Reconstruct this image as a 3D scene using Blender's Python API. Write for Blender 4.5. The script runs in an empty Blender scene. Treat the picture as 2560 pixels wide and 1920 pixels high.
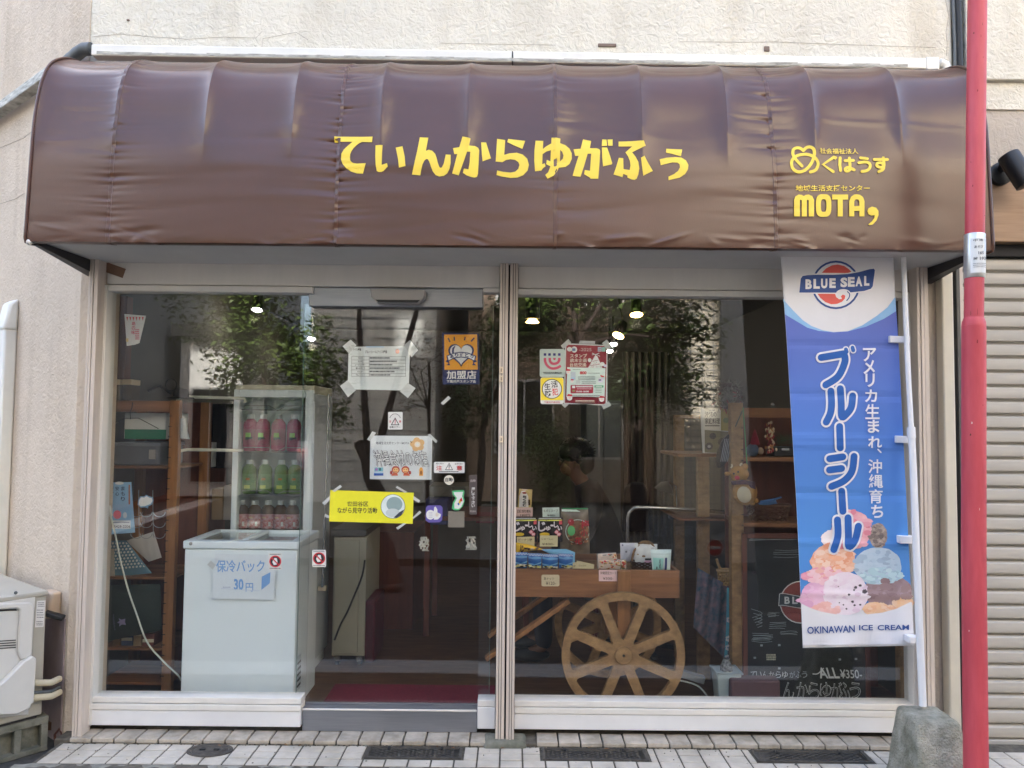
import bpy, bmesh, math, random
import numpy as np
from mathutils import Vector, Matrix
from mathutils.geometry import tessellate_polygon
random.seed(7)
rng = np.random.default_rng(7)
sc = bpy.context.scene
COL = sc.collection

# ------------------------------------------------------------------ camera
FPX, CAM, PITCH, ROLL = 1923.0, Vector((0, -3.92, 1.56)), math.radians(2.93), 0.0095
_F = Vector((0, math.cos(PITCH), math.sin(PITCH)))
_R0, _U0 = Vector((1, 0, 0)), Vector((0, -math.sin(PITCH), math.cos(PITCH)))
_R = _R0 * math.cos(ROLL) + _U0 * math.sin(ROLL)
_U = _U0 * math.cos(ROLL) - _R0 * math.sin(ROLL)
cd = bpy.data.cameras.new('camera'); cam = bpy.data.objects.new('camera', cd); COL.objects.link(cam)
cd.sensor_fit = 'HORIZONTAL'; cd.sensor_width = 36.0; cd.lens = FPX / 2560 * 36
cd.clip_start = 0.05; cd.clip_end = 500
cam.matrix_world = Matrix(((_R.x, _U.x, -_F.x, CAM.x), (_R.y, _U.y, -_F.y, CAM.y), (_R.z, _U.z, -_F.z, CAM.z), (0, 0, 0, 1)))
sc.camera = cam

# ------------------------------------------------------------------ light
SUN_ELEV, SUN_AZ = math.radians(38), math.radians(-14)      # the sun stands behind the shop: the front is in open shade
w = bpy.data.worlds.new('World'); sc.world = w; w.use_nodes = True
nt = w.node_tree
sky = nt.nodes.new('ShaderNodeTexSky'); sky.sky_type = 'NISHITA'; sky.sun_disc = False
sky.sun_elevation = SUN_ELEV; sky.sun_rotation = SUN_AZ; sky.air_density = 1.0; sky.dust_density = 6.0; sky.ozone_density = 1.0
bg = nt.nodes['Background']; bg.inputs['Strength'].default_value = 0.15
nt.links.new(sky.outputs[0], bg.inputs[0])
sd = bpy.data.lights.new('sun', 'SUN'); so = bpy.data.objects.new('sun', sd); COL.objects.link(so)
sd.energy = 4.0; sd.angle = math.radians(0.5); sd.color = (1.0, 0.965, 0.91)
_sdir = Vector((math.sin(SUN_AZ) * math.cos(SUN_ELEV), math.cos(SUN_AZ) * math.cos(SUN_ELEV), math.sin(SUN_ELEV)))
so.rotation_euler = _sdir.to_track_quat('Z', 'Y').to_euler()
vs = sc.view_settings; vs.view_transform = 'Standard'; vs.look = 'None'; vs.gamma = 1.0; vs.use_curve_mapping = False
vs.exposure = 3.1

# ------------------------------------------------------------------ projection of measurements (photo pixels, 2560 wide) to real places
def ray(px, py):
    return _R * ((px - 1280) / FPX) - _U * ((py - 960) / FPX) + _F
def P(px, py, Y):
    d = ray(px, py); return CAM + d * ((Y - CAM.y) / d.y)
def PZ(px, py, Z):
    d = ray(px, py); return CAM + d * ((Z - CAM.z) / d.z)
def X(px, Y, py=1230): return P(px, py, Y).x
def Z(py, Y, px=1280): return P(px, py, Y).z
def zoom(x0, y0, x1, y1, W):                                # coordinates read off an enlargement of the photo
    s = (x1 - x0) / W
    return lambda x, y: (x0 + x * s, y0 + y * s)

# ------------------------------------------------------------------ materials
def lin(c):
    return tuple((v / 255 / 12.92) if v / 255 <= 0.04045 else ((v / 255 + 0.055) / 1.055) ** 2.4 for v in c)
MATS = {}
def mat(name, rgb, rough=0.5, metal=0.0, var=0.12, vscale=6.0, bump=0.0, bscale=120.0, bdist=0.002, spec=0.5,
        stretch=(1, 1, 1), rgb2=None, coat=0.0, trans=0.0, detail=5.0):
    if name in MATS: return MATS[name]
    m = bpy.data.materials.new(name); m.use_nodes = True; n = m.node_tree.nodes; L = m.node_tree.links
    b = n['Principled BSDF']
    b.inputs['Roughness'].default_value = rough; b.inputs['Metallic'].default_value = metal
    b.inputs['Specular IOR Level'].default_value = spec
    if coat: b.inputs['Coat Weight'].default_value = coat; b.inputs['Coat Roughness'].default_value = 0.15
    c = lin(rgb)
    tc = n.new('ShaderNodeTexCoord'); mp = n.new('ShaderNodeMapping'); mp.inputs['Scale'].default_value = stretch
    L.new(tc.outputs['Object'], mp.inputs[0])
    if var or rgb2:
        no = n.new('ShaderNodeTexNoise'); no.inputs['Scale'].default_value = vscale; no.inputs['Detail'].default_value = detail
        no.inputs['Roughness'].default_value = 0.62
        L.new(mp.outputs[0], no.inputs['Vector'])
        cr = n.new('ShaderNodeValToRGB'); L.new(no.outputs['Fac'], cr.inputs[0])
        c2 = lin(rgb2) if rgb2 else tuple(min(1, v * (1 + var)) for v in c)
        c1 = c if rgb2 else tuple(v * (1 - var) for v in c)
        cr.color_ramp.elements[0].position = 0.3; cr.color_ramp.elements[1].position = 0.7
        cr.color_ramp.elements[0].color = (*c1, 1); cr.color_ramp.elements[1].color = (*c2, 1)
        L.new(cr.outputs[0], b.inputs['Base Color'])
        mr = n.new('ShaderNodeMapRange'); mr.inputs['To Min'].default_value = max(0, rough - 0.06); mr.inputs['To Max'].default_value = min(1, rough + 0.08)
        L.new(no.outputs['Fac'], mr.inputs[0]); L.new(mr.outputs[0], b.inputs['Roughness'])
    else:
        b.inputs['Base Color'].default_value = (*c, 1)
    if bump:
        nb = n.new('ShaderNodeTexNoise'); nb.inputs['Scale'].default_value = bscale; nb.inputs['Detail'].default_value = 4
        L.new(mp.outputs[0], nb.inputs['Vector'])
        bp = n.new('ShaderNodeBump'); bp.inputs['Strength'].default_value = bump; bp.inputs['Distance'].default_value = bdist
        L.new(nb.outputs['Fac'], bp.inputs['Height']); L.new(bp.outputs[0], b.inputs['Normal'])
    if trans:
        b.inputs['Transmission Weight'].default_value = trans
    MATS[name] = m
    return m
def ink(r, g, b, rough=0.55):
    return mat('ink_%d_%d_%d' % (r, g, b), (r, g, b), rough, var=0.03, vscale=40)
def glass(name, tint=(0.982, 0.99, 0.988), ior=1.60, rough=0.0):
    if name in MATS: return MATS[name]
    m = bpy.data.materials.new(name); m.use_nodes = True; n = m.node_tree.nodes; L = m.node_tree.links
    n.remove(n['Principled BSDF'])
    t = n.new('ShaderNodeBsdfTransparent'); t.inputs[0].default_value = (*tint, 1)
    g = n.new('ShaderNodeBsdfGlossy'); g.inputs['Roughness'].default_value = rough
    geo = n.new('ShaderNodeNewGeometry'); mr = n.new('ShaderNodeMapRange')
    mr.inputs['To Min'].default_value = ior; mr.inputs['To Max'].default_value = 1 / ior
    L.new(geo.outputs['Backfacing'], mr.inputs[0])
    f = n.new('ShaderNodeFresnel'); L.new(mr.outputs[0], f.inputs['IOR'])
    nz = n.new('ShaderNodeTexNoise'); nz.inputs['Scale'].default_value = 1.6; nz.inputs['Detail'].default_value = 1
    tc = n.new('ShaderNodeTexCoord'); L.new(tc.outputs['Object'], nz.inputs['Vector'])
    bp = n.new('ShaderNodeBump'); bp.inputs['Strength'].default_value = 0.012; bp.inputs['Distance'].default_value = 0.01
    L.new(nz.outputs['Fac'], bp.inputs['Height']); L.new(bp.outputs[0], g.inputs['Normal'])
    mx = n.new('ShaderNodeMixShader'); L.new(f.outputs[0], mx.inputs[0]); L.new(t.outputs[0], mx.inputs[1]); L.new(g.outputs[0], mx.inputs[2])
    L.new(mx.outputs[0], n['Material Output'].inputs[0]); MATS[name] = m
    return m
def emit(name, rgb, s):
    if name in MATS: return MATS[name]
    m = bpy.data.materials.new(name); m.use_nodes = True; b = m.node_tree.nodes['Principled BSDF']
    b.inputs['Base Color'].default_value = (*lin(rgb), 1); b.inputs['Emission Color'].default_value = (*lin(rgb), 1)
    b.inputs['Emission Strength'].default_value = s; MATS[name] = m
    return m

# ------------------------------------------------------------------ mesh building
WL = {}
class MB:
    def __init__(s): s.v = []; s.f = []; s.m = []; s.mats = []
    def mi(s, m):
        if m not in s.mats: s.mats.append(m)
        return s.mats.index(m)
    def add(s, vs, fs, m):
        o = len(s.v); s.v += [tuple(v) for v in vs]; i = s.mi(m)
        for f in fs: s.f.append([o + k for k in f]); s.m.append(i)
        return s
    def box(s, lo, hi, m):
        x0, x1 = sorted((lo[0], hi[0])); y0, y1 = sorted((lo[1], hi[1])); z0, z1 = sorted((lo[2], hi[2]))
        return s.add([(x0, y0, z0), (x1, y0, z0), (x1, y1, z0), (x0, y1, z0), (x0, y0, z1), (x1, y0, z1), (x1, y1, z1), (x0, y1, z1)],
                     [(0, 3, 2, 1), (4, 5, 6, 7), (0, 1, 5, 4), (1, 2, 6, 5), (2, 3, 7, 6), (3, 0, 4, 7)], m)
    def hexa(s, v8, m):                                     # eight free corners, bottom four then top four
        return s.add(v8, [(0, 3, 2, 1), (4, 5, 6, 7), (0, 1, 5, 4), (1, 2, 6, 5), (2, 3, 7, 6), (3, 0, 4, 7)], m)
    def prism(s, pts, vec, m):                              # planar outline pushed along vec
        n = len(pts); vec = Vector(vec); a = [Vector(p) for p in pts]
        return s.add(a + [p + vec for p in a], [tuple(range(n)), tuple(range(2 * n - 1, n - 1, -1))] +
                     [(i, i + n, (i + 1) % n + n, (i + 1) % n) for i in range(n)], m)
    def pxprism(s, px, Y, dY, m):                           # outline in photo pixels at depth Y, dY thick
        return s.prism([P(x, y, Y) for x, y in px], (0, dY, 0), m)
    def tube(s, pts, r, m, n=10, caps=True, closed=False):
        pts = [Vector(p) for p in pts]; k = len(pts); rr = r if isinstance(r, (list, tuple)) else [r] * k
        vs = []; prev = None
        for i, p in enumerate(pts):
            a = pts[(i - 1) % k] if (i or closed) else p; b = pts[(i + 1) % k] if (i < k - 1 or closed) else p
            t = (b - a).normalized()
            if prev is None:
                up = Vector((0, 0, 1)) if abs(t.z) < 0.9 else Vector((1, 0, 0)); u = t.cross(up).normalized()
            else:
                u = (prev - t * prev.dot(t)).normalized()
            prev = u; wv = t.cross(u)
            for j in range(n):
                q = 2 * math.pi * j / n; vs.append(p + (u * math.cos(q) + wv * math.sin(q)) * rr[i])
        fs = []
        for i in range(k if closed else k - 1):
            for j in range(n):
                a, b = i * n + j, i * n + (j + 1) % n; c, d = ((i + 1) % k) * n + (j + 1) % n, ((i + 1) % k) * n + j
                fs.append((a, b, c, d))
        if caps and not closed: fs += [tuple(range(n - 1, -1, -1)), tuple(range((k - 1) * n, k * n))]
        return s.add(vs, fs, m)
    def bar(s, a, b, w, h, m, up=(0, 0, 1)):                # square bar from a to b
        a, b = Vector(a), Vector(b); t = (b - a).normalized(); u = Vector(up)
        if abs(t.dot(u)) > 0.98: u = Vector((0, 1, 0))
        r = t.cross(u).normalized(); u = r.cross(t).normalized()
        c = [(-w / 2, -h / 2), (w / 2, -h / 2), (w / 2, h / 2), (-w / 2, h / 2)]
        return s.hexa([a + r * x + u * y for x, y in c] + [b + r * x + u * y for x, y in c], m)
    def lathe(s, prof, c, m, n=24, axis='Z', cap=True):
        c = Vector(c); vs = []
        for r, h in prof:
            for j in range(n):
                q = 2 * math.pi * j / n; a, b = r * math.cos(q), r * math.sin(q)
                vs.append(c + (Vector((a, b, h)) if axis == 'Z' else Vector((a, h, b)) if axis == 'Y' else Vector((h, a, b))))
        fs = [(i * n + j, i * n + (j + 1) % n, (i + 1) * n + (j + 1) % n, (i + 1) * n + j) for i in range(len(prof) - 1) for j in range(n)]
        if cap: fs += [tuple(range(n - 1, -1, -1)), tuple(range((len(prof) - 1) * n, len(prof) * n))]
        return s.add(vs, fs, m)
    def ball(s, c, r, m, n=16, k=10, noise=0.0, seed=0):
        c = Vector(c); r = r if hasattr(r, '__len__') else (r, r, r); rd = random.Random(seed); vs = []
        for i in range(k + 1):
            t = math.pi * i / k
            for j in range(n):
                q = 2 * math.pi * j / n; e = 1 + (rd.random() - 0.5) * noise
                vs.append(c + Vector((r[0] * e * math.sin(t) * math.cos(q), r[1] * e * math.sin(t) * math.sin(q), r[2] * e * math.cos(t))))
        return s.add(vs, [(i * n + j, (i + 1) * n + j, (i + 1) * n + (j + 1) % n, i * n + (j + 1) % n) for i in range(k) for j in range(n)], m)
    def grid(s, fn, nu, nv, m):
        vs = [fn(u / nu, v / nv) for v in range(nv + 1) for u in range(nu + 1)]; q = nu + 1
        return s.add(vs, [(v * q + u, v * q + u + 1, (v + 1) * q + u + 1, (v + 1) * q + u) for v in range(nv) for u in range(nu)], m)
    def plate(s, outer, holes, y, th, m):                   # flat plate with openings, standing in the x-z plane
        loops = [outer] + holes; tri_ = tessellate_polygon([[Vector((a, b, 0)) for a, b in l] for l in loops]); fl = [p for l in loops for p in l]; n_ = len(fl)
        fs = [tuple(q) for q in tri_] + [tuple(v + n_ for v in reversed(q)) for q in tri_]; o = 0
        for l in loops: k = len(l); fs += [(o + i, o + (i + 1) % k, n_ + o + (i + 1) % k, n_ + o + i) for i in range(k)]; o += k
        return s.add([(a, y, b) for a, b in fl] + [(a, y + th, b) for a, b in fl], fs, m)
    def build(s, name, parent=None, label=None, cat=None, group=None, kind=None, bev=0.0, smooth=True, seg=2, origin=None):
        vs = np.array(s.v, dtype=float)
        if origin is not None: loc = np.array(origin, dtype=float)
        elif parent is not None: loc = WL[parent.name]
        else: loc = np.array([(vs[:, 0].min() + vs[:, 0].max()) / 2, (vs[:, 1].min() + vs[:, 1].max()) / 2, vs[:, 2].min()])
        me = bpy.data.meshes.new(name); me.from_pydata((vs - loc).tolist(), [], s.f)
        for m in s.mats: me.materials.append(m)
        me.polygons.foreach_set('material_index', s.m)
        if smooth:
            me.polygons.foreach_set('use_smooth', [True] * len(me.polygons))
            me.update(); me.set_sharp_from_angle(angle=math.radians(38))
        me.update()
        o = bpy.data.objects.new(name, me); COL.objects.link(o)
        if parent is not None: o.parent = parent; WL[o.name] = loc
        else: o.location = loc; WL[o.name] = loc
        if bev:
            b = o.modifiers.new('bevel', 'BEVEL'); b.width = bev; b.segments = seg; b.limit_method = 'ANGLE'; b.angle_limit = math.radians(40)
        tag(o, label, cat, group, kind)
        return o
def tag(o, label=None, cat=None, group=None, kind=None):
    if label: o['label'] = label
    if cat: o['category'] = cat
    if group: o['group'] = group
    if kind: o['kind'] = kind
    return o
def T(name, label, cat, loc, group=None):
    o = bpy.data.objects.new(name, None); COL.objects.link(o); o.location = loc; o.empty_display_size = 0.1
    WL[o.name] = np.array(loc, dtype=float)
    return tag(o, label, cat, group)
def dup(root, delta, label=None, rotz=0.0):
    def cp(o, par):
        c = o.copy(); COL.objects.link(c)
        if par is not None: c.parent = par
        for ch in o.children: cp(ch, c)
        return c
    c = cp(root, None); c.location = Vector(root.location) + Vector(delta); c.rotation_euler.z += rotz
    if label: c['label'] = label
    WL[c.name] = np.array(c.location)
    return c

# ------------------------------------------------------------------ flat printed / cut artwork
_TXT = {}
def text_geo(body, bold=0.0):
    k = (body, bold)
    if k not in _TXT:
        cu = bpy.data.curves.new('lettering', 'FONT'); cu.body = body; cu.size = 1.0; cu.offset = bold; cu.resolution_u = 3
        ob = bpy.data.objects.new('lettering', cu); me = ob.to_mesh()
        v = np.empty(len(me.vertices) * 3); me.vertices.foreach_get('co', v); v = v.reshape(-1, 3)[:, :2].copy()
        f = [tuple(p.vertices) for p in me.polygons]
        ob.to_mesh_clear(); bpy.data.objects.remove(ob); bpy.data.curves.remove(cu); _TXT[k] = (v, f)
    return _TXT[k]
def smooth_pts(pts, closed=False, n=6):
    q = [np.array(p, dtype=float) for p in pts]; k = len(q); out = []
    for i in range(k if closed else k - 1):
        p0 = q[(i - 1) % k] if (i or closed) else q[0]; p1, p2 = q[i], q[(i + 1) % k]
        p3 = q[(i + 2) % k] if (i + 2 < k or closed) else q[-1]
        for j in range(n):
            t = j / n
            out.append(0.5 * (2 * p1 + (p2 - p0) * t + (2 * p0 - 5 * p1 + 4 * p2 - p3) * t * t + (3 * p1 - p0 - 3 * p2 + p3) * t ** 3))
    if not closed: out.append(q[-1])
    return [tuple(p) for p in out]
class Art:
    """flat artwork laid out in photo pixels on a plane (or on a given surface), each layer a hair above the last"""
    def __init__(s, Y=0.0, zm=None, proj=None, step=0.0004, base=0.0):
        s.Y = Y; s.zm = zm or (lambda x, y: (x, y)); s.proj = proj; s.step = step; s.k = 0; s.base = base; s.parts = []
    def poly(s, pts, m, holes=None, sm=False):
        loops = [pts] + (holes or [])
        if sm: loops = [smooth_pts(l, True, 4) for l in loops]
        loops = [[Vector((*s.zm(x, y), 0)) for x, y in l] for l in loops]
        tri = tessellate_polygon(loops); fl = [v for l in loops for v in l]
        s.k += 1; s.parts.append(([(v.x, v.y) for v in fl], [tuple(t) for t in tri], m, s.k)); return s
    def rect(s, x0, y0, x1, y1, m): return s.poly([(x0, y0), (x1, y0), (x1, y1), (x0, y1)], m)
    def rrect(s, x0, y0, x1, y1, r, m):
        p = []
        for cx, cy, a in ((x1 - r, y0 + r, -90), (x1 - r, y1 - r, 0), (x0 + r, y1 - r, 90), (x0 + r, y0 + r, 180)):
            for i in range(5): t = math.radians(a + i * 22.5); p.append((cx + r * math.cos(t), cy + r * math.sin(t)))
        return s.poly(p, m)
    def ell(s, cx, cy, rx, ry, m, n=28, a0=0, a1=360, hole=None):
        p = [(cx + rx * math.cos(math.radians(a0 + (a1 - a0) * i / n)), cy + ry * math.sin(math.radians(a0 + (a1 - a0) * i / n))) for i in range(n + (a1 - a0 < 360))]
        h = [[(cx + hole * rx * math.cos(2 * math.pi * i / n), cy + hole * ry * math.sin(2 * math.pi * i / n)) for i in range(n)]] if hole else None
        return s.poly(p, m, h)
    def stroke(s, pts, wd, m, sm=True, cap=True, closed=False):
        p = smooth_pts(pts, closed) if sm and len(pts) > 2 else [tuple(q) for q in pts]
        p = [np.array(q, dtype=float) for q in p]; k = len(p); vs = []; fs = []
        for i in range(k):
            a = p[(i - 1) % k] if (i or closed) else p[0]; b = p[(i + 1) % k] if (i < k - 1 or closed) else p[-1]
            t = b - a; t = t / (np.hypot(*t) + 1e-9); nrm = np.array((-t[1], t[0])) * wd / 2
            vs += [p[i] + nrm, p[i] - nrm]
        for i in range(k if closed else k - 1):
            j = (i + 1) % k; fs.append((2 * i, 2 * i + 1, 2 * j + 1, 2 * j))
        s.k += 1; s.parts.append(([s.zm(*v) for v in vs], fs, m, s.k))
        if cap and not closed:
            for q in (p[0], p[-1]): s.ell(q[0], q[1], wd / 2 * 0.995, wd / 2 * 0.995, m, 14); s.k -= 1
            s.k += 1
        return s
    def text(s, body, x0, y0, x1, y1, m, bold=0.012, rot=0.0, shear=0.0):
        if any(ord(ch) >= 0x4e00 for ch in body): bold = min(bold, .016)
        v, f = text_geo(body, bold)
        if not len(v): return s
        lo, hi = v.min(0), v.max(0); sz = np.maximum(hi - lo, 1e-6); u = (v - lo) / sz
        cx, cy, wd, hg = (x0 + x1) / 2, (y0 + y1) / 2, x1 - x0, y1 - y0
        dx = (u[:, 0] - 0.5) * wd + shear * (u[:, 1] - 0.5) * hg; dy = (0.5 - u[:, 1]) * hg; c, sn = math.cos(rot), math.sin(rot)
        pts = [s.zm(cx + a * c - b * sn, cy + a * sn + b * c) for a, b in zip(dx, dy)]
        s.k += 1; s.parts.append((pts, f, m, s.k)); return s
    def lines(s, x0, y0, x1, n, pitch, m, h=2.0, seed=1):   # small print too fine to read: rows of short dashes
        rd = random.Random(seed)
        for i in range(n):
            x = x0; y = y0 + i * pitch
            while x < x1 - 2:
                wd = rd.uniform(2, 9); s.rect(x, y, min(x + wd, x1), y + h, m); s.k -= 1; x += wd + rd.uniform(1, 3)
        s.k += 1; return s
    def mesh(s, mb=None, cut=None):
        mb = mb or MB()
        for pts, fs, m, k in s.parts:
            if cut:
                bm = bmesh.new(); vv = [bm.verts.new((x, y, 0)) for x, y in pts]
                for f in fs:
                    try: bm.faces.new([vv[i] for i in f])
                    except ValueError: pass
                xs = [p[0] for p in pts]; ys = [p[1] for p in pts]
                for a in np.arange(math.ceil(min(xs) / cut) * cut, max(xs), cut):
                    bmesh.ops.bisect_plane(bm, geom=bm.verts[:] + bm.edges[:] + bm.faces[:], plane_co=(a, 0, 0), plane_no=(1, 0, 0))
                for a in np.arange(math.ceil(min(ys) / cut) * cut, max(ys), cut):
                    bmesh.ops.bisect_plane(bm, geom=bm.verts[:] + bm.edges[:] + bm.faces[:], plane_co=(0, a, 0), plane_no=(0, 1, 0))
                bm.verts.index_update()
                pts = [(v.co.x, v.co.y) for v in bm.verts]; fs = [tuple(v.index for v in f.verts) for f in bm.faces]; bm.free()
            d = s.base + k * s.step
            mb.add([s.proj(x, y, d) if s.proj else P(x, y, s.Y) - Vector((0, d, 0)) for x, y in pts], fs, m)
        return mb
# ------------------------------------------------------------------ materials of the place
def stucco(name, rgb, strength=0.7, scale=26.0, rgb2=None, dirt=0.25):
    m = mat(name, rgb, 0.9, var=0.06, vscale=3.0, spec=0.25)
    n = m.node_tree.nodes; L = m.node_tree.links; b = n['Principled BSDF']
    tc = [x for x in n if x.type == 'TEX_COORD'][0]
    a = n.new('ShaderNodeTexNoise'); a.inputs['Scale'].default_value = scale; a.inputs['Detail'].default_value = 6; a.inputs['Roughness'].default_value = 0.55
    a.inputs['Distortion'].default_value = 1.2
    v = n.new('ShaderNodeTexNoise'); v.inputs['Scale'].default_value = scale * 0.35; v.inputs['Detail'].default_value = 2
    ad = n.new('ShaderNodeMath'); ad.operation = 'MULTIPLY_ADD'; ad.inputs[1].default_value = 0.6
    for x in (a, v): L.new(tc.outputs['Object'], x.inputs['Vector'])
    L.new(v.outputs['Fac'], ad.inputs[0]); L.new(a.outputs['Fac'], ad.inputs[2])
    bp = n.new('ShaderNodeBump'); bp.inputs['Strength'].default_value = strength; bp.inputs['Distance'].default_value = 0.02
    L.new(ad.outputs[0], bp.inputs['Height']); L.new(bp.outputs[0], b.inputs['Normal'])
    # rain streaks and grime: a real stain with its own shape
    mp = n.new('ShaderNodeMapping'); mp.inputs['Scale'].default_value = (5, 5, 0.55); L.new(tc.outputs['Object'], mp.inputs[0])
    st = n.new('ShaderNodeTexNoise'); st.inputs['Scale'].default_value = 1.3; st.inputs['Detail'].default_value = 7; L.new(mp.outputs[0], st.inputs['Vector'])
    cr = n.new('ShaderNodeValToRGB'); cr.color_ramp.elements[0].position = 0.5; cr.color_ramp.elements[1].position = 0.78
    cr.color_ramp.elements[0].color = (1, 1, 1, 1); k = 1 - dirt; cr.color_ramp.elements[1].color = (k, k * 0.97, k * 0.93, 1)
    L.new(st.outputs['Fac'], cr.inputs[0])
    src = b.inputs['Base Color'].links[0].from_socket
    mx = n.new('ShaderNodeMix'); mx.data_type = 'RGBA'; mx.blend_type = 'MULTIPLY'; mx.inputs[0].default_value = 1
    L.new(src, mx.inputs[6]); L.new(cr.outputs[0], mx.inputs[7]); L.new(mx.outputs[2], b.inputs['Base Color'])
    return m
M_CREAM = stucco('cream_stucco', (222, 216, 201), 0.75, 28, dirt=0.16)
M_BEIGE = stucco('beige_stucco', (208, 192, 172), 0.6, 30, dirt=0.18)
M_GREYST = stucco('grey_beige_stucco', (186, 176, 164), 0.55, 26)
M_ALU = mat('painted_aluminium', (222, 218, 211), 0.42, var=0.05, vscale=3, bump=0.05, bscale=30, stretch=(3, 3, 0.4))
M_RAIL = mat('cream_aluminium', (205, 193, 182), 0.42, var=0.07, vscale=8, stretch=(6, 6, 0.35))
M_WHITE = mat('white_panel', (222, 221, 220), 0.45, var=0.05, vscale=4, bump=0.05, bscale=12)
M_SILVER = mat('brushed_metal', (150, 152, 158), 0.38, 0.75, var=0.08, vscale=20, stretch=(0.3, 1, 6))
M_DARKGAP = mat('dark_gap', (40, 38, 38), 0.8)
M_PVC = mat('white_pvc', (226, 224, 216), 0.4, var=0.06, vscale=7)
M_PVCD = mat('grimy_pvc', (205, 203, 194), 0.5, rgb2=(120, 118, 108), vscale=14, stretch=(1, 1, 5))
M_DARKPVC = mat('dark_grey_pvc', (84, 88, 90), 0.5, var=0.2, vscale=12)
M_GLASS = glass('window_glass')
M_SOFFIT = mat('soffit_board', (196, 194, 190), 0.7, var=0.05)
M_BLACKP = mat('black_plastic', (26, 27, 29), 0.45, var=0.1)
M_RUBBER = mat('black_rubber', (30, 31, 34), 0.7, var=0.15, vscale=20)
M_CONC = mat('weathered_concrete', (134, 132, 120), 0.93, rgb2=(78, 80, 66), vscale=9, bump=0.6, bscale=70, bdist=0.006, detail=9)
M_BLOCK = mat('pale_weathered_concrete', (184, 179, 164), 0.95, rgb2=(112, 112, 94), vscale=15, bump=1.0, bscale=110, bdist=0.012, detail=12)
M_KERB = mat('kerb_concrete', (160, 158, 148), 0.95, rgb2=(104, 102, 92), vscale=11, bump=0.6, bscale=60, bdist=0.006, detail=9)
M_ASPH = mat('asphalt', (78, 77, 75), 0.95, rgb2=(58, 57, 55), vscale=18, bump=0.7, bscale=190, bdist=0.004, detail=9)
M_TILE = mat('glazed_pale_tile', (206, 198, 186), 0.45, rgb2=(172, 164, 150), vscale=7.0, bump=0.1, bscale=60, detail=9)
M_STEPT = mat('step_tile', (192, 182, 168), 0.6, rgb2=(146, 137, 122), vscale=13, bump=0.2, bscale=60)
M_GROUT = mat('grout', (104, 98, 88), 0.95, rgb2=(66, 62, 54), vscale=25, bump=0.3)
M_IRON = mat('cast_iron_cover', (92, 88, 82), 0.7, 0.2, rgb2=(66, 62, 58), vscale=22, bump=0.35, bscale=50)
M_PAINTLINE = mat('road_paint', (212, 210, 204), 0.8, rgb2=(160, 158, 152), vscale=30)

# ------------------------------------------------------------------ ground
g = MB(); g.box((-60, -60, -0.6), (60, 60, -0.06), M_ASPH)
g.build('ground', kind='structure', smooth=False)
# the tiled apron in front of the step
x0, x1, ya, yb = -2.15, 2.62, -0.125, -0.342
covers = [(-0.672, -0.22), (0.16, 0.655), (1.165, 1.70)]
a = MB(); a.box((x0 - 0.02, yb - 0.05, -0.2), (x1, ya + 0.1, -0.004), M_GROUT)
row = (ya - yb) / 3; pitch = 0.1055
for r in range(3):
    for i in range(int((x1 - x0) / pitch) + 1):
        iv = [(x0 + 0.004 + i * pitch, min(x0 + 0.004 + (i + 1) * pitch - 0.008, x1))]
        if r < 2:
            for c0, c1 in covers:
                iv = [q for a_, b_ in iv for q in ((a_, min(b_, c0 - 0.012)), (max(a_, c1 + 0.012), b_)) if q[1] - q[0] > 0.012] if any(a_ < c1 + 0.012 and b_ > c0 - 0.012 for a_, b_ in iv) else iv
        for a_, b_ in iv:
            z = random.uniform(-0.0012, 0.0012)
            a.box((a_, ya - r * row - 0.003, -0.02), (b_, ya - (r + 1) * row + 0.004, z), M_TILE)
a.build('tiled_apron', kind='structure', bev=0.002)
k = MB(); n = 90
def kerb(u, v):
    x = -2.24 + u * (x1 + 0.24); prof = [(0, -0.003), (-0.035, -0.006), (-0.055, -0.03), (-0.07, -0.075)]
    i = min(int(v * 3), 2); t = v * 3 - i; y = prof[i][0] * (1 - t) + prof[i + 1][0] * t; z = prof[i][1] * (1 - t) + prof[i + 1][1] * t
    j = math.sin(x * 23) * 0.004 + math.sin(x * 61 + 1) * 0.003
    return (x, yb - 0.004 + y + j * v, z + 0.6 * j)
k.grid(kerb, 160, 6, M_KERB)
k.build('apron_kerb', kind='structure')
# step under the shopfront, faced with small tiles
s = MB(); s.box((-2.2, -0.112, -0.1), (2.08, 0.3, 0.012), M_GROUT)
x = -2.12
while x < 2.05:
    if not (-0.10 < x < 0.06):
        jz = random.uniform(-0.002, 0.002)
        s.box((x, -0.121 + random.uniform(-.002, .002), 0.0), (min(x + 0.1, 2.07), 0.0, 0.021 + jz), M_STEPT)
        s.box((x, -0.119 + random.uniform(-.002, .002), -0.034), (min(x + 0.1, 2.07), -0.1, -0.003), M_STEPT)
    x += 0.1075
s.build('tiled_step', kind='structure', bev=0.004)
s = MB(); s.hexa([(-0.13, -0.15, -0.03), (0.1, -0.15, -0.03), (0.1, -0.02, -0.03), (-0.13, -0.02, -0.03), (-0.11, -0.135, 0.028), (0.075, -0.135, 0.024), (0.08, -0.02, 0.03), (-0.12, -0.02, 0.03)], M_CONC)
s.build('mortar_patch', kind='structure', bev=0.012)
l = MB()
la, lb = -PZ(1280, 1697, -0.056).y, -PZ(1280, 1664, -0.056).y
l.box((-30, lb, -0.1), (30, la, -0.056), M_PAINTLINE)
q0, q1 = PZ(382, 1307, -0.056), PZ(640, 1212, -0.056); ww = 0.17
l.add([(q0.x - ww - .1, -q0.y + 3.4, -0.056), (q0.x + ww, -q0.y + 3.4, -0.056), (q1.x + ww, -q1.y, -0.056), (q1.x - ww, -q1.y, -0.056)], [(0, 1, 2, 3)], M_PAINTLINE)
l.build('road_markings', kind='structure', smooth=False)

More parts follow.
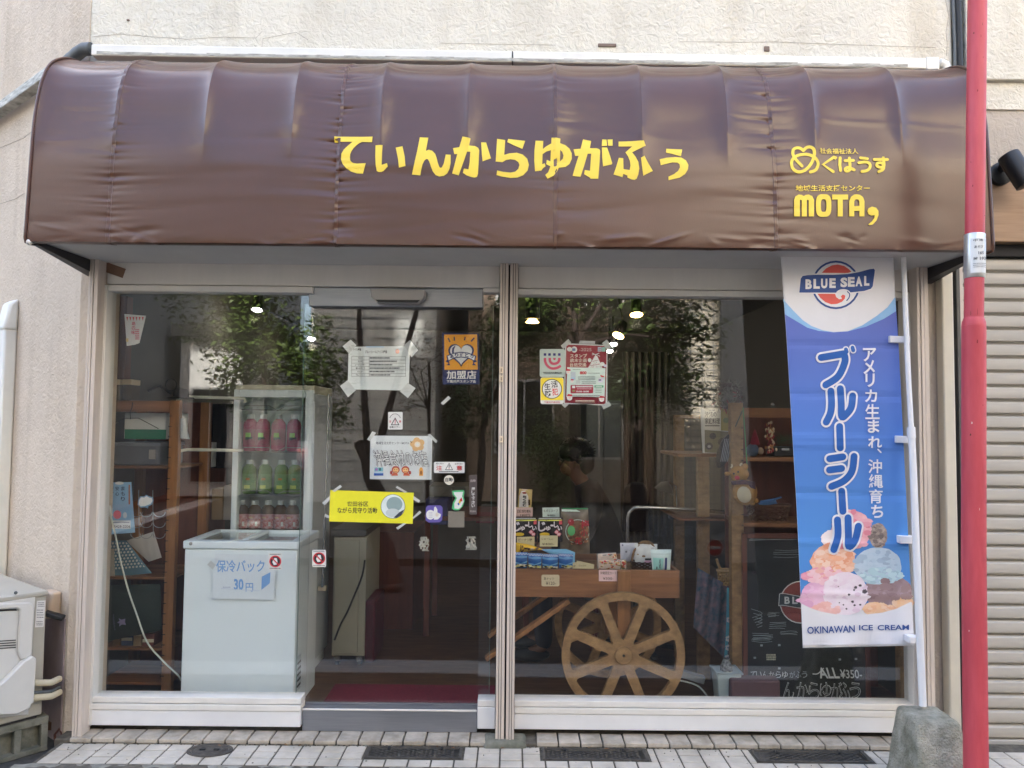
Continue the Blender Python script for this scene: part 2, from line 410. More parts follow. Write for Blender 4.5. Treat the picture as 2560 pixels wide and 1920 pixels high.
# ------------------------------------------------------------------ drain covers
def drain(x0, x1, label):
    t = T('drain_cover', label, 'drain cover', ((x0 + x1) / 2, ya - row, 0), 'rectangular drain covers in the tiled apron')
    f = MB(); y0, y1 = ya - 0.006, ya - 2 * row + 0.01
    for lo, hi in (((x0, y1, -0.03), (x1, y1 + 0.01, 0.003)), ((x0, y0 - 0.01, -0.03), (x1, y0, 0.003)), ((x0, y1 + .01, -0.03), (x0 + 0.012, y0 - .01, 0.003)), ((x1 - 0.012, y1 + .01, -0.03), (x1, y0 - .01, 0.003))):
        f.box(lo, hi, M_IRON)
    f.build('frame', t)
    p = MB(); p.box((x0 + 0.016, y1 + 0.014, -0.03), (x1 - 0.016, y0 - 0.014, -0.004), M_IRON)
    nx = int((x1 - x0) / 0.021)
    for i in range(nx):
        for j in range(5):
            cx = x0 + 0.03 + i * 0.021; cy = y1 + 0.026 + j * 0.026 + (0.012 if i % 2 else 0)
            if cx < x1 - 0.03 and cy < y0 - 0.022:
                p.add([(cx - 0.011, cy, -0.003), (cx, cy - 0.0045, -0.003), (cx + 0.011, cy, -0.003), (cx, cy + 0.0045, -0.003), (cx, cy, 0.0015)], [(0, 1, 4), (1, 2, 4), (2, 3, 4), (3, 0, 4)], M_IRON)
    p.build('plate', t, smooth=False)
    for u in (0.22, 0.78):
        h = MB(); cx = x0 + (x1 - x0) * u; h.box((cx - 0.006, y0 - 0.03, -0.01), (cx + 0.006, y0 - 0.006, 0.0035), M_RUBBER); h.build('lifting_slot', t)
for (c0, c1), lb in zip(covers, ('rectangular iron drain cover in the pale tiles below the glass door', 'rectangular iron drain cover in the pale tiles below the wooden cart', 'rectangular iron drain cover in the pale tiles beside the concrete flag base')): drain(c0, c1, lb)
c = PZ(525, 1877, 0.0); t = T('manhole_cover', 'small round metal cover set in the pale tiles below the chest freezer', 'manhole cover', (c.x, c.y, 0))
m_ = MB()
def oval(r0, z0, r1, z1, mb, mm, n=32):
    mb.add([(c.x + r * math.cos(2 * math.pi * i / n), c.y + r * 0.66 * math.sin(2 * math.pi * i / n), z) for r, z in ((r0, z0), (r1, z1)) for i in range(n)],
           [(i, (i + 1) % n, n + (i + 1) % n, n + i) for i in range(n)], mm)
for a_, b_ in (((0.108, 0.0), (0.106, 0.006)), ((0.106, 0.006), (0.09, 0.006)), ((0.09, 0.006), (0.088, 0.003))): oval(*a_, *b_, m_, M_IRON)
m_.build('ring', t)
m_ = MB()
for a_, b_ in (((0.087, 0.0035), (0.075, 0.004)), ((0.075, 0.004), (0.072, 0.007)), ((0.072, 0.007), (0.055, 0.007)), ((0.055, 0.007), (0.052, 0.004)), ((0.052, 0.004), (0.001, 0.0045))): oval(*a_, *b_, m_, M_IRON)
for dx in (-0.035, 0.03): m_.box((c.x + dx - 0.012, c.y - 0.006, 0.004), (c.x + dx + 0.012, c.y + 0.006, 0.009), M_RUBBER)
m_.build('lid', t)

# ------------------------------------------------------------------ the shop building
SB = T('shop_building', 'cream stucco shop building with two wide glass shop windows and glass sliding door', 'building', (0, 0.5, 0.0))
XL, XR = -2.222, X(2381, 0, 100)
WD = Vector((-0.78, 0.626, 0)).normalized(); WO = Vector((-WD.y, WD.x, 0)) ; WO = -WO if WO.y > 0 else WO   # along / out of the slanting wall
z_hd = Z(640, -0.02)                                        # top of the header panels
HT = 6.6
b = MB(); b.box((XL, 0.0, z_hd), (XR, 0.28, HT), M_CREAM)
b.build('wall', SB, bev=0.01)
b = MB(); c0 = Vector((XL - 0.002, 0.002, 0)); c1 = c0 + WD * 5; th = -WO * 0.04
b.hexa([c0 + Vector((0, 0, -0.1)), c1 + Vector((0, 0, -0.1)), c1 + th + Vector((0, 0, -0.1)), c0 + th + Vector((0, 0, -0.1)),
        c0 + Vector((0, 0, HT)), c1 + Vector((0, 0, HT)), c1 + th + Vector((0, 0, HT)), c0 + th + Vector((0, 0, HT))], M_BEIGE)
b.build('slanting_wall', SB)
xr0 = X(201, -0.1)
b = MB(); b.box((XL, -0.012, -0.08), (xr0 + 0.012, 0.2, z_hd), M_BEIGE); b.build('corner_strip', SB, bev=0.012)
xw0, xw1 = X(2329, -0.05), X(2366, -0.05)
b = MB(); b.box((xw0, -0.03, -0.08), (xw1, 0.2, z_hd + 0.05), M_GREYST); b.build('pier', SB, bev=0.006)
# inside shell
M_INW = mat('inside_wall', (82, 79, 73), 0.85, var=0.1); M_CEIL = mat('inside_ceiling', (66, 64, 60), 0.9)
M_FLOOR = mat('brown_floor', (104, 72, 46), 0.45, rgb2=(76, 52, 34), vscale=5, stretch=(1, 6, 1))
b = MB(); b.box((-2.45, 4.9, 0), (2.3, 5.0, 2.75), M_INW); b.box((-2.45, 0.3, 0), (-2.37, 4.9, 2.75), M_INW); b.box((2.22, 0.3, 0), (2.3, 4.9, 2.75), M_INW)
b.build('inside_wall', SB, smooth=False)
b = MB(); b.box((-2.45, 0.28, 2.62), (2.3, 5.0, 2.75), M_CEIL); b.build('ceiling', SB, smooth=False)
b = MB(); b.box((XL, 0.29, HT - 0.2), (XR, 5.0, HT), M_CREAM); b.build('roof', SB, smooth=False)
rc = lambda x0, z0, x1, z1: [(x0, z0), (x1, z0), (x1, z1), (x0, z1)]
b = MB(); b.plate(rc(-22, 0, 18, 17.2), [rc(-6.35, 15.85, -5.75, 16.75), rc(-.56, 13.3, -.06, 15.5), rc(-6.5, 10.7, -5.1, 12.4), rc(-2.6, 11.2, -.9, 12.9), rc(-11.2, 15.9, -9.8, 16.95), rc(1.2, 10.0, 2.6, 11.2)], 5.02, .3, M_CREAM); b.build('added_sun_blocker', SB, smooth=False)  # added unseen wall against the sun; slots shape sunlit patches across the street
f = MB(); f.box((-2.45, 0.075, -0.02), (2.3, 5.0, 0.02), M_FLOOR); f.build('shop_floor', kind='structure', smooth=False)
# small scars of the stucco: flat dark fixings
for (px, py, w_, h_) in ((1518, 113, 46, 9), (1917, 122, 14, 13), (320, 50, 7, 5)):
    d = MB(); p0, p1 = P(px - w_ / 2, py - h_ / 2, -0.004), P(px + w_ / 2, py + h_ / 2, -0.004)
    d.box((p0.x, -0.008, p1.z), (p1.x, 0.01, p0.z), mat('old_fixing', (120, 104, 94), 0.9)); d.build('old_fixing', SB, bev=0.004)
M_CRACK = mat('wall_crack', (158, 146, 132), 0.95)
for pts in ([(230, 92), (300, 86), (380, 93), (470, 97), (560, 92), (640, 95), (655, 78)], [(655, 118), (657, 96), (740, 80), (770, 100)], [(1100, 108), (1250, 111), (1390, 113)], [(1700, 104), (1860, 106), (1940, 105), (2100, 112), (2340, 118)], [(2364, 0), (2372, 40), (2365, 80), (2368, 110), (2366, 140)]):
    cr = MB(); cr.tube([P(x, y + random.uniform(-1, 1), -0.001) for x, y in pts], 0.0009, M_CRACK, 5); cr.build('crack', SB)
for pts in ([(0, 370), (60, 345), (78, 330)], [(0, 510), (40, 497), (62, 483)]):
    cr = MB(); cr.tube([CAM + ray(x, y) * ((c0 - CAM).dot(WO) / ray(x, y).dot(WO)) + WO * 0.001 for x, y in pts], 0.0011, M_CRACK, 5); cr.build('crack', SB)

# header panels, frames, rails
zt, zb, zk, zg = 2.215, Z(1737, 0.02, 500) + 0.004, Z(1811, -0.02, 240), 0.024
xgl0, xgl1 = X(264, 0.02), X(770, 0.02, 1500)
xm0, xm1 = X(1244, -0.1), X(1291, -0.1); xmg = X(1268, -0.1)
xgr0, xgr1 = xm1, X(2262, 0.02)
xr1 = X(226, -0.1); xq0, xq1 = X(2300, -0.1), X(2330, -0.1)
def rail(name, xa, xb, grooves):
    b = MB(); w_ = (xb - xa); e = [xa] + [xa + w_ * g_ for g_ in grooves] + [xb]
    for i in range(len(e) - 1):
        b.box((e[i] + 0.0012, -0.1 - 0.003 * (i % 2), zg - 0.03), (e[i + 1] - 0.0012, -0.02, z_hd + 0.04), M_RAIL)
    b.box((xa + 0.003, -0.095, zg - 0.02), (xb - 0.003, -0.022, z_hd + 0.035), M_DARKGAP)
    return b.build(name, SB, bev=0.002)
rail('shutter_rail', xr0, xr1, (0.3, 0.55))
rail('shutter_rail', xm0, xmg - 0.003, (0.34, 0.6))
rail('shutter_rail', xmg + 0.003, xm1, (0.4, 0.66))
rail('shutter_rail', xq0, xq1, (0.3, 0.6))
b = MB(); b.box((xmg - 0.004, -0.06, zg), (xmg + 0.004, -0.03, z_hd), M_DARKGAP); b.build('rail_gap', SB)
for py in (925, 947, 1098):                                 # little lock plates on the middle rail
    b = MB(); p = P(1253, py, -0.107); b.box((p.x - 0.009, -0.111, p.z - 0.016), (p.x + 0.009, -0.1, p.z + 0.016), mat('lock_plate', (224, 205, 178), 0.4))
    b.box((p.x - 0.0015, -0.1125, p.z - 0.009), (p.x + 0.0015, -0.108, p.z + 0.008), M_DARKGAP); b.build('lock_plate', SB, bev=0.002)
def header(xa, xb, name='header_panel'):
    b = MB(); b.box((xa, -0.022, zt + 0.035), (xb, 0.06, z_hd - 0.045), M_ALU)
    b.build(name, SB, bev=0.003)
    b = MB(); b.box((xa, -0.035, z_hd - 0.045), (xb, 0.06, z_hd - 0.028), M_ALU); b.box((xa, -0.05, z_hd - 0.02), (xb, 0.06, z_hd + 0.02), M_ALU); b.box((xa, -0.012, z_hd - 0.028), (xb, 0.05, z_hd - 0.02), M_DARKGAP)
    b.build('shutter_slot', SB)
header(xr1 + 0.002, xm0 - 0.002); header(xm1 + 0.002, xq0 - 0.002)
xdl, xdr = X(758, 0.0, 1760), X(1193, 0.0, 1760)            # door opening
def window(xa, xb, fl, fr, label, kick=None):
    wn = MB(); wn.box((xa, 0.016, zb - 0.01), (xb, 0.024, zt + 0.002), M_GLASS)
    o = wn.build('window', SB, label=label, smooth=False)
    f = MB()
    if fl: f.box((xa - fl * 0.5, -0.035, zk), (xa, 0.06, zt + 0.03), M_ALU); f.box((xa - fl, -0.02, zk), (xa - fl * 0.5 - 0.002, 0.06, zt + 0.03), M_ALU)
    if fr: f.box((xb, -0.035, zk), (xb + fr * 0.45, 0.06, zt + 0.03), M_ALU); f.box((xb + fr * 0.45 + .002, -0.02, zk), (xb + fr, 0.06, zt + 0.03), M_ALU)
    f.box((xa, -0.03, zt), (xb, 0.06, zt + 0.031), M_ALU)
    f.build('frame', o, bev=0.0025)
    f = MB(); ka, kb = (kick or (xa - (fl * 0.4 if fl else 0), xb + (fr * 0.4 if fr else 0)))
    f.box((ka, -0.03, zb - 0.03), (kb, 0.06, zb), M_ALU); f.box((ka, -0.036, zb - 0.062), (kb, 0.055, zb - 0.033), M_ALU); f.box((ka, -0.032, zk), (kb, 0.055, zb - 0.064), M_WHITE)
    f.build('kick_panel', o, bev=0.003)
    return o
window(xgl0, xgl1, 0.068, 0, None, (xgl0 - 0.03, xdl - 0.004))
window(xgr0, xgr1, 0, X(2299, 0) - xgr1, None)
# door bay: track cover, fixed side light, sliding leaf, threshold
b = MB(); b.box((X(776, .03, 745), 0.0, Z(770, 0.0)), (X(1208, .03, 745), 0.09, zt + 0.034), M_SILVER); b.build('track_cover', SB, bev=0.004)
b = MB(); b.box((X(1208, .03, 745), -0.02, Z(733, 0)), (xm0 - .002, 0.06, zt + 0.034), M_ALU); b.build('side_light_head', SB, bev=0.003)
b = MB(); b.box((xdr + 0.003, -0.03, zb - 0.032), (xm0 - .002, 0.055, zb), M_ALU); b.build('side_light_sill', SB, bev=0.003)
b = MB(); b.box((xdr + 0.003, -0.032, zk), (xm0 - .002, 0.05, zb - 0.034), M_WHITE); b.build('side_light_base', SB, bev=0.003)
b = MB(); b.box((xdr + 0.003, 0.016, zb), (xm0, 0.024, Z(733, 0)), M_GLASS); b.build('side_light', SB, smooth=False)
dz0 = Z(1757, 0.05)
DR = MB(); DR.box((X(752, .05), 0.046, dz0 - 0.005), (X(1228, .05), 0.054, Z(765, .05)), M_GLASS); DR = DR.build('sliding_door', SB, smooth=False)
e = MB(); M_GEDGE = mat('polished_glass_edge', (120, 150, 142), 0.15)
e.box((X(752, .05) - 0.0015, 0.0455, dz0), (X(752, .05), 0.0545, Z(765, .05)), M_GEDGE); e.box((X(1228, .05), 0.0455, dz0), (X(1228, .05) + 0.0015, 0.0545, Z(765, .05)), M_GEDGE)
e.build('glass_edge', DR, smooth=False)
e = MB(); e.box((X(778, .06), 0.044, dz0 - 0.012), (X(1228, .06), 0.056, dz0 - 0.0052), M_SILVER); e.build('bottom_shoe', DR)
b = MB(); b.box((xdl, -0.01, 0.0225), (xdr, 0.07, dz0 - 0.014), M_SILVER); b.box((xdl, -0.014, dz0 - 0.024), (xdr, -0.0101, dz0 - 0.014), M_ALU)
b.build('threshold', SB, bev=0.002)
# vertical handle bar plate is a sticker
M_TAPE = mat('clear_tape', (196, 200, 198), 0.3, var=0.04)
b = MB(); ps = [(252, 650), (314, 672), (306, 695), (252, 676)]; b.pxprism(ps, -0.026, 0.003, mat('brown_tape', (118, 88, 70), 0.45)); b.build('brown_tape', label='strip of brown packing tape stuck to the left end of the header', cat='tape')
t = T('door_sensor', 'grey automatic door sensor box above the sliding glass door', 'door sensor', P(993, 756, -0.02))
b = MB(); pr = [(925, 722), (1063, 724), (1061, 742), (1046, 756), (942, 755), (927, 742)]; b.pxprism(pr, -0.07, 0.07, mat('sensor_grey', (176, 172, 168), 0.4, var=0.04)); b.build('housing', t, bev=0.006)
b = MB(); b.pxprism([(938, 749), (1050, 750), (1043, 756), (946, 755)], -0.073, 0.004, M_BLACKP); b.build('lens_window', t)

# ------------------------------------------------------------------ rain gutter, pipes
t = T('rain_pipe', 'white square rain pipe along the wall just above the awning with dark elbow', 'rain pipe', tuple(P(1280, 140, -0.06)))
b = MB(); y0, y1 = -0.10, -0.035; pa, pb = P(228, 110, y0), P(228, 138, y0); pc, pd = P(2318, 144, y0), P(2318, 172, y0)
def seg(xa, xb, extra=0.0, mm=M_PVC):
    f = lambda x: ((x - pa.x) / (pc.x - pa.x)); zt_ = lambda x: pa.z + (pc.z - pa.z) * f(x); hb = pa.z - pb.z
    e_ = extra
    b.hexa([(xa, y0 - e_, zt_(xa) - hb - e_), (xb, y0 - e_, zt_(xb) - hb - e_), (xb, y1, zt_(xb) - hb - e_), (xa, y1, zt_(xa) - hb - e_),
            (xa, y0 - e_, zt_(xa) + e_), (xb, y0 - e_, zt_(xb) + e_), (xb, y1, zt_(xb) + e_), (xa, y1, zt_(xa) + e_)], mm)
xj = X(1281, y0, 140); seg(pa.x, xj - 0.002, 0, M_PVC); seg(xj + 0.002, pc.x, 0, M_PVC); b.build('pipe', t, bev=0.006)
b = MB(); zf = lambda x, o: pa.z + (pc.z - pa.z) * (x - pa.x) / (pc.x - pa.x) - o
xs_ = np.linspace(pa.x + 0.03, pc.x - 0.1, 60)
for i in range(len(xs_) - 1):                               # grime band along the lower lip
    h_ = 0.010 + 0.006 * random.random(); b.hexa([(xs_[i], y0 - 0.0015, zf(xs_[i], 0.052)), (xs_[i + 1], y0 - 0.0015, zf(xs_[i + 1], 0.052)), (xs_[i + 1], y0, zf(xs_[i + 1], 0.052)), (xs_[i], y0, zf(xs_[i], 0.052)),
        (xs_[i], y0 - 0.0015, zf(xs_[i], 0.052 - h_)), (xs_[i + 1], y0 - 0.0015, zf(xs_[i + 1], 0.052 - h_)), (xs_[i + 1], y0, zf(xs_[i + 1], 0.052 - h_)), (xs_[i], y0, zf(xs_[i], 0.052 - h_))], M_PVCD)
b.build('grime', t)
b = MB(); seg(xj - 0.002, xj + 0.002, -0.001, M_DARKGAP); b.build('joint', t)
b = MB(); seg(X(2316, y0, 158), X(2348, y0, 158), 0.004); e0 = P(2345, 160, (y0 + y1) / 2); b.tube([e0, e0 + Vector((0.03, 0, -0.01)), e0 + Vector((0.045, 0.0, -0.05)), e0 + Vector((0.045, 0, -0.16))], 0.03, M_PVC, 10); b.build('end_elbow', t, bev=0.004)
wallpt = lambda px, py, off=0.0: CAM + ray(px, py) * (((c0 + WO * off) - CAM).dot(WO) / ray(px, py).dot(WO))
b = MB(); e1 = P(224, 122, -0.07); e2 = wallpt(150, 168, 0.05)
b.tube([e1 + Vector((0.01, 0, 0)), e1 - Vector((0.03, -0.005, 0)), e1 - Vector((0.07, -0.03, 0.004)), e2 + (e1 - e2) * 0.25, e2], 0.033, M_DARKPVC, 12); b.build('elbow', t)
b = MB(); e3 = wallpt(-60, 318, 0.05); dd = (e3 - e2).normalized(); zz = Vector((0, 0, 1)); b.bar(e2 + dd * .05, e3, 0.06, 0.055, M_PVCD); b.build('side_pipe', t, bev=0.006)
# ducts and cables
t = T('pipe_duct', 'white plastic pipe duct with rounded cap running down the left wall', 'pipe duct', tuple(wallpt(12, 1430)))
pA = wallpt(10, 1440); sA = pA.dot(WD)
b = MB(); zA, zB = pA.z - 0.3, wallpt(10, 825).z; hw = 0.052
q = lambda s_, o, z: tuple(Vector((0, 0, z)) + c0 + WD * s_ + WO * o)
s0 = (pA - c0).dot(WD)
b.hexa([q(s0 - hw, 0.07, zA), q(s0 + hw, 0.07, zA), q(s0 + hw, 0, zA), q(s0 - hw, 0, zA), q(s0 - hw, 0.07, zB), q(s0 + hw, 0.07, zB), q(s0 + hw, 0, zB), q(s0 - hw, 0, zB)], M_PVC); b.build('duct', t, bev=0.012)
b = MB(); zC = wallpt(12, 755).z; hw = 0.062
b.hexa([q(s0 - hw, 0.08, zB - .02), q(s0 + hw, 0.08, zB - .02), q(s0 + hw, 0, zB - .02), q(s0 - hw, 0, zB - .02), q(s0 - hw, 0.05, zC - 0.03), q(s0 + hw, 0.05, zC - 0.03), q(s0 + hw, 0, zC), q(s0 - hw, 0, zC)], M_PVC); b.build('cap', t, bev=0.018, seg=3)
t = T('downpipe', 'cream square downpipe between the shop pier and the rolling shutter', 'downpipe', (X(2376, -0.06), -0.06, 0))
b = MB(); b.box((X(2362, -0.09), -0.10, 0.0), (X(2391, -0.09), -0.035, z_hd + 0.1), mat('cream_pvc', (206, 199, 182), 0.4, var=0.06)); b.build('pipe', t, bev=0.008)
b = MB(); xc_ = X(2396, -0.02, 90); b.tube([(xc_ + 0.006 * math.sin(i), -0.02, 6 - i * 0.35) for i in range(10)], 0.016, M_BLACKP, 8)
b.tube([(xc_ - 0.02 + 0.004 * math.sin(2 * i), -0.015, 6 - i * 0.35) for i in range(9)], 0.009, mat('grey_cable', (96, 100, 102), 0.5), 6)
b.build('cable', label='bundle of dark cables running down the wall above the right end of the awning', cat='cable')
# ------------------------------------------------------------------ neighbouring shop with rolling shutter
NB = T('neighbouring_building', 'neighbouring building at right with stucco wall and wooden fascia over a rolling shutter', 'building', (3.5, 1, 0))
xn = X(2406, 0.0, 100)
b = MB(); b.box((xn, -0.035, Z(200, -0.03, 2480)), (2.95, 0.3, HT), M_CREAM); b.build('wall', NB, bev=0.006)
b = MB(); b.box((xn, -0.01, Z(275, 0, 2480)), (2.95, 0.3, Z(201, -0.03, 2480)), M_CREAM); b.build('upper_band', NB)
b = MB(); b.box((xn, 0.0, Z(420, 0, 2500)), (2.95, 0.3, Z(275.5, 0, 2480)), M_GREYST); b.build('lower_band', NB)
M_FASC = mat('wood_fascia', (170, 138, 108), 0.5, rgb2=(138, 108, 82), vscale=3.5, stretch=(0.6, 3, 9), bump=0.08, bscale=20)
b = MB(); b.box((xn, -0.05, Z(604, -0.05, 2500)), (2.95, 0.2, Z(415, -0.05, 2500)), M_FASC); b.build('fascia', NB, bev=0.004)
b = MB(); b.box((X(2392, 0), 0.0, Z(640, -0.0, 2500)), (2.95, 0.3, Z(606, -0.05, 2500)), M_DARKGAP); b.build('shutter_box', NB)
b = MB(); b.box((X(2393, -.02), -0.05, -0.06), (X(2402, -.02), 0.1, Z(606, 0, 2500)), mat('dark_guide', (86, 84, 82), 0.5)); b.box((X(2402, -.02) + .001, -0.04, -0.06), (X(2412, -.02), 0.1, Z(606, 0, 2500)), M_RAIL); b.build('guide_rail', NB, bev=0.002)
b = MB(); b.box((2.8, 0.1, -0.06), (2.95, 5, HT), M_CREAM); b.build('side_wall', NB, smooth=False)
M_SHUT = mat('shutter_slat', (184, 179, 170), 0.45, var=0.07, vscale=5, stretch=(0.4, 1, 3))
b = MB(); zb_ = Z(1855, 0.0, 2500); zt_ = Z(640, 0, 2500); n_ = int((zt_ - zb_) / 0.0735); xa, xb = X(2412, 0.03), 2.8
def slat(u, v):
    i, f_ = divmod(v * n_, 1.0)
    prof = [(0.0, 0.030), (0.10, 0.026), (0.14, 0.0), (0.34, -0.004), (0.80, -0.004), (0.88, 0.004), (0.93, 0.03), (1.0, 0.03)]
    for (a_, ya_), (b_, yb_) in zip(prof, prof[1:]):
        if f_ <= b_: yy = ya_ + (yb_ - ya_) * (f_ - a_) / (b_ - a_); break
    return (xa + (xb - xa) * u, 0.03 + yy, zb_ + (zt_ - zb_) * v)
vv = sorted(set([(i + f_) / n_ for i in range(n_) for f_ in (0, .1, .14, .34, .6, .8, .88, .93)] + [1.0]))
vsx = [slat(u, v) for v in vv for u in (0, 1)]
b.add(vsx, [(2 * i, 2 * i + 1, 2 * i + 3, 2 * i + 2) for i in range(len(vv) - 1)], M_SHUT)
sh = b.build('rolling_shutter', label='closed beige metal rolling shutter at the right behind the red pole', cat='rolling shutter')
b = MB(); b.box((xa, 0.02, zb_ - 0.03), (xb, 0.06, zb_ - 0.001), M_SHUT); b.build('bottom_bar', sh, bev=0.003)
# black spot lamp on the fascia
t = T('outdoor_spotlight', 'black cylindrical outdoor spotlight fixed to the wooden fascia', 'spotlight', tuple(P(2497, 440, -0.06)))
b = MB(); p = P(2497, 437, -0.052); b.lathe([(0.058, 0), (0.058, -0.025), (0.05, -0.03)], p, M_BLACKP, 28, 'Y'); b.build('wall_plate', t)
b = MB(); p1 = P(2502, 425, -0.075); p2 = P(2512, 402, -0.14); b.tube([p, p1, p2], 0.018, M_BLACKP, 10); b.build('arm', t)
b = MB(); a_, e_ = P(2520, 388, -0.15), P(2568, 462, -0.19); d_ = (e_ - a_).normalized(); b.tube([a_ - d_ * .004, a_, a_ + d_ * 0.004, e_ - d_ * .002, e_], [0.042, 0.048, 0.05, 0.05, 0.047], M_BLACKP, 24); b.build('lamp_head', t)

# grit and fallen leaves swept against the step
rd = random.Random(17); mb = MB()
for i in range(420):
    x_ = rd.uniform(-2.1, 1.75); y_ = -.124 - abs(rd.gauss(0, .006)) if rd.random() < .85 else rd.uniform(-.36, -.14); r_ = rd.uniform(.0015, .0045)
    mb.ball((x_, y_, .001), (r_ * rd.uniform(.8, 1.8), r_, r_ * .6), rd.choice([M_GROUT, M_GROUT, M_CONC, M_KERB]), 6, 4, .5, i)
mb.build('grit', kind='stuff', smooth=False)
for i in range(9):
    x_ = rd.uniform(-1.9, 1.5); y_ = -.128 - rd.random() * .02; a_ = rd.uniform(0, 3.1); mb = MB(); d_ = Vector((math.cos(a_), .5 * math.sin(a_), 0)) * .016; n_ = Vector((-d_.y, d_.x, 0)) * .5; c_ = Vector((x_, y_, .004))
    mb.add([c_ - d_, c_ - n_ * .8 + Vector((0, 0, .003)), c_ + d_, c_ + n_ * .8 + Vector((0, 0, .004))], [(0, 1, 2), (0, 2, 3)], mat('dry_leaf', (128, 92, 62), .8, var=.3, vscale=60)); mb.build('fallen_leaf', label='small dry leaf lying on the pale tiles against the step', cat='leaf', group='dry leaves along the step', smooth=False)
# ------------------------------------------------------------------ the awning
AX0, AX1 = P(64, 590, -.5).x, P(2482, 620, -.5).x
H0 = 1.56
_pr = smooth_pts([(-.43, .800), (-.47, .793), (-.494, .795), (-.501, .812), (-.495, .95), (-.48, 1.245), (-.462, 1.42), (-.424, 1.572), (-.35, 1.692), (-.2, 1.778), (0.0, 1.81)], False, 12)
_pr = np.array([(y, z + H0) for y, z in _pr]); _ds = np.r_[0, np.cumsum(np.hypot(*np.diff(_pr, axis=0).T))]
NS = 190; _s = np.linspace(0, _ds[-1], NS); PY, PZZ = np.interp(_s, _ds, _pr[:, 0]), np.interp(_s, _ds, _pr[:, 1])
_t = np.gradient(np.c_[PY, PZZ], axis=0); _t /= np.hypot(*_t.T)[:, None]; PN = np.c_[-_t[:, 1], _t[:, 0]]      # outward (towards the street / up)
RIBS = [X(p * 1.1573, -.48, 350) for p in (440, 630, 822, 1010, 1200, 1388, 1573, 1763, 1950)] + [AX0, AX1]
RIBS.append(X(245 * 1.1573, -.48, 350))
SEAMS = [(X(245 * 1.1573, -.48, 350), .55), (X(727 * 1.1573, -.49, 480), 1.0), (X(1200 * 1.1573, -.48, 350), .25), (X(1673 * 1.1573, -.48, 480), .65)]
RIBS = np.array(sorted(RIBS))
_w2 = [(rng.uniform(AX0, AX1), rng.uniform(.1, .9) * _ds[-1], rng.uniform(.1, .5), rng.uniform(.012, .05), rng.uniform(-.0022, .0022), rng.uniform(-.5, .5)) for _ in range(90)]
_w2 += [(rng.uniform(AX0, AX1), rng.uniform(.05, .14), rng.uniform(.02, .09), rng.uniform(.006, .016), rng.uniform(-.005, .005), rng.uniform(-1.2, 1.2)) for _ in range(60)]
_pk = [[(rng.uniform(.05, 1.15), rng.uniform(.004, .012), rng.uniform(.25, 1.0), rng.uniform(.02, .085), rng.choice([-1, 1])) for _ in range(110)] for _ in SEAMS]
def awn_disp(x, s):
    x = np.asarray(x, float); s = np.asarray(s, float)
    d = np.min(np.abs(x[..., None] - RIBS), axis=-1)
    wgt = np.clip((s - .42) / .28, 0, 1); wgt = wgt * wgt * (3 - 2 * wgt); tp = np.clip((_ds[-1] - .16 - s) / .2, 0, 1); wgt *= .12 + .88 * tp
    o = -0.030 * wgt * (1 - np.exp(-(d / 0.045) ** 1.0))
    for cx, cs, lx, ls, a, sl in _w2:
        o = o + a * np.exp(-((x - cx) / lx) ** 2 - ((s - cs - sl * (x - cx) * .35) / ls) ** 2)
    for (sx, k), pk in zip(SEAMS, _pk):
        dx = x - sx; m = np.abs(dx) < .16
        if not m.any(): continue
        add = np.zeros_like(o)
        for cs, ws, a, ln, sd in pk:
            add += a * np.exp(-((s - cs - .05 * np.abs(dx)) / ws) ** 2) * np.exp(-np.abs(dx) / ln) * np.where(dx * sd > -0.004, 1, 0)
        o = o - 0.0075 * k * add
    return o
def awn_pt(x, s, off):
    i = np.interp(s, _s, np.arange(NS)); y = np.interp(s, _s, PY); z = np.interp(s, _s, PZZ)
    ny = np.interp(s, _s, PN[:, 0]); nz = np.interp(s, _s, PN[:, 1]); q = awn_disp(x, s) + off
    return np.stack([np.broadcast_to(x, y.shape), y + ny * q, z + nz * q], -1)
M_AWN = mat('brown_vinyl', (82, 50, 36), 0.31, var=0.12, vscale=2.5, spec=0.55, coat=0.12)
_n = M_AWN.node_tree.nodes; _L = M_AWN.node_tree.links
_tc = [q_ for q_ in _n if q_.type == 'TEX_COORD'][0]
_wa = _n.new('ShaderNodeTexNoise'); _wa.inputs['Scale'].default_value = 1; _mp = _n.new('ShaderNodeMapping'); _mp.inputs['Scale'].default_value = (420, 420, 30); _L.new(_tc.outputs['Object'], _mp.inputs[0]); _L.new(_mp.outputs[0], _wa.inputs['Vector'])
_bp = _n.new('ShaderNodeBump'); _bp.inputs['Strength'].default_value = 0.10; _bp.inputs['Distance'].default_value = 0.002; _L.new(_wa.outputs['Fac'], _bp.inputs['Height']); _L.new(_bp.outputs[0], _n['Principled BSDF'].inputs['Normal'])
AW = T('awning', 'long glossy brown vinyl awning with big yellow Japanese lettering over the shopfront', 'awning', (0, -.25, H0 + .8))
NXA = 760; gx = np.linspace(AX0, AX1, NXA); GX, GS = np.meshgrid(gx, _s)
pts = awn_pt(GX.ravel(), GS.ravel(), 0.0)
mb = MB(); ii = np.arange(NXA * NS).reshape(NS, NXA)
mb.add(pts.tolist(), np.stack([ii[:-1, :-1], ii[:-1, 1:], ii[1:, 1:], ii[1:, :-1]], -1).reshape(-1, 4).tolist(), M_AWN)
mb.build('cover', AW)
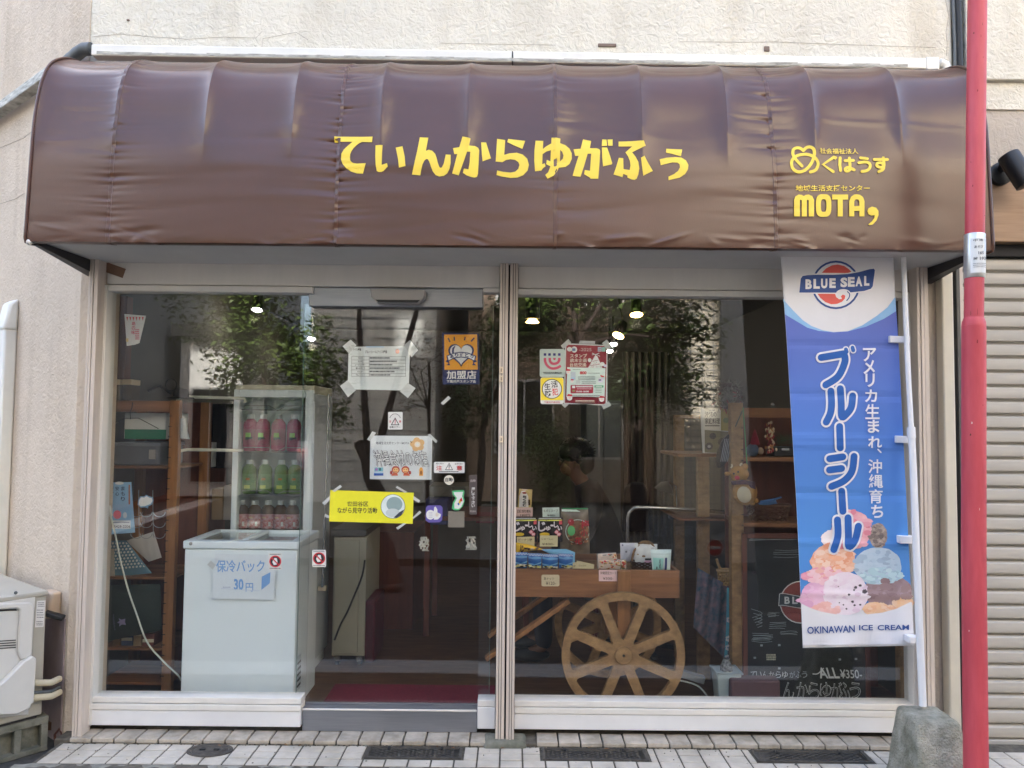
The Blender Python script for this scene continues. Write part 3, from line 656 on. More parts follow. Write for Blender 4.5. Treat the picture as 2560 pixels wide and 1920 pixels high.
for xe, sg in ((AX0, 1), (AX1, -1)):
    mb = MB(); ss_ = _s[::3]; e_ = awn_pt(np.full(len(ss_), xe), ss_, -0.001)
    mb.prism([tuple(p) for p in e_] + [(xe, 0.0, PZZ[-1]), (xe, 0.0, H0 + .80)], (sg * 0.004, 0, 0), M_AWN); mb.build('end_panel', AW)
    mb = MB(); mb.tube([tuple(p + np.array((0, -.002, 0))) for p in awn_pt(np.full(len(ss_), xe), ss_, 0.002)], 0.006, M_AWN, 8); mb.build('piping', AW)
for sx, k in SEAMS:
    mb = MB(); wd = 0.009
    v = np.concatenate([awn_pt(np.full(NS, sx + o_ * wd), _s, h_) for o_, h_ in ((-1, -.0002), (-.8, .0022), (.8, .0022), (1, -.0002))])
    mb.add(v.tolist(), [(c_ * NS + r_, (c_ + 1) * NS + r_, (c_ + 1) * NS + r_ + 1, c_ * NS + r_ + 1) for c_ in range(3) for r_ in range(NS - 1)], M_AWN); mb.build('seam', AW)
def AWP(px, py, d):
    Y = -.5
    for _ in range(6):
        p = P(px, py, Y); s = np.interp(p.z, PZZ[25:], _s[25:]); Y = float(np.interp(s, _s, PY))
    p = P(px, py, Y); s = np.interp(p.z, PZZ[25:], _s[25:])
    return Vector(awn_pt(np.array([p.x]), np.array([s]), 0.0026 + d)[0])
M_YEL = mat('yellow_lettering', (238, 206, 66), 0.45, var=0.04, vscale=8)
zA, zB, zC = zoom(820, 310, 1140, 470, 2212), zoom(1120, 320, 1440, 480, 2212), zoom(1420, 320, 1740, 480, 2212)
GL = [(zA, [(95, 185), (765, 203), (758, 305), (580, 295), (530, 318), (480, 360), (435, 410), (400, 470), (383, 520), (378, 580), (385, 630), (405, 655), (430, 675), (500, 688), (655, 680), (605, 862), (500, 855), (400, 825), (320, 770), (250, 690), (222, 600), (230, 510), (270, 430), (340, 355), (415, 288), (95, 284)]),
 (zA, [(820, 365), (945, 365), (935, 500), (930, 712), (1020, 680), (1035, 738), (960, 815), (920, 832), (870, 830), (842, 810), (825, 700), (818, 550)]),
 (zA, [(1168, 400), (1283, 372), (1325, 560), (1340, 730), (1228, 758), (1210, 600)]),
 (zA, [(1580, 205), (1728, 210), (1690, 455), (1740, 435), (1800, 455), (1850, 510), (1875, 580), (1900, 680), (1925, 745), (1948, 765), (1970, 750), (2000, 690), (2020, 600), (2035, 525), (2120, 530), (2120, 680), (2100, 780), (2060, 860), (2000, 900), (1920, 910), (1860, 885), (1810, 820), (1780, 740), (1750, 650), (1725, 610), (1700, 605), (1665, 635), (1635, 700), (1610, 800), (1595, 890), (1450, 876), (1490, 700), (1540, 450)]),
 (zB, [(250, 140), (388, 180), (365, 303), (470, 308), (520, 335), (540, 380), (530, 600), (518, 800), (500, 850), (460, 860), (400, 850), (330, 825), (258, 778), (275, 705), (355, 718), (375, 600), (385, 412), (330, 412), (290, 530), (185, 822), (72, 790), (110, 650), (160, 450), (108, 450), (85, 340), (195, 325)]),
 (zB, [(572, 235), (658, 235), (700, 380), (742, 525), (598, 578), (585, 450)]),
 (zB, [(848, 165), (988, 187), (972, 462), (1060, 435), (1190, 423), (1290, 455), (1370, 530), (1398, 640), (1375, 740), (1300, 820), (1200, 862), (1080, 868), (950, 848), (838, 820), (850, 740), (950, 762), (1080, 775), (1160, 760), (1215, 710), (1235, 640), (1215, 590), (1160, 552), (1080, 540), (1000, 555), (940, 592), (824, 582), (835, 380)]),
 (zB, [(1040, 165), (1335, 202), (1285, 352), (1150, 290), (1025, 225)]),
 (zB, [(1515, 200), (1648, 208), (1640, 360), (1700, 310), (1785, 265), (1790, 162), (1942, 175), (1938, 258), (2030, 290), (2100, 350), (2138, 430), (2140, 530), (2100, 620), (2030, 675), (1915, 690), (1880, 760), (1820, 830), (1720, 878), (1680, 815), (1730, 770), (1770, 665), (1698, 628), (1708, 550), (1770, 580), (1778, 385), (1700, 405), (1635, 450), (1628, 630), (1672, 610), (1685, 665), (1640, 700), (1612, 738), (1505, 752), (1490, 560), (1495, 380)], [[(1938, 378), (1975, 410), (1995, 470), (1985, 530), (1935, 578)]]),
 (zC, [(265, 172), (405, 202), (380, 338), (500, 338), (545, 355), (558, 385), (545, 600), (522, 880), (390, 880), (375, 860), (278, 800), (290, 728), (380, 742), (390, 600), (402, 437), (342, 437), (280, 650), (215, 848), (78, 832), (130, 650), (185, 475), (125, 480), (98, 362), (220, 348)]),
 (zC, [(598, 172), (672, 175), (680, 292), (588, 298)]), (zC, [(690, 175), (778, 172), (775, 292), (700, 290)]),
 (zC, [(590, 323), (680, 325), (720, 450), (765, 610), (755, 630), (605, 665), (592, 500)]),
 (zC, [(880, 215), (1310, 215), (1345, 305), (1110, 415), (1170, 500), (1215, 590), (1230, 700), (1215, 800), (1185, 880), (1145, 900), (1090, 890), (1025, 858), (1025, 825), (955, 795), (940, 852), (785, 808), (830, 680), (880, 512), (955, 520), (958, 712), (1065, 730), (1078, 650), (1070, 570), (1040, 490), (995, 415), (1110, 310), (878, 305)]),
 (zC, [(1260, 515), (1320, 482), (1385, 610), (1465, 745), (1300, 828), (1280, 680)]),
 (zC, [(1705, 347), (1980, 358), (1955, 485), (1800, 440), (1697, 418)]),
 (zC, [(1585, 540), (1700, 512), (1850, 500), (1960, 508), (2040, 560), (2080, 640), (2070, 720), (2020, 800), (1930, 860), (1735, 905), (1735, 845), (1830, 800), (1900, 745), (1935, 680), (1925, 625), (1890, 598), (1800, 595), (1700, 620), (1602, 645)])]
ar = Art(proj=AWP, step=0.0)
for gl in GL: ar.zm = gl[0]; ar.poly(gl[1], M_YEL, gl[2] if len(gl) > 2 else None)
ar.mesh(cut=10).build('lettering', AW, smooth=False)
lg = Art(proj=AWP, zm=zoom(1940, 340, 2260, 580, 2212), step=0.0001)
lg.stroke([(480, 245), (440, 205), (380, 190), (320, 215), (298, 280), (310, 345), (350, 410), (445, 520)], 52, M_YEL)
lg.stroke([(480, 245), (530, 195), (590, 185), (645, 220), (662, 290), (650, 370), (610, 470), (540, 560), (450, 615), (360, 620), (290, 565), (267, 480), (290, 400), (360, 340), (480, 312), (580, 325), (660, 370), (710, 430), (722, 500), (690, 580), (640, 612), (590, 625)], 52, M_YEL)
for pts in ([(1005, 360), (810, 495), (985, 620)], [(1110, 375), (1100, 500), (1110, 600)], [(1195, 425), (1340, 420)], [(1270, 380), (1275, 560), (1250, 605), (1200, 605), (1195, 570), (1250, 550), (1345, 590)], [(1465, 375), (1580, 390)], [(1430, 465), (1540, 450), (1610, 475), (1620, 540), (1570, 600), (1480, 618)], [(1700, 405), (1925, 405)], [(1855, 375), (1858, 520), (1800, 545), (1740, 520), (1750, 475), (1810, 465), (1850, 500), (1845, 580), (1770, 620)]):
    lg.stroke(pts, 50, M_YEL, sm=len(pts) > 3)
lg.stroke([(1000, 372), (1030, 405)], 26, M_YEL, False, False); lg.stroke([(1022, 350), (1050, 385)], 26, M_YEL, False, False)
lg.text('社会福祉法人', 755, 205, 1430, 305, M_YEL, .012); lg.text('地域生活支援センター', 335, 855, 1615, 960, M_YEL, .014)
lg.poly([(305, 1395), (305, 1110), (330, 1050), (385, 1018), (440, 1025), (472, 1045), (505, 1025), (560, 1018), (620, 1045), (648, 1110), (648, 1395), (558, 1395), (558, 1120), (542, 1105), (526, 1120), (526, 1395), (438, 1395), (438, 1120), (420, 1105), (405, 1120), (405, 1395)], M_YEL)
el = lambda cx, cy, rx, ry, p=3.2, n=28: [(cx + rx * math.copysign(abs(math.cos(t)) ** (2 / p), math.cos(t)), cy + ry * math.copysign(abs(math.sin(t)) ** (2 / p), math.sin(t))) for t in [2 * math.pi * i / n for i in range(n)]]
lg.poly(el(815, 1208, 133, 195), M_YEL, [el(815, 1208, 48, 110)])
lg.poly([(963, 1018), (1238, 1018), (1238, 1105), (1145, 1105), (1145, 1395), (1057, 1395), (1057, 1105), (963, 1105)], M_YEL)
lg.poly([(1257, 1395), (1257, 1130), (1285, 1060), (1340, 1020), (1390, 1014), (1440, 1022), (1495, 1062), (1520, 1130), (1520, 1395), (1432, 1395), (1432, 1300), (1343, 1300), (1343, 1395)], M_YEL, [[(1343, 1218), (1343, 1140), (1358, 1108), (1388, 1098), (1418, 1108), (1432, 1140), (1432, 1218)]])
lg.poly([(1570, 1305), (1590, 1255), (1650, 1228), (1720, 1245), (1760, 1300), (1762, 1370), (1730, 1460), (1670, 1530), (1600, 1558), (1583, 1535), (1650, 1480), (1690, 1420), (1695, 1375), (1640, 1382), (1590, 1360)], M_YEL)
lg.mesh(cut=9).build('logo', AW, smooth=False)
mb = MB(); mb.hexa([(AX0 + .01, -.44, H0 + .806), (AX1 - .01, -.44, H0 + .806), (AX1 - .01, 0.0, H0 + .80), (AX0 + .01, 0.0, H0 + .80), (AX0 + .01, -.44, H0 + .816), (AX1 - .01, -.44, H0 + .816), (AX1 - .01, 0.0, H0 + .81), (AX0 + .01, 0.0, H0 + .81)], M_SOFFIT)
mb.build('soffit', AW, smooth=False)
for xe in (AX0 + .02, AX1 - .02):
    mb = MB(); sg = 1 if xe < 0 else -1; mb.hexa([(xe, -.47, H0 + .785), (xe + sg * .02, -.47, H0 + .785), (xe + sg * .06, -.02, H0 + .73), (xe, -.02, H0 + .73), (xe, -.47, H0 + .804), (xe + sg * .02, -.47, H0 + .804), (xe + sg * .06, -.02, H0 + .799), (xe, -.02, H0 + .799)], mat('dark_bracket', (52, 48, 48), 0.5)); mb.build('end_bracket', AW)
mb = MB(); mb.ball((AX0 + .012, -.492, H0 + .795), .014, M_ALU, 10, 6); mb.build('corner_cap', AW)

# ------------------------------------------------------------------ banner, its pole and concrete base
BY = -.30
def BN(px, py, d):
    u = (px - np.interp(py, [622, 840, 1240, 1616], [1950, 1966, 1990, 2007])) / 280
    y = BY + .010 * math.sin(u * 5.2 + py * .004) * (0.35 + (py - 622) / 1400) + .004 * math.sin(py * .021 + u * 2)
    for c in (860, 985, 1092, 1110, 1232, 1356, 1482): y += .0035 * math.exp(-((py - c - 8 * u) / 9.0) ** 2) * (1 if c % 3 else -1)
    y += max(0, (py - 1530) / 90) ** 2 * .012 * math.sin(u * 14)
    return P(px, py, y) - Vector((0, d, 0))
Lx = lambda py: np.interp(py, [606, 622, 840, 1240, 1362, 1616], [1949, 1950, 1966, 1990, 1996, 2007])
Rx = lambda py: np.interp(py, [606, 622, 780, 840, 1220, 1516, 1610], [2231, 2232, 2240, 2245, 2264, 2279, 2284])
M_CLOTH = mat('white_banner_cloth', (222, 221, 224), 0.75, var=0.03, bump=0.05, bscale=400)
def gradmat(name, stops, z0, z1, rough=0.7):
    m = mat(name, stops[0], rough, var=0); n = m.node_tree.nodes; L = m.node_tree.links
    tc = [x for x in n if x.type == 'TEX_COORD'][0]; sp = n.new('ShaderNodeSeparateXYZ'); mr = n.new('ShaderNodeMapRange'); cr = n.new('ShaderNodeValToRGB')
    mr.inputs['From Min'].default_value = z0; mr.inputs['From Max'].default_value = z1
    L.new(tc.outputs['Object'], sp.inputs[0]); L.new(sp.outputs['Z'], mr.inputs[0]); L.new(mr.outputs[0], cr.inputs[0])
    cr.color_ramp.elements[0].color = (*lin(stops[0]), 1); cr.color_ramp.elements[1].color = (*lin(stops[-1]), 1)
    for i, s_ in enumerate(stops[1:-1]):
        e = cr.color_ramp.elements.new((i + 1) / (len(stops) - 1)); e.color = (*lin(s_), 1)
    L.new(cr.outputs[0], n['Principled BSDF'].inputs['Base Color']); return m
t = T('banner', 'tall blue and white banner printed with ice cream scoops at the right window', 'banner', tuple(P(2130, 1610, BY)))
mb = MB(); mb.grid(lambda u, v: BN(Lx(606 + v * 1008) * (1 - u) + Rx(606 + v * 1008) * u, 606 + v * 1008 + 6 * (1 - u) * v, 0), 48, 200, M_CLOTH)
o = mb.build('cloth', t); so_ = o.modifiers.new('thickness', 'SOLIDIFY'); so_.thickness = 0.0012; so_.offset = -1
z1b, z0b = P(2100, 790, BY).z - P(2130, 1610, BY).z, P(2100, 1330, BY).z - P(2130, 1610, BY).z
M_BB = gradmat('banner_blue_print', [(78, 138, 206), (80, 122, 198), (98, 112, 186)], z0b, z1b)
M_NAVY, M_RED, M_WH, M_LB, M_BLU = ink(40, 74, 140), ink(222, 92, 82), ink(226, 225, 228), ink(138, 184, 224), ink(30, 92, 170)
z1_, z2_, z3_ = zoom(1920, 600, 2320, 900, 2212), zoom(1920, 840, 2320, 1240, 1659), zoom(1920, 1220, 2320, 1640, 1580)
ar = Art(proj=BN, step=0.00006, base=0.002)
edge = lambda f, a, b, n=16: [(f(py), py) for py in np.linspace(a, b, n)]
lb = [z1_(*p) for p in [(1745, 800), (1650, 930), (1500, 1050), (1300, 1180), (1100, 1262), (900, 1274), (760, 1250), (600, 1190), (480, 1110), (350, 980), (205, 820)]]
lo = [z1_(*p) for p in [(1600, 1090), (1350, 1200), (1100, 1264), (900, 1277), (700, 1257), (540, 1212)]]
y_l, y_r = 786, 778
ar.poly(edge(Rx, y_r, 1520) + edge(Lx, 1500, y_l) + lo[::-1], M_BB)
ar.poly(edge(Rx, 745, y_r, 4) + lo + edge(Lx, y_l, 748, 4) + lb[::-1], M_LB)
ar.zm = z1_
ar.ell(935, 622, 335, 335, M_NAVY); ar.ell(935, 622, 308, 308, M_WH)
ar.poly([(740, 455), (800, 395), (880, 352), (960, 340), (1050, 360), (1110, 400), (1152, 440), (1100, 458)], M_RED)
ar.poly([(680, 742), (925, 745), (940, 790), (980, 820), (1020, 815), (1005, 780), (1030, 755), (1065, 770), (1060, 810), (1020, 855), (950, 885), (870, 890), (790, 860), (720, 800)], M_RED)
ar.poly([(428, 740), (446, 500), (520, 474), (620, 466), (900, 466), (1100, 456), (1250, 430), (1400, 390), (1470, 386), (1490, 420), (1460, 640), (1430, 690), (1330, 720), (1100, 746), (428, 742)], M_WH)
ar.poly([(430, 728), (450, 535), (475, 500), (540, 488), (640, 482), (900, 482), (1100, 472), (1250, 446), (1400, 405), (1460, 398), (1475, 420), (1445, 640), (1420, 675), (1330, 705), (1100, 730)], M_NAVY)
ar.ell(1038, 750, 104, 70, M_WH, a0=180, a1=360); ar.stroke([(1095, 715), (1125, 750), (1115, 800), (1085, 838)], 14, M_NAVY)
for ch, x in zip('BLUE', (515, 625, 730, 845)): ar.text(ch, x, 545 - (x - 515) * .045, x + 88, 680 - (x - 515) * .045, M_WH, .055)
for ch, x in zip('SEAL', (998, 1100, 1205, 1325)): ar.text(ch, x, 520 - (x - 998) * .065, x + (95 if ch != 'L' else 72), 655 - (x - 998) * .065, M_WH, .055)
ar.zm = z3_
ice = lambda nm, a, b, sc_=30: mat('print_' + nm, a, 0.7, rgb2=b, vscale=sc_, detail=7)
def blob(cx, cy, rx, ry, m, seed, j=.05, a0=0, a1=360):
    rd = random.Random(seed); n = 40
    ar.poly([(cx + rx * (1 + rd.uniform(-j, j)) * math.cos(math.radians(a0 + (a1 - a0) * i / n)), cy + ry * (1 + rd.uniform(-j, j)) * math.sin(math.radians(a0 + (a1 - a0) * i / n))) for i in range(n)], m)
blob(1085, 470, 90, 125, ice('cookie', (196, 178, 162), (90, 78, 74), 55), 1); blob(820, 410, 195, 195, ice('pink', (226, 150, 160), (240, 190, 190), 22), 2)
blob(640, 500, 120, 90, ice('cream', (232, 214, 206), (238, 226, 222), 30), 9); blob(1180, 1020, 240, 165, ice('mauve', (150, 122, 122), (176, 152, 156), 24), 3, .03)
blob(470, 1085, 150, 165, ice('lilac', (222, 168, 200), (232, 190, 208), 12), 4, .02)
blob(640, 720, 225, 170, ice('orange', (232, 150, 110), (238, 200, 176), 24), 5); blob(560, 850, 170, 80, ice('rose', (238, 190, 204), (232, 140, 160), 30), 6, .08); blob(370, 870, 50, 40, ice('rose', (238, 190, 204), (232, 140, 160), 30), 16, .08)
blob(1080, 770, 235, 185, ice('mint', (178, 200, 212), (202, 216, 226), 34), 7, .03); blob(1130, 860, 200, 80, ice('mint2', (196, 222, 226), (168, 196, 208), 40), 17, .06)
blob(560, 1180, 150, 100, ice('peach', (238, 180, 170), (240, 200, 190), 20), 8); blob(1060, 1190, 130, 70, ice('apricot', (240, 190, 140), (238, 206, 178), 30), 18, .06); blob(1330, 1130, 110, 60, ice('apricot', (240, 190, 140), (238, 206, 178), 30), 19, .06)
blob(760, 1040, 225, 215, ice('chip', (232, 210, 222), (238, 226, 230), 30), 10, .03)
def lumps(cx, cy, rx, ry, cols, n_, seed, a0=0, a1=360, rin=.75, sz=(14, 34)):
    rd = random.Random(seed)
    for _ in range(n_):
        t_ = math.radians(rd.uniform(a0, a1)); q_ = rd.uniform(rin, 1.0); x_, y_ = cx + rx * q_ * math.cos(t_), cy + ry * q_ * math.sin(t_); r_ = rd.uniform(*sz)
        mean_ = np.mean(cols, axis=0); cc = tuple(int(v) for v in .5 * mean_ + .5 * np.array(rd.choice(cols))); k0 = ar.k
        blob(x_, y_, r_ * rd.uniform(1.0, 2.0), r_ * rd.uniform(.6, 1.1), ink(*cc), rd.randrange(9999), .14); ar.k = k0 + .04
lumps(820, 410, 195, 195, [(232, 166, 174), (216, 120, 136), (244, 200, 204), (206, 104, 122)], 46, 31, rin=.35); lumps(1085, 480, 85, 110, [(120, 104, 98), (80, 70, 68), (206, 192, 180), (160, 144, 132)], 40, 32, rin=.1, sz=(8, 20))
lumps(640, 720, 215, 165, [(240, 170, 130), (226, 134, 92), (246, 216, 196), (236, 190, 160), (244, 226, 214)], 60, 33, rin=.25, sz=(12, 40)); lumps(545, 860, 170, 75, [(242, 204, 214), (226, 140, 164), (246, 220, 226), (236, 176, 150)], 40, 34, rin=.2, sz=(12, 30))
lumps(1080, 770, 225, 175, [(190, 210, 222), (164, 186, 202), (206, 220, 228), (152, 172, 190)], 54, 35, rin=.3, sz=(10, 34)); lumps(1110, 870, 200, 70, [(206, 228, 230), (176, 206, 212), (150, 182, 194), (216, 232, 232)], 50, 36, rin=.2, sz=(10, 28))
lumps(1190, 1030, 215, 130, [(160, 132, 130), (138, 110, 110), (184, 160, 162)], 30, 37, rin=.2, sz=(14, 40)); lumps(470, 1085, 130, 140, [(230, 180, 206), (214, 156, 190), (236, 200, 216)], 22, 38, rin=.2, sz=(20, 50))
blob(760, 1040, 222, 212, ice('chip', (232, 210, 222), (238, 226, 230), 30), 10, .035); lumps(760, 1040, 205, 195, [(240, 228, 232), (226, 200, 214), (216, 186, 204), (244, 236, 238)], 50, 39, rin=.2, sz=(12, 36)); lumps(1150, 1195, 220, 50, [(240, 196, 150), (236, 176, 136), (244, 214, 190)], 40, 40, rin=.1, sz=(12, 30)); lumps(580, 1195, 130, 70, [(240, 190, 180), (232, 170, 160), (244, 206, 200)], 26, 41, rin=.1)
for x, y, r in ((860, 980, 14), (905, 960, 12), (950, 1020, 22), (845, 1005, 9), (795, 1050, 11), (830, 1120, 12), (850, 1155, 10), (770, 1190, 8), (905, 1150, 9), (700, 1130, 6), (740, 1150, 7), (690, 970, 5)): blob(x, y, r * 1.2, r, ink(84, 74, 80), int(x), .3)
ar.zm = lambda x, y: (x, y)
ar.poly([z3_(*p) for p in [(330, 1140), (420, 1185), (520, 1218), (660, 1243), (800, 1251), (960, 1246), (1120, 1228), (1260, 1190), (1400, 1122)]] + edge(Rx, 1506, 1609) + edge(Lx, 1612, 1510), M_CLOTH)
S2 = [[(545, 225), (780, 185)], [(782, 190), (790, 270), (720, 420), (592, 508)], [(645, 572), (652, 700), (640, 800), (597, 893)], [(742, 547), (752, 700), (757, 835), (800, 815), (855, 740), (870, 622)], [(735, 938), (742, 1160)], [(632, 1272), (768, 1252)], [(630, 1388), (755, 1372)], [(885, 1247), (862, 1400), (780, 1500), (652, 1558)]]
S3 = [[(720, 30), (732, 228)], [(678, 312), (682, 470), (642, 605)], [(782, 292), (786, 450), (790, 575), (850, 515), (885, 375)]]
DK = [[(800, 140), (808, 165)], [(868, 122), (876, 150)]]
for wd, mm, k in ((112, M_WH, 0), (72, M_BLU, 1)):
    ar.zm = z2_
    for pts in S2: ar.stroke(pts, wd, mm)
    for pts in DK: ar.stroke(pts, (66, 40)[k], mm)
    ar.zm = z3_
    for pts in S3: ar.stroke(pts, wd * .96, mm)
ar.zm = z2_
for ch, bx in zip('アメリカ生まれ', ((975, 125, 1112, 265), (980, 250, 1100, 396), (1000, 390, 1097, 530), (995, 556, 1122, 686), (998, 706, 1148, 862), (1025, 868, 1145, 1004), (1028, 1040, 1172, 1160))): ar.text(ch, *bx, M_WH, .022)
ar.stroke([(1130, 1175), (1160, 1205)], 14, M_WH)
for ch, bx in zip('沖縄', ((1028, 1278, 1172, 1422), (1035, 1432, 1182, 1572))): ar.text(ch, *bx, M_WH, .02)
ar.zm = z3_
for ch, bx in zip('育ち', ((988, 10, 1122, 150), (1008, 165, 1128, 292))): ar.text(ch, *bx, M_WH, .022)
rot = -0.035
for wd_, bx in (('OKINAWAN', (380, 1357, 848, 1428)), ('ICE', (890, 1347, 1026, 1400)), ('CREAM', (1072, 1346, 1382, 1398))): ar.text(wd_, *bx, M_NAVY, .016, rot=rot * (1 if wd_ == 'OKINAWAN' else .3))
ar.mesh(cut=8).build('print', t, smooth=False)
for (xa, ya_, xb, yb_) in ((2225, 839, 2276, 856), (2241, 1089, 2290, 1107), (2250, 1340, 2300, 1359), (2274, 1592, 2308, 1609)):
    mb = MB(); mb.pxprism([(xa, ya_), (xb, ya_ + 2), (xb, yb_ + 2), (xa, yb_)], BY - .012 - (.03 if ya_ > 1300 else .012 if ya_ > 1000 else 0) - .03 * (ya_ > 1500), 0.02 + .03 * (ya_ > 1300), M_CLOTH); mb.build('hanging_loop', t, bev=0.003)
for q_ in ([(2217, 1580), (2252, 1579), (2253, 1599), (2218, 1601)], [(2262, 1591), (2280, 1588), (2278, 1602), (2264, 1605)]):
    mb = MB(); mb.pxprism(q_, BY - .016, 0.004, M_WH); mb.build('tape_patch', t, bev=0.001)
t = T('banner_pole', 'thin white plastic flag pole leaning from the concrete base up under the awning', 'flag pole', tuple(P(2306, 1757, -.46)))
pt = [P(2307, 1765, -.462), P(2300, 1610, -.44), P(2285, 1225, -.385), P(2279, 1090, -.365)]; M_POLE = mat('white_pole', (228, 228, 228), 0.35, var=0.03)
mb = MB(); mb.tube(pt, 0.0155, M_POLE, 16); mb.build('lower_tube', t)
mb = MB(); mb.tube([pt[3], P(2268, 889, -.34), P(2258, 625, -.305), P(2257, 598, -.302)], 0.0115, M_POLE, 16); mb.build('upper_tube', t)
mb = MB(); mb.tube([P(2277, 1068, -.363), P(2279, 1095, -.366)], 0.0185, M_POLE, 16); mb.build('joint_collar', t)
mb = MB(); mb.tube([P(2258, 604, -.304), P(1946, 603, -.304)], 0.006, M_POLE, 10); mb.build('cross_bar', t)
xc, xb_ = X(2320, -.5, 1760), X(2330, -.55, 1900)
bm = bmesh.new()
vsx = [bm.verts.new(v) for v in ((xb_ - .138, -.70, -.05), (xb_ + .124, -.70, -.05), (xb_ + .124, -.38, -.05), (xb_ - .138, -.38, -.05), (xc - .096, -.60, .318), (xc + .09, -.60, .316), (xc + .09, -.40, .318), (xc - .096, -.40, .32))]
for f in [(0, 3, 2, 1), (4, 5, 6, 7), (0, 1, 5, 4), (1, 2, 6, 5), (2, 3, 7, 6), (3, 0, 4, 7)]: bm.faces.new([vsx[i] for i in f])
bmesh.ops.bevel(bm, geom=bm.edges[:], offset=0.026, segments=4, affect='EDGES', profile=.5)
bmesh.ops.subdivide_edges(bm, edges=[e for e in bm.edges if e.calc_length() > .03], cuts=9, use_grid_fill=True)
for v in bm.verts:
    c_ = v.co; k_ = .0022 * math.sin(c_.x * 71 + c_.z * 33) + .002 * math.sin(c_.y * 93 - c_.z * 51 + 1) + .0012 * random.uniform(-1, 1); n_ = Vector((c_.x - xb_, c_.y + .52, 0)).normalized(); v.co += n_ * k_
bm.verts.index_update(); mb = MB(); mb.add([v.co[:] for v in bm.verts], [[v.index for v in f.verts] for f in bm.faces], M_BLOCK); bm.free()
mb.build('concrete_weight', label='heavy mossy concrete block holding the white flag pole', cat='concrete block', origin=(xb_, -.52, -.05))

# ------------------------------------------------------------------ red street pole
RY = -.75
M_RUST = mat('rusty_spot', (96, 52, 44), .9, var=.3, vscale=90)
t = T('red_pole', 'tall red painted steel street pole with a silver notice sleeve', 'pole', tuple(P(2436, 1780, RY))[:2] + (-.06,))
M_REDP = mat('red_paint', (198, 80, 90), 0.5, rgb2=(174, 58, 68), vscale=5, stretch=(3, 3, .5), bump=.18, bscale=60, detail=9)
f_ = lambda py: P(np.interp(py, [30, 900, 1780], [2443, 2433.5, 2435]), py, RY)
p0 = f_(1780); low = Vector((p0.x, p0.y, -.06)); hi_ = f_(50) + (f_(50) - f_(700)) * .8
mb = MB(); mb.tube([low, f_(1400), f_(815)], 0.0452, M_REDP, 32); mb.build('lower_tube', t)
mb = MB(); mb.tube([f_(815), f_(806), f_(798), f_(794)], [.0452, .044, .039, .0368], M_REDP, 32); mb.build('reducer', t)
mb = MB(); mb.tube([f_(800), f_(400), f_(50), hi_], 0.0366, M_REDP, 32); mb.build('upper_tube', t)
mb = MB(); mb.tube([f_(696), f_(694), f_(588), f_(586)], [.038, .0398, .0398, .038], mat('silver_foil', (190, 190, 188), .3, .7, var=.1, vscale=30), 32); sl = mb.build('notice_sleeve', t)
mb = MB(); rd_ = random.Random(9)
for i in range(17):
    py_ = rd_.uniform(60, 1780); c_ = f_(py_); rr_ = (.0456 if py_ > 815 else .0370); a_ = rd_.uniform(-2.6, -.5); h_ = rd_.uniform(.002, .007) * (3 if i % 7 == 0 else 1); w2_ = rd_.uniform(.02, .07)
    mb.add([(c_.x + rr_ * math.cos(a_ + u_ * w2_), c_.y + rr_ * math.sin(a_ + u_ * w2_), c_.z + v_ * h_) for u_, v_ in ((-1, -.6), (.2, -1), (1, -.3), (.7, .8), (-.4, 1))], [(0, 1, 2, 3, 4)], (M_RUST if i % 3 else mat('primer_chip', (206, 170, 166), .7)) if i % 2 else mat('red_dirt', (126, 40, 48), .8))
mb.build('scuffs', t, smooth=False, kind='stuff')
def CY(px, py, d):
    c_ = f_(py); r_ = .0403 + d; q_ = P(px, py, RY); dx = max(-.98, min(.98, (q_.x - c_.x) / r_)); return Vector((c_.x + dx * r_, c_.y - r_ * math.sqrt(1 - dx * dx), q_.z))
ar = Art(proj=CY, zm=zoom(2300, 560, 2560, 960, 1078), step=.0002)
ar.rect(485, 165, 660, 522, ink(214, 216, 216)); ar.rect(610, 172, 655, 300, ink(196, 208, 222))
for s_, bx in (('中 環', (505, 175, 592, 203)), ('世', (632, 178, 655, 202)), ('あそび', (510, 242, 592, 272)), ('165', (545, 304, 600, 335)), ('8', (640, 304, 655, 337)), ('1978', (558, 360, 655, 395)), ('時', (505, 362, 540, 395))): ar.text(s_, *bx, ink(74, 78, 84), .01)
ar.lines(500, 425, 640, 3, 18, ink(110, 114, 120), 6, 3); ar.mesh(cut=4).build('notice_paper', sl, smooth=False)

# ------------------------------------------------------------------ outdoor air conditioner on its blocks
A0 = c0 + WD * (-.01)
def EA(px, py, d=0.0): r_ = ray(px, py); return CAM + r_ * ((A0 - CAM).dot(WD) / r_.dot(WD)) - WD * d
def ebox(mb, u0, u1, s0_, s1_, z0_, z1_, m): mb.hexa([tuple(Vector((0, 0, z)) + Vector((c0.x, c0.y, 0)) + WD * s_ + WO * o_) for z in (z0_, z1_) for s_, o_ in ((s0_, u0), (s0_, u1), (s1_, u1), (s1_, u0))], m)
M_ACB, M_ACW, M_ACP = mat('ac_casing', (168, 163, 150), .5, var=.06), mat('ac_panel', (206, 204, 198), .45, var=.04, bump=.04, bscale=300), mat('pipe_lagging', (196, 186, 160), .8, var=.1)
bB = EA(117, 1480); ub = (bB - c0).dot(WO); AZ = EA(117, 1476).z
t = T('air_conditioner', 'grey outdoor air conditioner unit on concrete blocks by the left wall', 'air conditioner', tuple(A0 + WO * .3)[:2] + (.09,))
mb = MB(); ebox(mb, ub, ub + .33, -.01, .8, EA(100, 1787).z, AZ - .026, M_ACB); mb.build('casing', t, bev=.006)
mb = MB(); ebox(mb, ub - .006, ub + .336, -.018, .806, AZ - .025, AZ, M_ACB); mb.build('top_cover', t, bev=.008)
z7 = zoom(0, 1420, 220, 1920, 730)
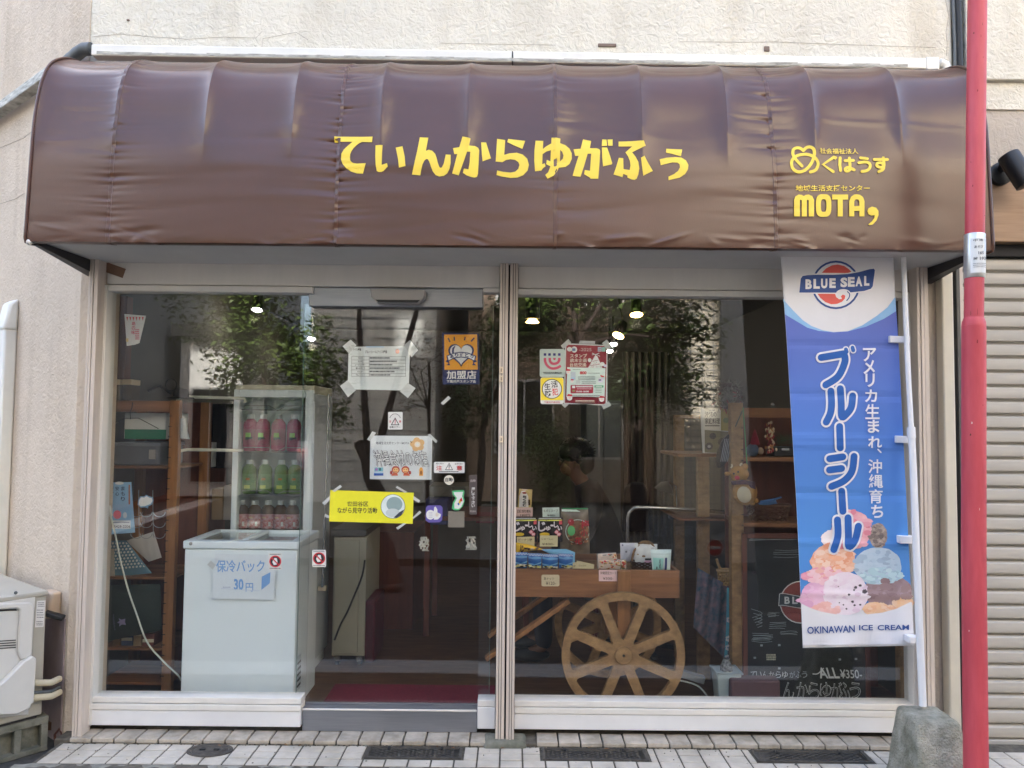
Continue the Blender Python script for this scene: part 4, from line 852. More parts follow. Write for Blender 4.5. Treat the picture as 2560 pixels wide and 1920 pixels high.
def eprism(pts, d0, d1, m, name, bev=.003, par=t):
    mb = MB(); mb.prism([EA(*z7(*p), d0) for p in pts], -WD * (d1 - d0), m); return mb.build(name, par, bev=bev)
eprism([(-190, 235), (290, 225), (262, 700), (232, 1215), (-190, 1260)], .001, .006, M_ACW, 'side_panel')
eprism([(-190, 290), (235, 280), (262, 298), (272, 335), (255, 720), (160, 760), (135, 690), (150, 345), (130, 330), (-190, 350)], .0065, .022, M_ACW, 'handle_surround', .008)
eprism([(-190, 348), (130, 338), (136, 352), (-190, 366)], .0065, .009, M_DARKGAP, 'handle_slot')
for i in range(4): eprism([(-190, 612 + i * 20), (126, 592 + i * 20), (126, 600 + i * 20), (-190, 620 + i * 20)], .0065, .0085, M_DARKGAP, 'louver', 0)
eprism([(-190, 1040), (0, 930), (165, 762), (240, 715), (268, 735), (270, 760), (250, 1098), (228, 1108), (222, 1142), (110, 1196), (-190, 1205)], .007, .05, M_ACW, 'valve_cover', .01)
ar = Art(proj=lambda x, y, d: EA(x, y, .002 + d), zm=z7, step=.0004)
ar.poly([(305, 272), (376, 268), (360, 487), (288, 492)], ink(214, 212, 208)); ar.lines(312, 285, 366, 3, 14, ink(90, 90, 92), 6, 1); ar.lines(303, 345, 358, 4, 20, ink(110, 110, 112), 7, 5); ar.lines(300, 440, 352, 3, 14, ink(90, 90, 92), 6, 2)
ar.mesh().build('rating_label', t, smooth=False)
for ya_, yb_, r_, m_ in ((945, 935, .016, M_ACP), (1028, 1006, .008, M_DARKPVC), (1070, 1045, .017, M_ACP)):
    a_ = EA(*z7(250, ya_), .02); b_ = EA(*z7(392, yb_), .045)
    mb = MB(); mb.tube([a_, a_ + (b_ - a_) * .85, b_, b_ - WO * .05 + WD * .03], r_, m_, 12); mb.build('pipe', t)
mb = MB(); a_ = EA(*z7(128, 203), .008); mb.lathe([(.008, 0), (.008, -.004), (.004, -.006)], a_, M_DARKPVC, 12, 'Y'); mb.build('screw', t)
def block(s0_, label):
    t2 = MB(); zA_, zB_ = -.06, EA(100, 1787).z - .012; u0 = ub + .0
    ebox(t2, u0 - .03, u0 + .36, s0_, s0_ + .1, zB_ - .035, zB_, M_CONC); ebox(t2, u0 - .03, u0 + .36, s0_, s0_ + .1, zA_, zA_ + .025, M_CONC)
    for f0 in (0, .3, .68, .92): ebox(t2, u0 - .03 + f0 * .39, u0 - .03 + f0 * .39 + .03, s0_ + .002, s0_ + .098, zA_ + .02, zB_ - .03, M_CONC)
    ebox(t2, u0 - .02, u0 + .35, s0_ + .045, s0_ + .055, zA_ + .01, zB_ - .02, M_CONC)
    t2.build('concrete_block', label=label, cat='concrete block', bev=.004)
block(-.015, 'hollow concrete block under the near end of the air conditioner')
mb = MB(); a_ = EA(*z7(-100, 1245), -.06); ebox(mb, ub + .02, ub + .3, .0, .05, EA(100, 1787).z - .012, EA(100, 1787).z - .001, M_DARKGAP); mb.build('foot_rail', t)
# lower part of the slanting wall is a smooth painted plinth
mb = MB(); zP = wallpt(150, 1542).z
mb.hexa([tuple(Vector((0, 0, z)) + Vector((c0.x, c0.y, 0)) + WD * s_ + WO * o_) for z in (-.1, zP) for s_, o_ in ((.012, .006), (1.6, .006), (1.6, -.02), (.012, -.02))], mat('mauve_plinth', (168, 152, 150), .7, rgb2=(138, 122, 122), vscale=4, bump=.1, bscale=25)); mb.build('plinth', SB, bev=.004)
t = T('wall_box', 'small beige plastic box on the wall just right of the air conditioner', 'junction box', tuple(wallpt(140, 1540)))
mb = MB(); s_c = (wallpt(143, 1500) - c0).dot(WD)
zt2, zb2 = wallpt(150, 1477).z, wallpt(150, 1542).z
mb.hexa([tuple(Vector((0, 0, z)) + Vector((c0.x, c0.y, 0)) + WD * (s_c + a_) + WO * o_) for z, oo in ((zb2, .07), (zt2, .045)) for a_, o_ in ((-.055, 0), (-.055, oo), (.06, oo), (.06, 0))], mat('beige_plastic', (198, 176, 152), .5, var=.06)); mb.build('housing', t, bev=.01)
mb = MB(); a_ = wallpt(160, 1545, .02); b_ = wallpt(112, 1532, .09); mb.bar(a_, b_, .05, .022, M_BLACKP); mb.build('black_cover', t, bev=.005)
mb = MB(); c_ = PZ(143, 1862, -.06); mb.tube([c_ + Vector((-.01, 0, .002)), c_ + Vector((-.02, .01, .045)), c_ + Vector((0, .015, .075)), c_ + Vector((.016, .01, .05)), c_ + Vector((.01, 0, .002))], .006, mat('rusty_iron', (92, 52, 44), .85, rgb2=(66, 40, 36), vscale=30), 8); mb.build('rusty_hook', label='rusty iron loop on the ground by the corner of the shop', cat='iron loop')
# black board with a white disc at the right
t = T('black_board', 'black rubber board with a white oval disc lying on the ground beside the red pole', 'rubber board', tuple(PZ(2480, 1890, -.055)))
mb = MB(); q_ = [PZ(2385, 1868, -.045), PZ(2498, 1861, -.045), PZ(2560, 1917, -.045), PZ(2575, 1935, -.045), PZ(2390, 1935, -.045)]; mb.prism([tuple(v) for v in q_], (0, 0, -.014), M_RUBBER); mb.build('board', t, bev=.003)
c_ = PZ(2495, 1902, -.044); mb = MB()
mb.add([(c_.x + .062 * r_ * math.cos(a_), c_.y + .05 * r_ * math.sin(a_), c_.z + z_) for r_, z_ in ((1, 0), (.96, .006), (.0, .008)) for a_ in [2 * math.pi * i / 32 for i in range(32)]], [(k_ * 32 + i, k_ * 32 + (i + 1) % 32, (k_ + 1) * 32 + (i + 1) % 32, (k_ + 1) * 32 + i) for k_ in range(2) for i in range(32)], mat('white_disc', (206, 208, 210), .35)); mb.build('disc', t)
mb = MB(); mb.bar(c_ + Vector((-.03, .012, .010)), c_ + Vector((.034, -.012, .010)), .006, .004, M_BLACKP); mb.lathe([(.007, 0), (.007, .012)], c_ + Vector((-.03, .012, 0)), M_BLACKP, 10); mb.lathe([(.007, 0), (.007, .012)], c_ + Vector((.034, -.012, 0)), M_BLACKP, 10); mb.build('handle', t)
mb = MB(); mb.bar(PZ(2392, 1866, -.03), PZ(2492, 1862, -.03), .01, .01, M_PVC); mb.build('edge_strip', t)
# ------------------------------------------------------------------ across the street (seen mirrored in the shop glass)
def RF(px, py, Yd): q_ = P(px, py, Yd); return Vector((q_.x, -q_.y, q_.z))
M_PAVE = mat('block_paving', (112, 106, 100), .9, rgb2=(84, 78, 74), vscale=14, bump=.3, bscale=40)
mb = MB(); mb.box((-3.6, -9.5, -.2), (9, -4.75, .02), M_GROUT)
yy = -4.76; k_ = 0
while yy > -8.6:
    xx = -3.6 + (k_ % 2) * .11
    while xx < 4.5: mb.box((xx, yy - .102, 0), (xx + .212, yy, .024 + random.uniform(-.001, .001)), M_PAVE); xx += .22
    yy -= .11; k_ += 1
mb.build('opposite_pavement', kind='structure', bev=0)
mb = MB(); mb.box((-16, -40, -.2), (-6.9, -4.4, .0), mat('red_pavement', (140, 84, 74), .9, rgb2=(112, 66, 58), vscale=8)); mb.build('side_street_pavement', kind='structure', smooth=False)

M_GREYW = mat('grey_render', (128, 128, 126), .85, var=.08, vscale=1.5, bump=.2, bscale=30); M_DKW = mat('dark_grey_panel', (146, 148, 150), .7, var=.08)
M_SIDING = mat('grey_siding', (200, 200, 195), .7, var=.06, vscale=2); M_BROWNW = mat('brown_cladding', (122, 106, 92), .8, var=.12, vscale=2, stretch=(8, 8, .5))
M_TAN = mat('tan_wall_tile', (206, 196, 176), .6, var=.06, vscale=4); M_WDARK = mat('dark_window_glass', (34, 38, 44), .1, var=.05, spec=.8); M_WFR = mat('window_frame_grey', (176, 176, 174), .5)
def house(name, label, lo, hi, m, wins, extra=None):
    t = T(name, label, 'building', ((lo[0] + hi[0]) / 2, hi[1], 0)); mb = MB(); mb.box(lo, hi, m); mb.build('wall', t, smooth=False)
    mb = MB(); mb.box((lo[0] - .15, lo[1] - .15, hi[2]), (hi[0] + .15, hi[1] + .15, hi[2] + .25), M_GREYW); mb.build('roof', t, smooth=False)
    yf = hi[1]
    for (x0, z0, x1, z1) in wins:
        f = MB(); f.box((x0 - .05, yf - .05, z0 - .05), (x1 + .05, yf + .03, z1 + .05), M_WFR); o = f.build('window', t)
        f = MB(); f.box((x0, yf + .001, z0), ((x0 + x1) / 2 - .02, yf + .034, z1), M_WDARK); f.box(((x0 + x1) / 2 + .02, yf + .001, z0), (x1, yf + .034, z1), M_WDARK); f.build('pane', o, smooth=False)
    return t
hA = house('apartment_house', 'dark grey apartment house beyond the side street, mirrored at the left of the window', (-14, -22, 0), (-7.2, -10.0, 11), M_DKW,
      [(-10.6, 4.6, -9.2, 6.4), (-8.6, 4.6, -7.7, 6.4), (-10.6, 1.5, -9.2, 3.4), (-8.7, 1.5, -7.7, 3.4), (-10.6, 7.4, -9.2, 9), (-8.6, 7.4, -7.7, 9)])
hB = house('siding_house', 'house with grey horizontal siding, mirrored above the notices on the sliding door', (-3.95, -24, 0), (-1.5, -11, 7.4), M_SIDING, [(-3.3, 4.9, -2.2, 6.2)])
mb = MB()
for i in range(36): mb.box((-3.96, -11.012, .2 + i * .2), (-1.49, -10.985, .208 + i * .2), M_DKW)
mb.build('siding_groove', hB, smooth=False)
hC = house('tiled_building', 'tan tiled building with grey panel, mirrored at the right of the shop window', (2.9, -20, 0), (9.5, -9.4, 11.5), M_TAN, [(7.2, 1.2, 8.8, 3.0), (7.2, 4.6, 8.8, 6.2)])
mb = MB()
for i in range(110): mb.box((2.89, -9.401, .1 + i * .105), (9.51, -9.394, .112 + i * .105), M_DKW)
for i in range(33): mb.box((2.9 + i * .2, -9.401, 0), (2.912 + i * .2, -9.3935, 11.5), M_DKW)
mb.build('tile_joint', hC, smooth=False)
mb = MB(); mb.box((3.62, -9.42, 0), (6.4, -9.3, 4.6), M_DKW); mb.build('panel', hC)
hD = house('brown_house', 'dark brown boarded house behind the street trees, mirrored in the right window', (-.9, -24, 0), (2.85, -11.5, 7.0), M_BROWNW, [(-.3, 1.0, .8, 2.4), (1.3, .9, 2.2, 2.5), (-.3, 4, .8, 5.5), (1.3, 4, 2.2, 5.5)])
house('white_garage', 'low white garage by the side street, mirrored above the left wooden rack', (-6.9, -14.5, 0), (-5.6, -12, 3.3), mat('white_render', (214, 212, 206), .8, var=.05), [(-6.6, .3, -5.9, 2.2)])
hE = house('white_house', 'white house at the far end of the side street, mirrored behind the clothes rails', (-9.0, -42, 0), (-4.2, -34, 6.5), mat('white_render', (214, 212, 206), .8, var=.05), [(-8, 1.2, -6.6, 2.6), (-6.1, 1.2, -5, 2.6), (-8, 4, -6.6, 5.4)])
house('office_block', 'pale office block beyond the right corner, mirrored in the awning sheen', (9.8, -22, 0), (18, -8.5, 12), mat('office_render', (188, 176, 158), .8, var=.06), [(10.5 + i * 2.4, 1.5 + j * 3, 12 + i * 2.4, 3.2 + j * 3) for i in range(3) for j in range(3)])
house('corner_house', 'grey house on the far left corner, mirrored in the left end of the awning', (-26, -20, 0), (-15, -7, 9), M_GREYW, [(-20 + i * 2.4, 1.5 + j * 2.8, -18.6 + i * 2.4, 3 + j * 2.8) for i in range(2) for j in range(2)])
mb = MB()
for i, (za, zb_, ya_) in enumerate(((4.3, 3.9, -7), (4.6, 4.3, -7.2), (4.9, 4.7, -7.4), (5.3, 5.0, -7.1))):
    pts_ = [Vector((-12 + 24 * k / 20, ya_, za + (zb_ - za) * k / 20 - .5 * (1 - (k / 10 - 1) ** 2))) for k in range(21)]; mb2 = MB(); mb2.tube(pts_, .014, M_BLACKP, 5)
    mb2.build('overhead_wire', label='black overhead wire across the street, mirrored above the sliding door', cat='wire', group='overhead wires mirrored in the glass')
# trees
M_LEAF = mat('green_leaf', (74, 96, 42), .5, rgb2=(112, 132, 60), vscale=3, spec=.4); M_LEAFD = mat('dark_leaf', (50, 72, 36), .5, rgb2=(74, 96, 46), vscale=3)
M_BARK = mat('tree_bark', (92, 76, 70), .95, rgb2=(58, 46, 42), vscale=16, stretch=(3, 3, .35), bump=.9, bscale=24, bdist=.02); M_RED_L = mat('withered_leaf', (120, 84, 76), .8, rgb2=(86, 62, 58), vscale=6)
def tree(label, base, top, r, crown, nleaf, mleaf, ls=.05, seed=0, cat='tree', name='street_tree', group=None):
    rd = random.Random(seed); base, top = Vector(base), Vector(top); t = T(name, label, cat, base, group)
    mb = MB(); k = 8; pts_ = [base + (top - base) * (i / k) + Vector((rd.uniform(-1, 1), rd.uniform(-1, 1), 0)) * r * .5 * (i > 0) for i in range(k + 1)]
    mb.tube(pts_, [r * (1.25 if i == 0 else 1 - .5 * i / k) for i in range(k + 1)], M_BARK, 12); mb.build('trunk', t)
    mb = MB()
    for c_, rr in crown:
        e_ = Vector(c_); s_ = pts_[min(k, max(2, int(k * .75)))]; mid = (s_ + e_) / 2 + Vector((rd.uniform(-.2, .2), rd.uniform(-.2, .2), .1)); mb.tube([s_, mid, e_], [r * .4, r * .25, r * .1], M_BARK, 7)
        for _ in range(5): v_ = e_ + Vector([rd.uniform(-1, 1) * q for q in rr]) * .9; mb.tube([mid * .4 + e_ * .6, v_], [r * .14, r * .04], M_BARK, 5)
    mb.build('limbs', t)
    mb = MB(); vs_, fs_ = [], []
    tot = sum(rr[0] * rr[1] * rr[2] for _, rr in crown)
    for c_, rr in crown:
        n_ = int(nleaf * rr[0] * rr[1] * rr[2] / tot); cl = [Vector([rd.gauss(0, .42) * q for q in rr]) + Vector(c_) for _ in range(max(6, n_ // 45))]
        for i in range(n_):
            p_ = rd.choice(cl) + Vector([rd.gauss(0, .11) for _ in range(3)]); a_ = rd.uniform(0, 6.28); d_ = Vector((math.cos(a_), math.sin(a_), rd.uniform(-1, .3))).normalized(); u_ = d_.cross(Vector((rd.uniform(-1, 1), rd.uniform(-1, 1), 1))).normalized(); l_ = ls * rd.uniform(.7, 1.4); o_ = len(vs_)
            vs_ += [p_, p_ + d_ * l_ * .5 + u_ * l_ * .2, p_ + d_ * l_, p_ + d_ * l_ * .5 - u_ * l_ * .2]; fs_.append((o_, o_ + 1, o_ + 2, o_ + 3))
    if vs_: mb.add(vs_, fs_, mleaf); mb.build('crown', t, smooth=False)
    return t
tree('leafy street tree with a bushy crown, mirrored in the left window behind the drinks fridge', (-3.5, -6.2, 0), (-3.1, -6, 2.1), .09, [((-3.3, -6.1, 2.5), (.85, .8, .8)), ((-2.6, -5.9, 2.2), (.5, .5, .55)), ((-3.6, -6.2, 3.3), (.8, .8, .6)), ((-2.4, -5.9, 1.75), (.3, .4, .35))], 9000, M_LEAF, .085, 3)
tree('old street tree with a thick rough trunk, mirrored in the glass door', tuple(RF(968, 1462, 3.5))[:2] + (.0,), tuple(RF(905, 1110, 4.2)), .115, [((-1.8, -5.4, 4.2), (1.0, 1, .7)), ((-.9, -5.6, 4.6), (1.0, 1, .7))], 6000, M_LEAFD, .09, 5)
tree('slim tree with leafy hanging branches, mirrored at the top of the right window', tuple(RF(1440, 1420, 5.5))[:2] + (0,), tuple(RF(1442, 700, 5.8)), .07, [(tuple(RF(1330, 800, 5.6)), (.55, .6, .45)), (tuple(RF(1560, 760, 6.2)), (.8, .7, .4)), (tuple(RF(1700, 850, 6)), (.38, .5, .75)), (tuple(RF(1420, 700, 6)), (.9, .7, .4)), (tuple(RF(1600, 660, 6)), (.9, .7, .4))], 7500, M_LEAF, .10, 7)
tree('dark clipped bush on the pavement, mirrored behind the leaning person', tuple(RF(1375, 1330, 5.8))[:2] + (0,), tuple(RF(1375, 1180, 5.8)), .05, [(tuple(RF(1372, 1100, 5.8)), (.32, .35, .55)), (tuple(RF(1400, 1180, 5.8)), (.3, .35, .4))], 3600, M_LEAF, .06, 9, 'bush', 'clipped_bush')
tree('broad dark tree with several stems, mirrored in the middle of the right window', tuple(RF(1590, 1330, 7))[:2] + (0,), tuple(RF(1600, 850, 7.2)), .11, [(tuple(RF(1600, 900, 7)), (.8, .6, .6)), (tuple(RF(1540, 960, 7)), (.5, .5, .5)), (tuple(RF(1680, 980, 7)), (.4, .5, .5))], 5200, M_LEAFD, .08, 11)
tree('bare twiggy shrub with withered leaves, mirrored beside the heart sticker', tuple(RF(1068, 1330, 5.2))[:2] + (0,), tuple(RF(1072, 900, 5.2)), .03, [(tuple(RF(1040, 850, 5.2)), (.22, .2, .25)), (tuple(RF(1100, 880, 5.2)), (.25, .2, .2)), (tuple(RF(1050, 960, 5.2)), (.25, .2, .25)), (tuple(RF(1020, 1030, 5.2)), (.25, .2, .15))], 420, M_RED_L, .05, 13, 'shrub', 'bare_shrub')
tree('evergreen tree in full sun beyond the pavement, mirrored through the rear of the door', (-.6, -8.6, 0), (-.4, -8.6, 2.2), .08, [((-.6, -8.6, 1.7), (.5, .5, .7)), ((-.2, -8.6, 2.6), (.7, .6, .8)), ((.3, -9, 3.4), (.8, .6, .8))], 5200, M_LEAFD, .09, 15)
# low traffic board facing the shop
t = T('traffic_board', 'low traffic board with a red no entry disc and Japanese text, mirrored beside the blackboard', 'traffic board', (1.5, -4.25, 0))
Yb = 4.3
def RP(px, py, d): q_ = P(px, py, Yb); return Vector((q_.x, -q_.y + d + .002, q_.z))
mb = MB(); p0, p1 = RP(1625, 1290, 0), RP(1830, 1470, 0); mb.box((p0.x, -Yb - .03, p1.z), (p1.x, -Yb, p0.z), M_DKW); mb.build('board', t, bev=.004)
for x_ in (p0.x + .03, p1.x - .03): mb = MB(); mb.bar((x_, -Yb - .015, -.05), (x_, -Yb - .015, p1.z), .03, .03, M_DKW); mb.build('leg', t)
ar = Art(proj=RP, step=.0006); wt_ = ink(190, 194, 198)
for k, ch in enumerate('車両通行止'):                        # the board reads left to right from the shop side, so it is laid out mirrored here
    xr_ = 1760 - k * 25; v_, f_g = text_geo(ch, .03); lo_, hi2 = v_.min(0), v_.max(0); u_ = (v_ - lo_) / (hi2 - lo_); ar.k += 1; ar.parts.append(([(xr_ - a_ * 22, 1342 - b_ * 26) for a_, b_ in u_], f_g, wt_, ar.k))
for j, s_ in enumerate(('7:00-9:00', '16:00-19:00', '日曜休日を除く')):
    v_, f_g = text_geo(s_, .015); lo_, hi2 = v_.min(0), v_.max(0); u_ = (v_ - lo_) / (hi2 - lo_); ar.k += 1; ar.parts.append(([(1752 - a_ * 92, 1376 + j * 22 - b_ * 14) for a_, b_ in u_], f_g, wt_, ar.k))
ar.ell(1789, 1371, 22, 22, ink(214, 214, 214)); ar.ell(1789, 1371, 20, 20, ink(176, 40, 44)); ar.rect(1775, 1367, 1803, 1374, ink(222, 222, 222))
ar.mesh().build('marking', t, smooth=False)
# ------------------------------------------------------------------ notices and stickers on the glass
YD, YI, YW = 0.0452, 0.0556, 0.0150           # front of the sliding leaf, behind the leaf, front of the fixed panes
W_, BK, RD, NV = ink(226, 227, 224), ink(34, 34, 38), ink(200, 44, 56), ink(36, 50, 104)
def sign(name, label, cat, pts, Y, m, zm, fn=None, tapes=(), th=.0006, group=None, sm=False):
    q_ = [zm(*p) for p in pts]
    mb = MB(); mb.pxprism(q_, Y, th, m); o = mb.build(name, label=label, cat=cat, group=group, smooth=False)
    if fn:
        ar = Art(Y=Y, zm=zm, step=.00018, base=.0002); fn(ar); ar.mesh().build('print', o, smooth=False)
    for tp in tapes:
        mb = MB(); mb.pxprism([zm(*p) for p in tp], Y - .0009 if Y < YI else Y - .0007, .0004, M_TAPE); mb.build('tape', o, smooth=False)
    return o
def rr(x0, y0, x1, y1, r):
    p = []
    for cx, cy, a in ((x1 - r, y0 + r, -90), (x1 - r, y1 - r, 0), (x0 + r, y1 - r, 90), (x0 + r, y0 + r, 180)):
        for i in range(5): t_ = math.radians(a + i * 22.5); p.append((cx + r * math.cos(t_), cy + r * math.sin(t_)))
    return p
def oct_(cx, cy, r, n=32): return [(cx + r * math.cos(2 * math.pi * i / n), cy + r * math.sin(2 * math.pi * i / n)) for i in range(n)]
zD, zE, z8, zG, z4 = zoom(720, 680, 1300, 1120, 2187), zoom(780, 1000, 1260, 1360, 2212), zoom(400, 1300, 1000, 1780, 2074), zoom(1330, 840, 1540, 1020, 1936), zoom(0, 600, 640, 1080, 2212)
def f_list(a):
    a.text('アイス種類', 610, 720, 690, 742, BK, .02); a.text('ブルーシールアイス種類', 725, 738, 935, 768, BK, .02)
    a.ell(1032, 748, 20, 22, ink(226, 150, 120)); a.rect(735, 700, 905, 712, ink(170, 200, 222))
    for y in (795, 828, 858, 890, 922, 955, 984): a.rect(600, y, 1110, y + 2.5, ink(90, 94, 96))
    for x in (600, 765, 1108): a.rect(x, 795, x + 2.5, 985, ink(90, 94, 96))
    for i, s_ in enumerate(('バニラ', '紅イモ', 'シークヮーサー', '塩ちんすこう', 'マンゴー', 'ブルーベリー')):
        a.text(s_, 682 - 7 * len(s_), 803 + i * 32, 682 + 7 * len(s_), 820 + i * 32, BK, .015); a.lines(772, 804 + i * 32, 960 + (i * 67) % 110, 1, 10, ink(70, 74, 78), 13, i + 3)
sign('ice_cream_list', 'white printed ice cream list taped by its corners to the sliding door', 'notice', [(572, 705), (1150, 698), (1138, 1118), (562, 1106)], YI, ink(214, 220, 218), zD, f_list,
     [[(590, 638), (645, 690), (575, 770), (515, 700)], [(490, 1075), (560, 1020), (640, 1115), (565, 1180)], [(1055, 1125), (1130, 1188), (1202, 1095), (1130, 1045)], [(1095, 690), (1150, 640), (1225, 735), (1165, 805)]])
def heart(cx, cy, s_, n=40):
    p = []
    for i in range(n):
        t_ = 2 * math.pi * i / n; p.append((cx + s_ * 16 * math.sin(t_) ** 3, cy - s_ * (13 * math.cos(t_) - 5 * math.cos(2 * t_) - 2 * math.cos(3 * t_) - math.cos(4 * t_))))
    return p
def f_heart(a):
    a.poly([(1472, 590), (1782, 588), (1788, 920), (1475, 922)], ink(240, 168, 48))
    for p, q_ in (((1510, 622), (1526, 660)), ((1567, 612), (1569, 648)), ((1670, 612), (1664, 645)), ((1757, 620), (1725, 655))): a.stroke([p, q_], 13, NV, False, False)
    a.poly(heart(1632, 770, 7.6), NV); a.poly(heart(1632, 768, 6.5), W_)
    a.poly([(1545, 760), (1550, 715), (1580, 692), (1565, 730), (1562, 770)], NV)
    a.poly([(1483, 842), (1520, 815), (1520, 862), (1530, 878), (1495, 880), (1515, 858)], NV); a.poly([(1785, 842), (1745, 815), (1745, 862), (1735, 878), (1775, 880), (1752, 858)], NV)
    a.poly([(1494, 790), (1560, 762), (1632, 752), (1705, 762), (1775, 792), (1762, 845), (1700, 815), (1632, 806), (1565, 815), (1507, 845)], NV)
    a.poly([(1505, 793), (1565, 770), (1632, 761), (1700, 770), (1763, 796), (1755, 833), (1700, 806), (1632, 797), (1565, 806), (1515, 833)], W_)
    for ch, x, y in zip('ありがとう', (1545, 1590, 1636, 1686, 1733), (796, 783, 778, 784, 797)): a.text(ch, x - 17, y - 17, x + 17, y + 17, NV, .035)
    a.text('加盟店', 1495, 930, 1775, 1010, W_, .04); a.text('下高井戸スタンプ会', 1495, 1018, 1772, 1046, W_, .02)
sign('heart_sticker', 'orange and navy member shop sticker with a white heart and ribbon on the sliding door', 'sticker', [(1452, 572), (1800, 580), (1808, 1058), (1460, 1060)], YI, NV, zD, f_heart)
def tri(a, p, m1, m2, k_=.72):
    a.poly(p, m1); cx, cy = sum(x for x, y in p) / 3, sum(y for x, y in p) / 3; a.poly([(cx + (x - cx) * k_, cy + (y - cy) * k_) for x, y in p], m2)
def f_cau(a):
    tri(a, [(958, 200), (1008, 290), (908, 290)], BK, W_); a.rect(955, 225, 962, 265, RD); a.ell(958, 273, 5, 5, RD)
    a.text('注', 888, 234, 914, 260, RD, .03); a.text('意', 1002, 234, 1028, 260, RD, .03); a.text('自動ドアー', 896, 300, 1018, 326, BK, .02)
    for i in range(11): t_ = math.radians(200 + i * 14); a.ell(958 + 62 * math.cos(t_), 222 + 62 * math.sin(t_), 5, 5, ink(80, 80, 84))
sign('door_caution_sticker', 'small upright white caution sticker with a warning triangle above the Okinawan food sign', 'sticker', rr(877, 138, 1044, 340, 12), YD, W_, zE, f_cau)
def f_oki(a):
    a.text('地域生活支援センターMOTA', 738, 480, 1118, 512, ink(70, 72, 80), .008)
    for i in range(5): t_ = 2 * math.pi * i / 5 - .5; a.ell(1215 + 46 * math.cos(t_), 512 + 44 * math.sin(t_), 40, 38, ink(228, 178, 108))
    a.ell(1215, 512, 34, 33, ink(242, 226, 200)); a.ell(1215, 512, 14, 14, W_); a.stroke([(1135, 475), (1150, 495)], 7, ink(90, 60, 40))
    
    for q_ in range(8): dx_, dy_ = 3.2 * math.cos(q_ * .785), 3.2 * math.sin(q_ * .785); a.text('沖縄食材のお店', 722 + dx_, 578 + dy_, 1330 + dx_, 768 + dy_, ink(56, 58, 66), .016, shear=-.28)
    a.text('沖縄食材のお店', 722, 578, 1330, 768, W_, .0, shear=-.28)
    a.poly([(722, 778), (822, 776), (820, 822), (720, 824)], ink(120, 190, 200)); a.ell(745, 800, 18, 16, ink(170, 120, 190)); a.ell(785, 798, 14, 18, ink(40, 110, 120))
    a.rect(715, 835, 824, 845, ink(150, 190, 226)); a.rect(715, 845, 824, 871, ink(30, 84, 170))
    for cx, sg in ((966, 1), (1078, -1)):
        a.poly([(cx - sg * 20, 830), (cx + sg * 10, 818), (cx + sg * 26, 870), (cx - sg * 52, 872), (cx - sg * 40, 850)], ink(212, 100, 60)); a.ell(cx, 802, 46, 42, ink(176, 66, 44)); a.ell(cx, 808, 33, 28, ink(240, 186, 120)); a.ell(cx - sg * 52, 836, 14, 22, ink(170, 50, 44))
        for e_ in (-14, 14): a.ell(cx + e_, 800, 6, 4, ink(90, 40, 30))
        a.stroke([(cx - 16, 820), (cx, 826), (cx + 16, 820)], 5, ink(170, 50, 40))
    a.poly([(1248, 776), (1270, 776), (1280, 800), (1282, 872), (1236, 872), (1238, 800)], ink(226, 160, 60)); a.ell(1259, 836, 14, 24, ink(160, 96, 30))
sign('okinawan_food_sign', 'white paper sign with big outlined Japanese letters and two orange lions on the door', 'sign', [(672, 410), (1386, 415), (1376, 918), (666, 912)], YI, ink(220, 224, 224), zE, f_oki,
     [[(695, 362), (738, 378), (668, 474), (634, 456)], [(1330, 400), (1360, 392), (1446, 470), (1430, 498)]])
def f_chui(a):
    a.text('走らない', 1428, 722, 1520, 742, BK, .02); a.text('止まらない', 1645, 724, 1738, 744, BK, .02)
    tri(a, [(1580, 722), (1624, 806), (1534, 806)], BK, W_, .8); a.rect(1576, 745, 1584, 780, BK); a.ell(1580, 790, 5, 5, RD)
    a.text('注', 1430, 755, 1500, 810, RD, .035); a.text('意', 1664, 755, 1732, 810, RD, .035); a.lines(1465, 820, 1690, 1, 8, ink(70, 70, 74), 9, 4)
sign('wide_caution_sticker', 'wide white caution sticker with two big red characters beside a warning triangle', 'sticker', rr(1400, 708, 1764, 846, 16), YD, BK, zE, lambda a: (a.rrect(1405, 713, 1759, 841, 14, W_), f_chui(a)))
sign('automatic_sticker', 'small round cream automatic door sticker below the wide caution sticker', 'sticker', oct_(1578, 922, 56), YD, ink(226, 222, 206), zE, lambda a: a.text('自動', 1536, 895, 1622, 942, BK, .02))
def f_push(a):
    a.text('自動', 1826, 915, 1886, 946, ink(190, 180, 176), .02); a.text('PUSH', 1822, 1272, 1886, 1292, ink(190, 180, 176), .01)
    for i, ch in enumerate('押して下さい'): a.text(ch, 1838, 1005 + i * 39, 1876, 1040 + i * 39, W_, .02)
t_ = sign('push_plate', 'narrow dark push plate with vertical white lettering at the edge of the sliding door', 'push plate', rr(1812, 865, 1900, 1320, 8), YD - .012, mat('taupe_plastic', (92, 82, 80), .4, var=.05), zE, f_push, th=.012)
def f_yel(a):
    a.text('世田谷区', 405, 1168, 648, 1226, BK, .03); a.text('ながら見守り活動', 293, 1238, 752, 1306, BK, .03, rot=.008)
    a.ell(933, 1226, 141, 141, ink(70, 80, 84)); a.ell(933, 1226, 136, 136, ink(222, 232, 230)); a.ell(950, 1200, 92, 84, ink(146, 168, 168)); a.ell(930, 1300, 80, 50, ink(196, 206, 206)); a.poly([(1064, 1260), (1010, 1290), (940, 1355), (975, 1356), (1030, 1325)], ink(58, 64, 78))
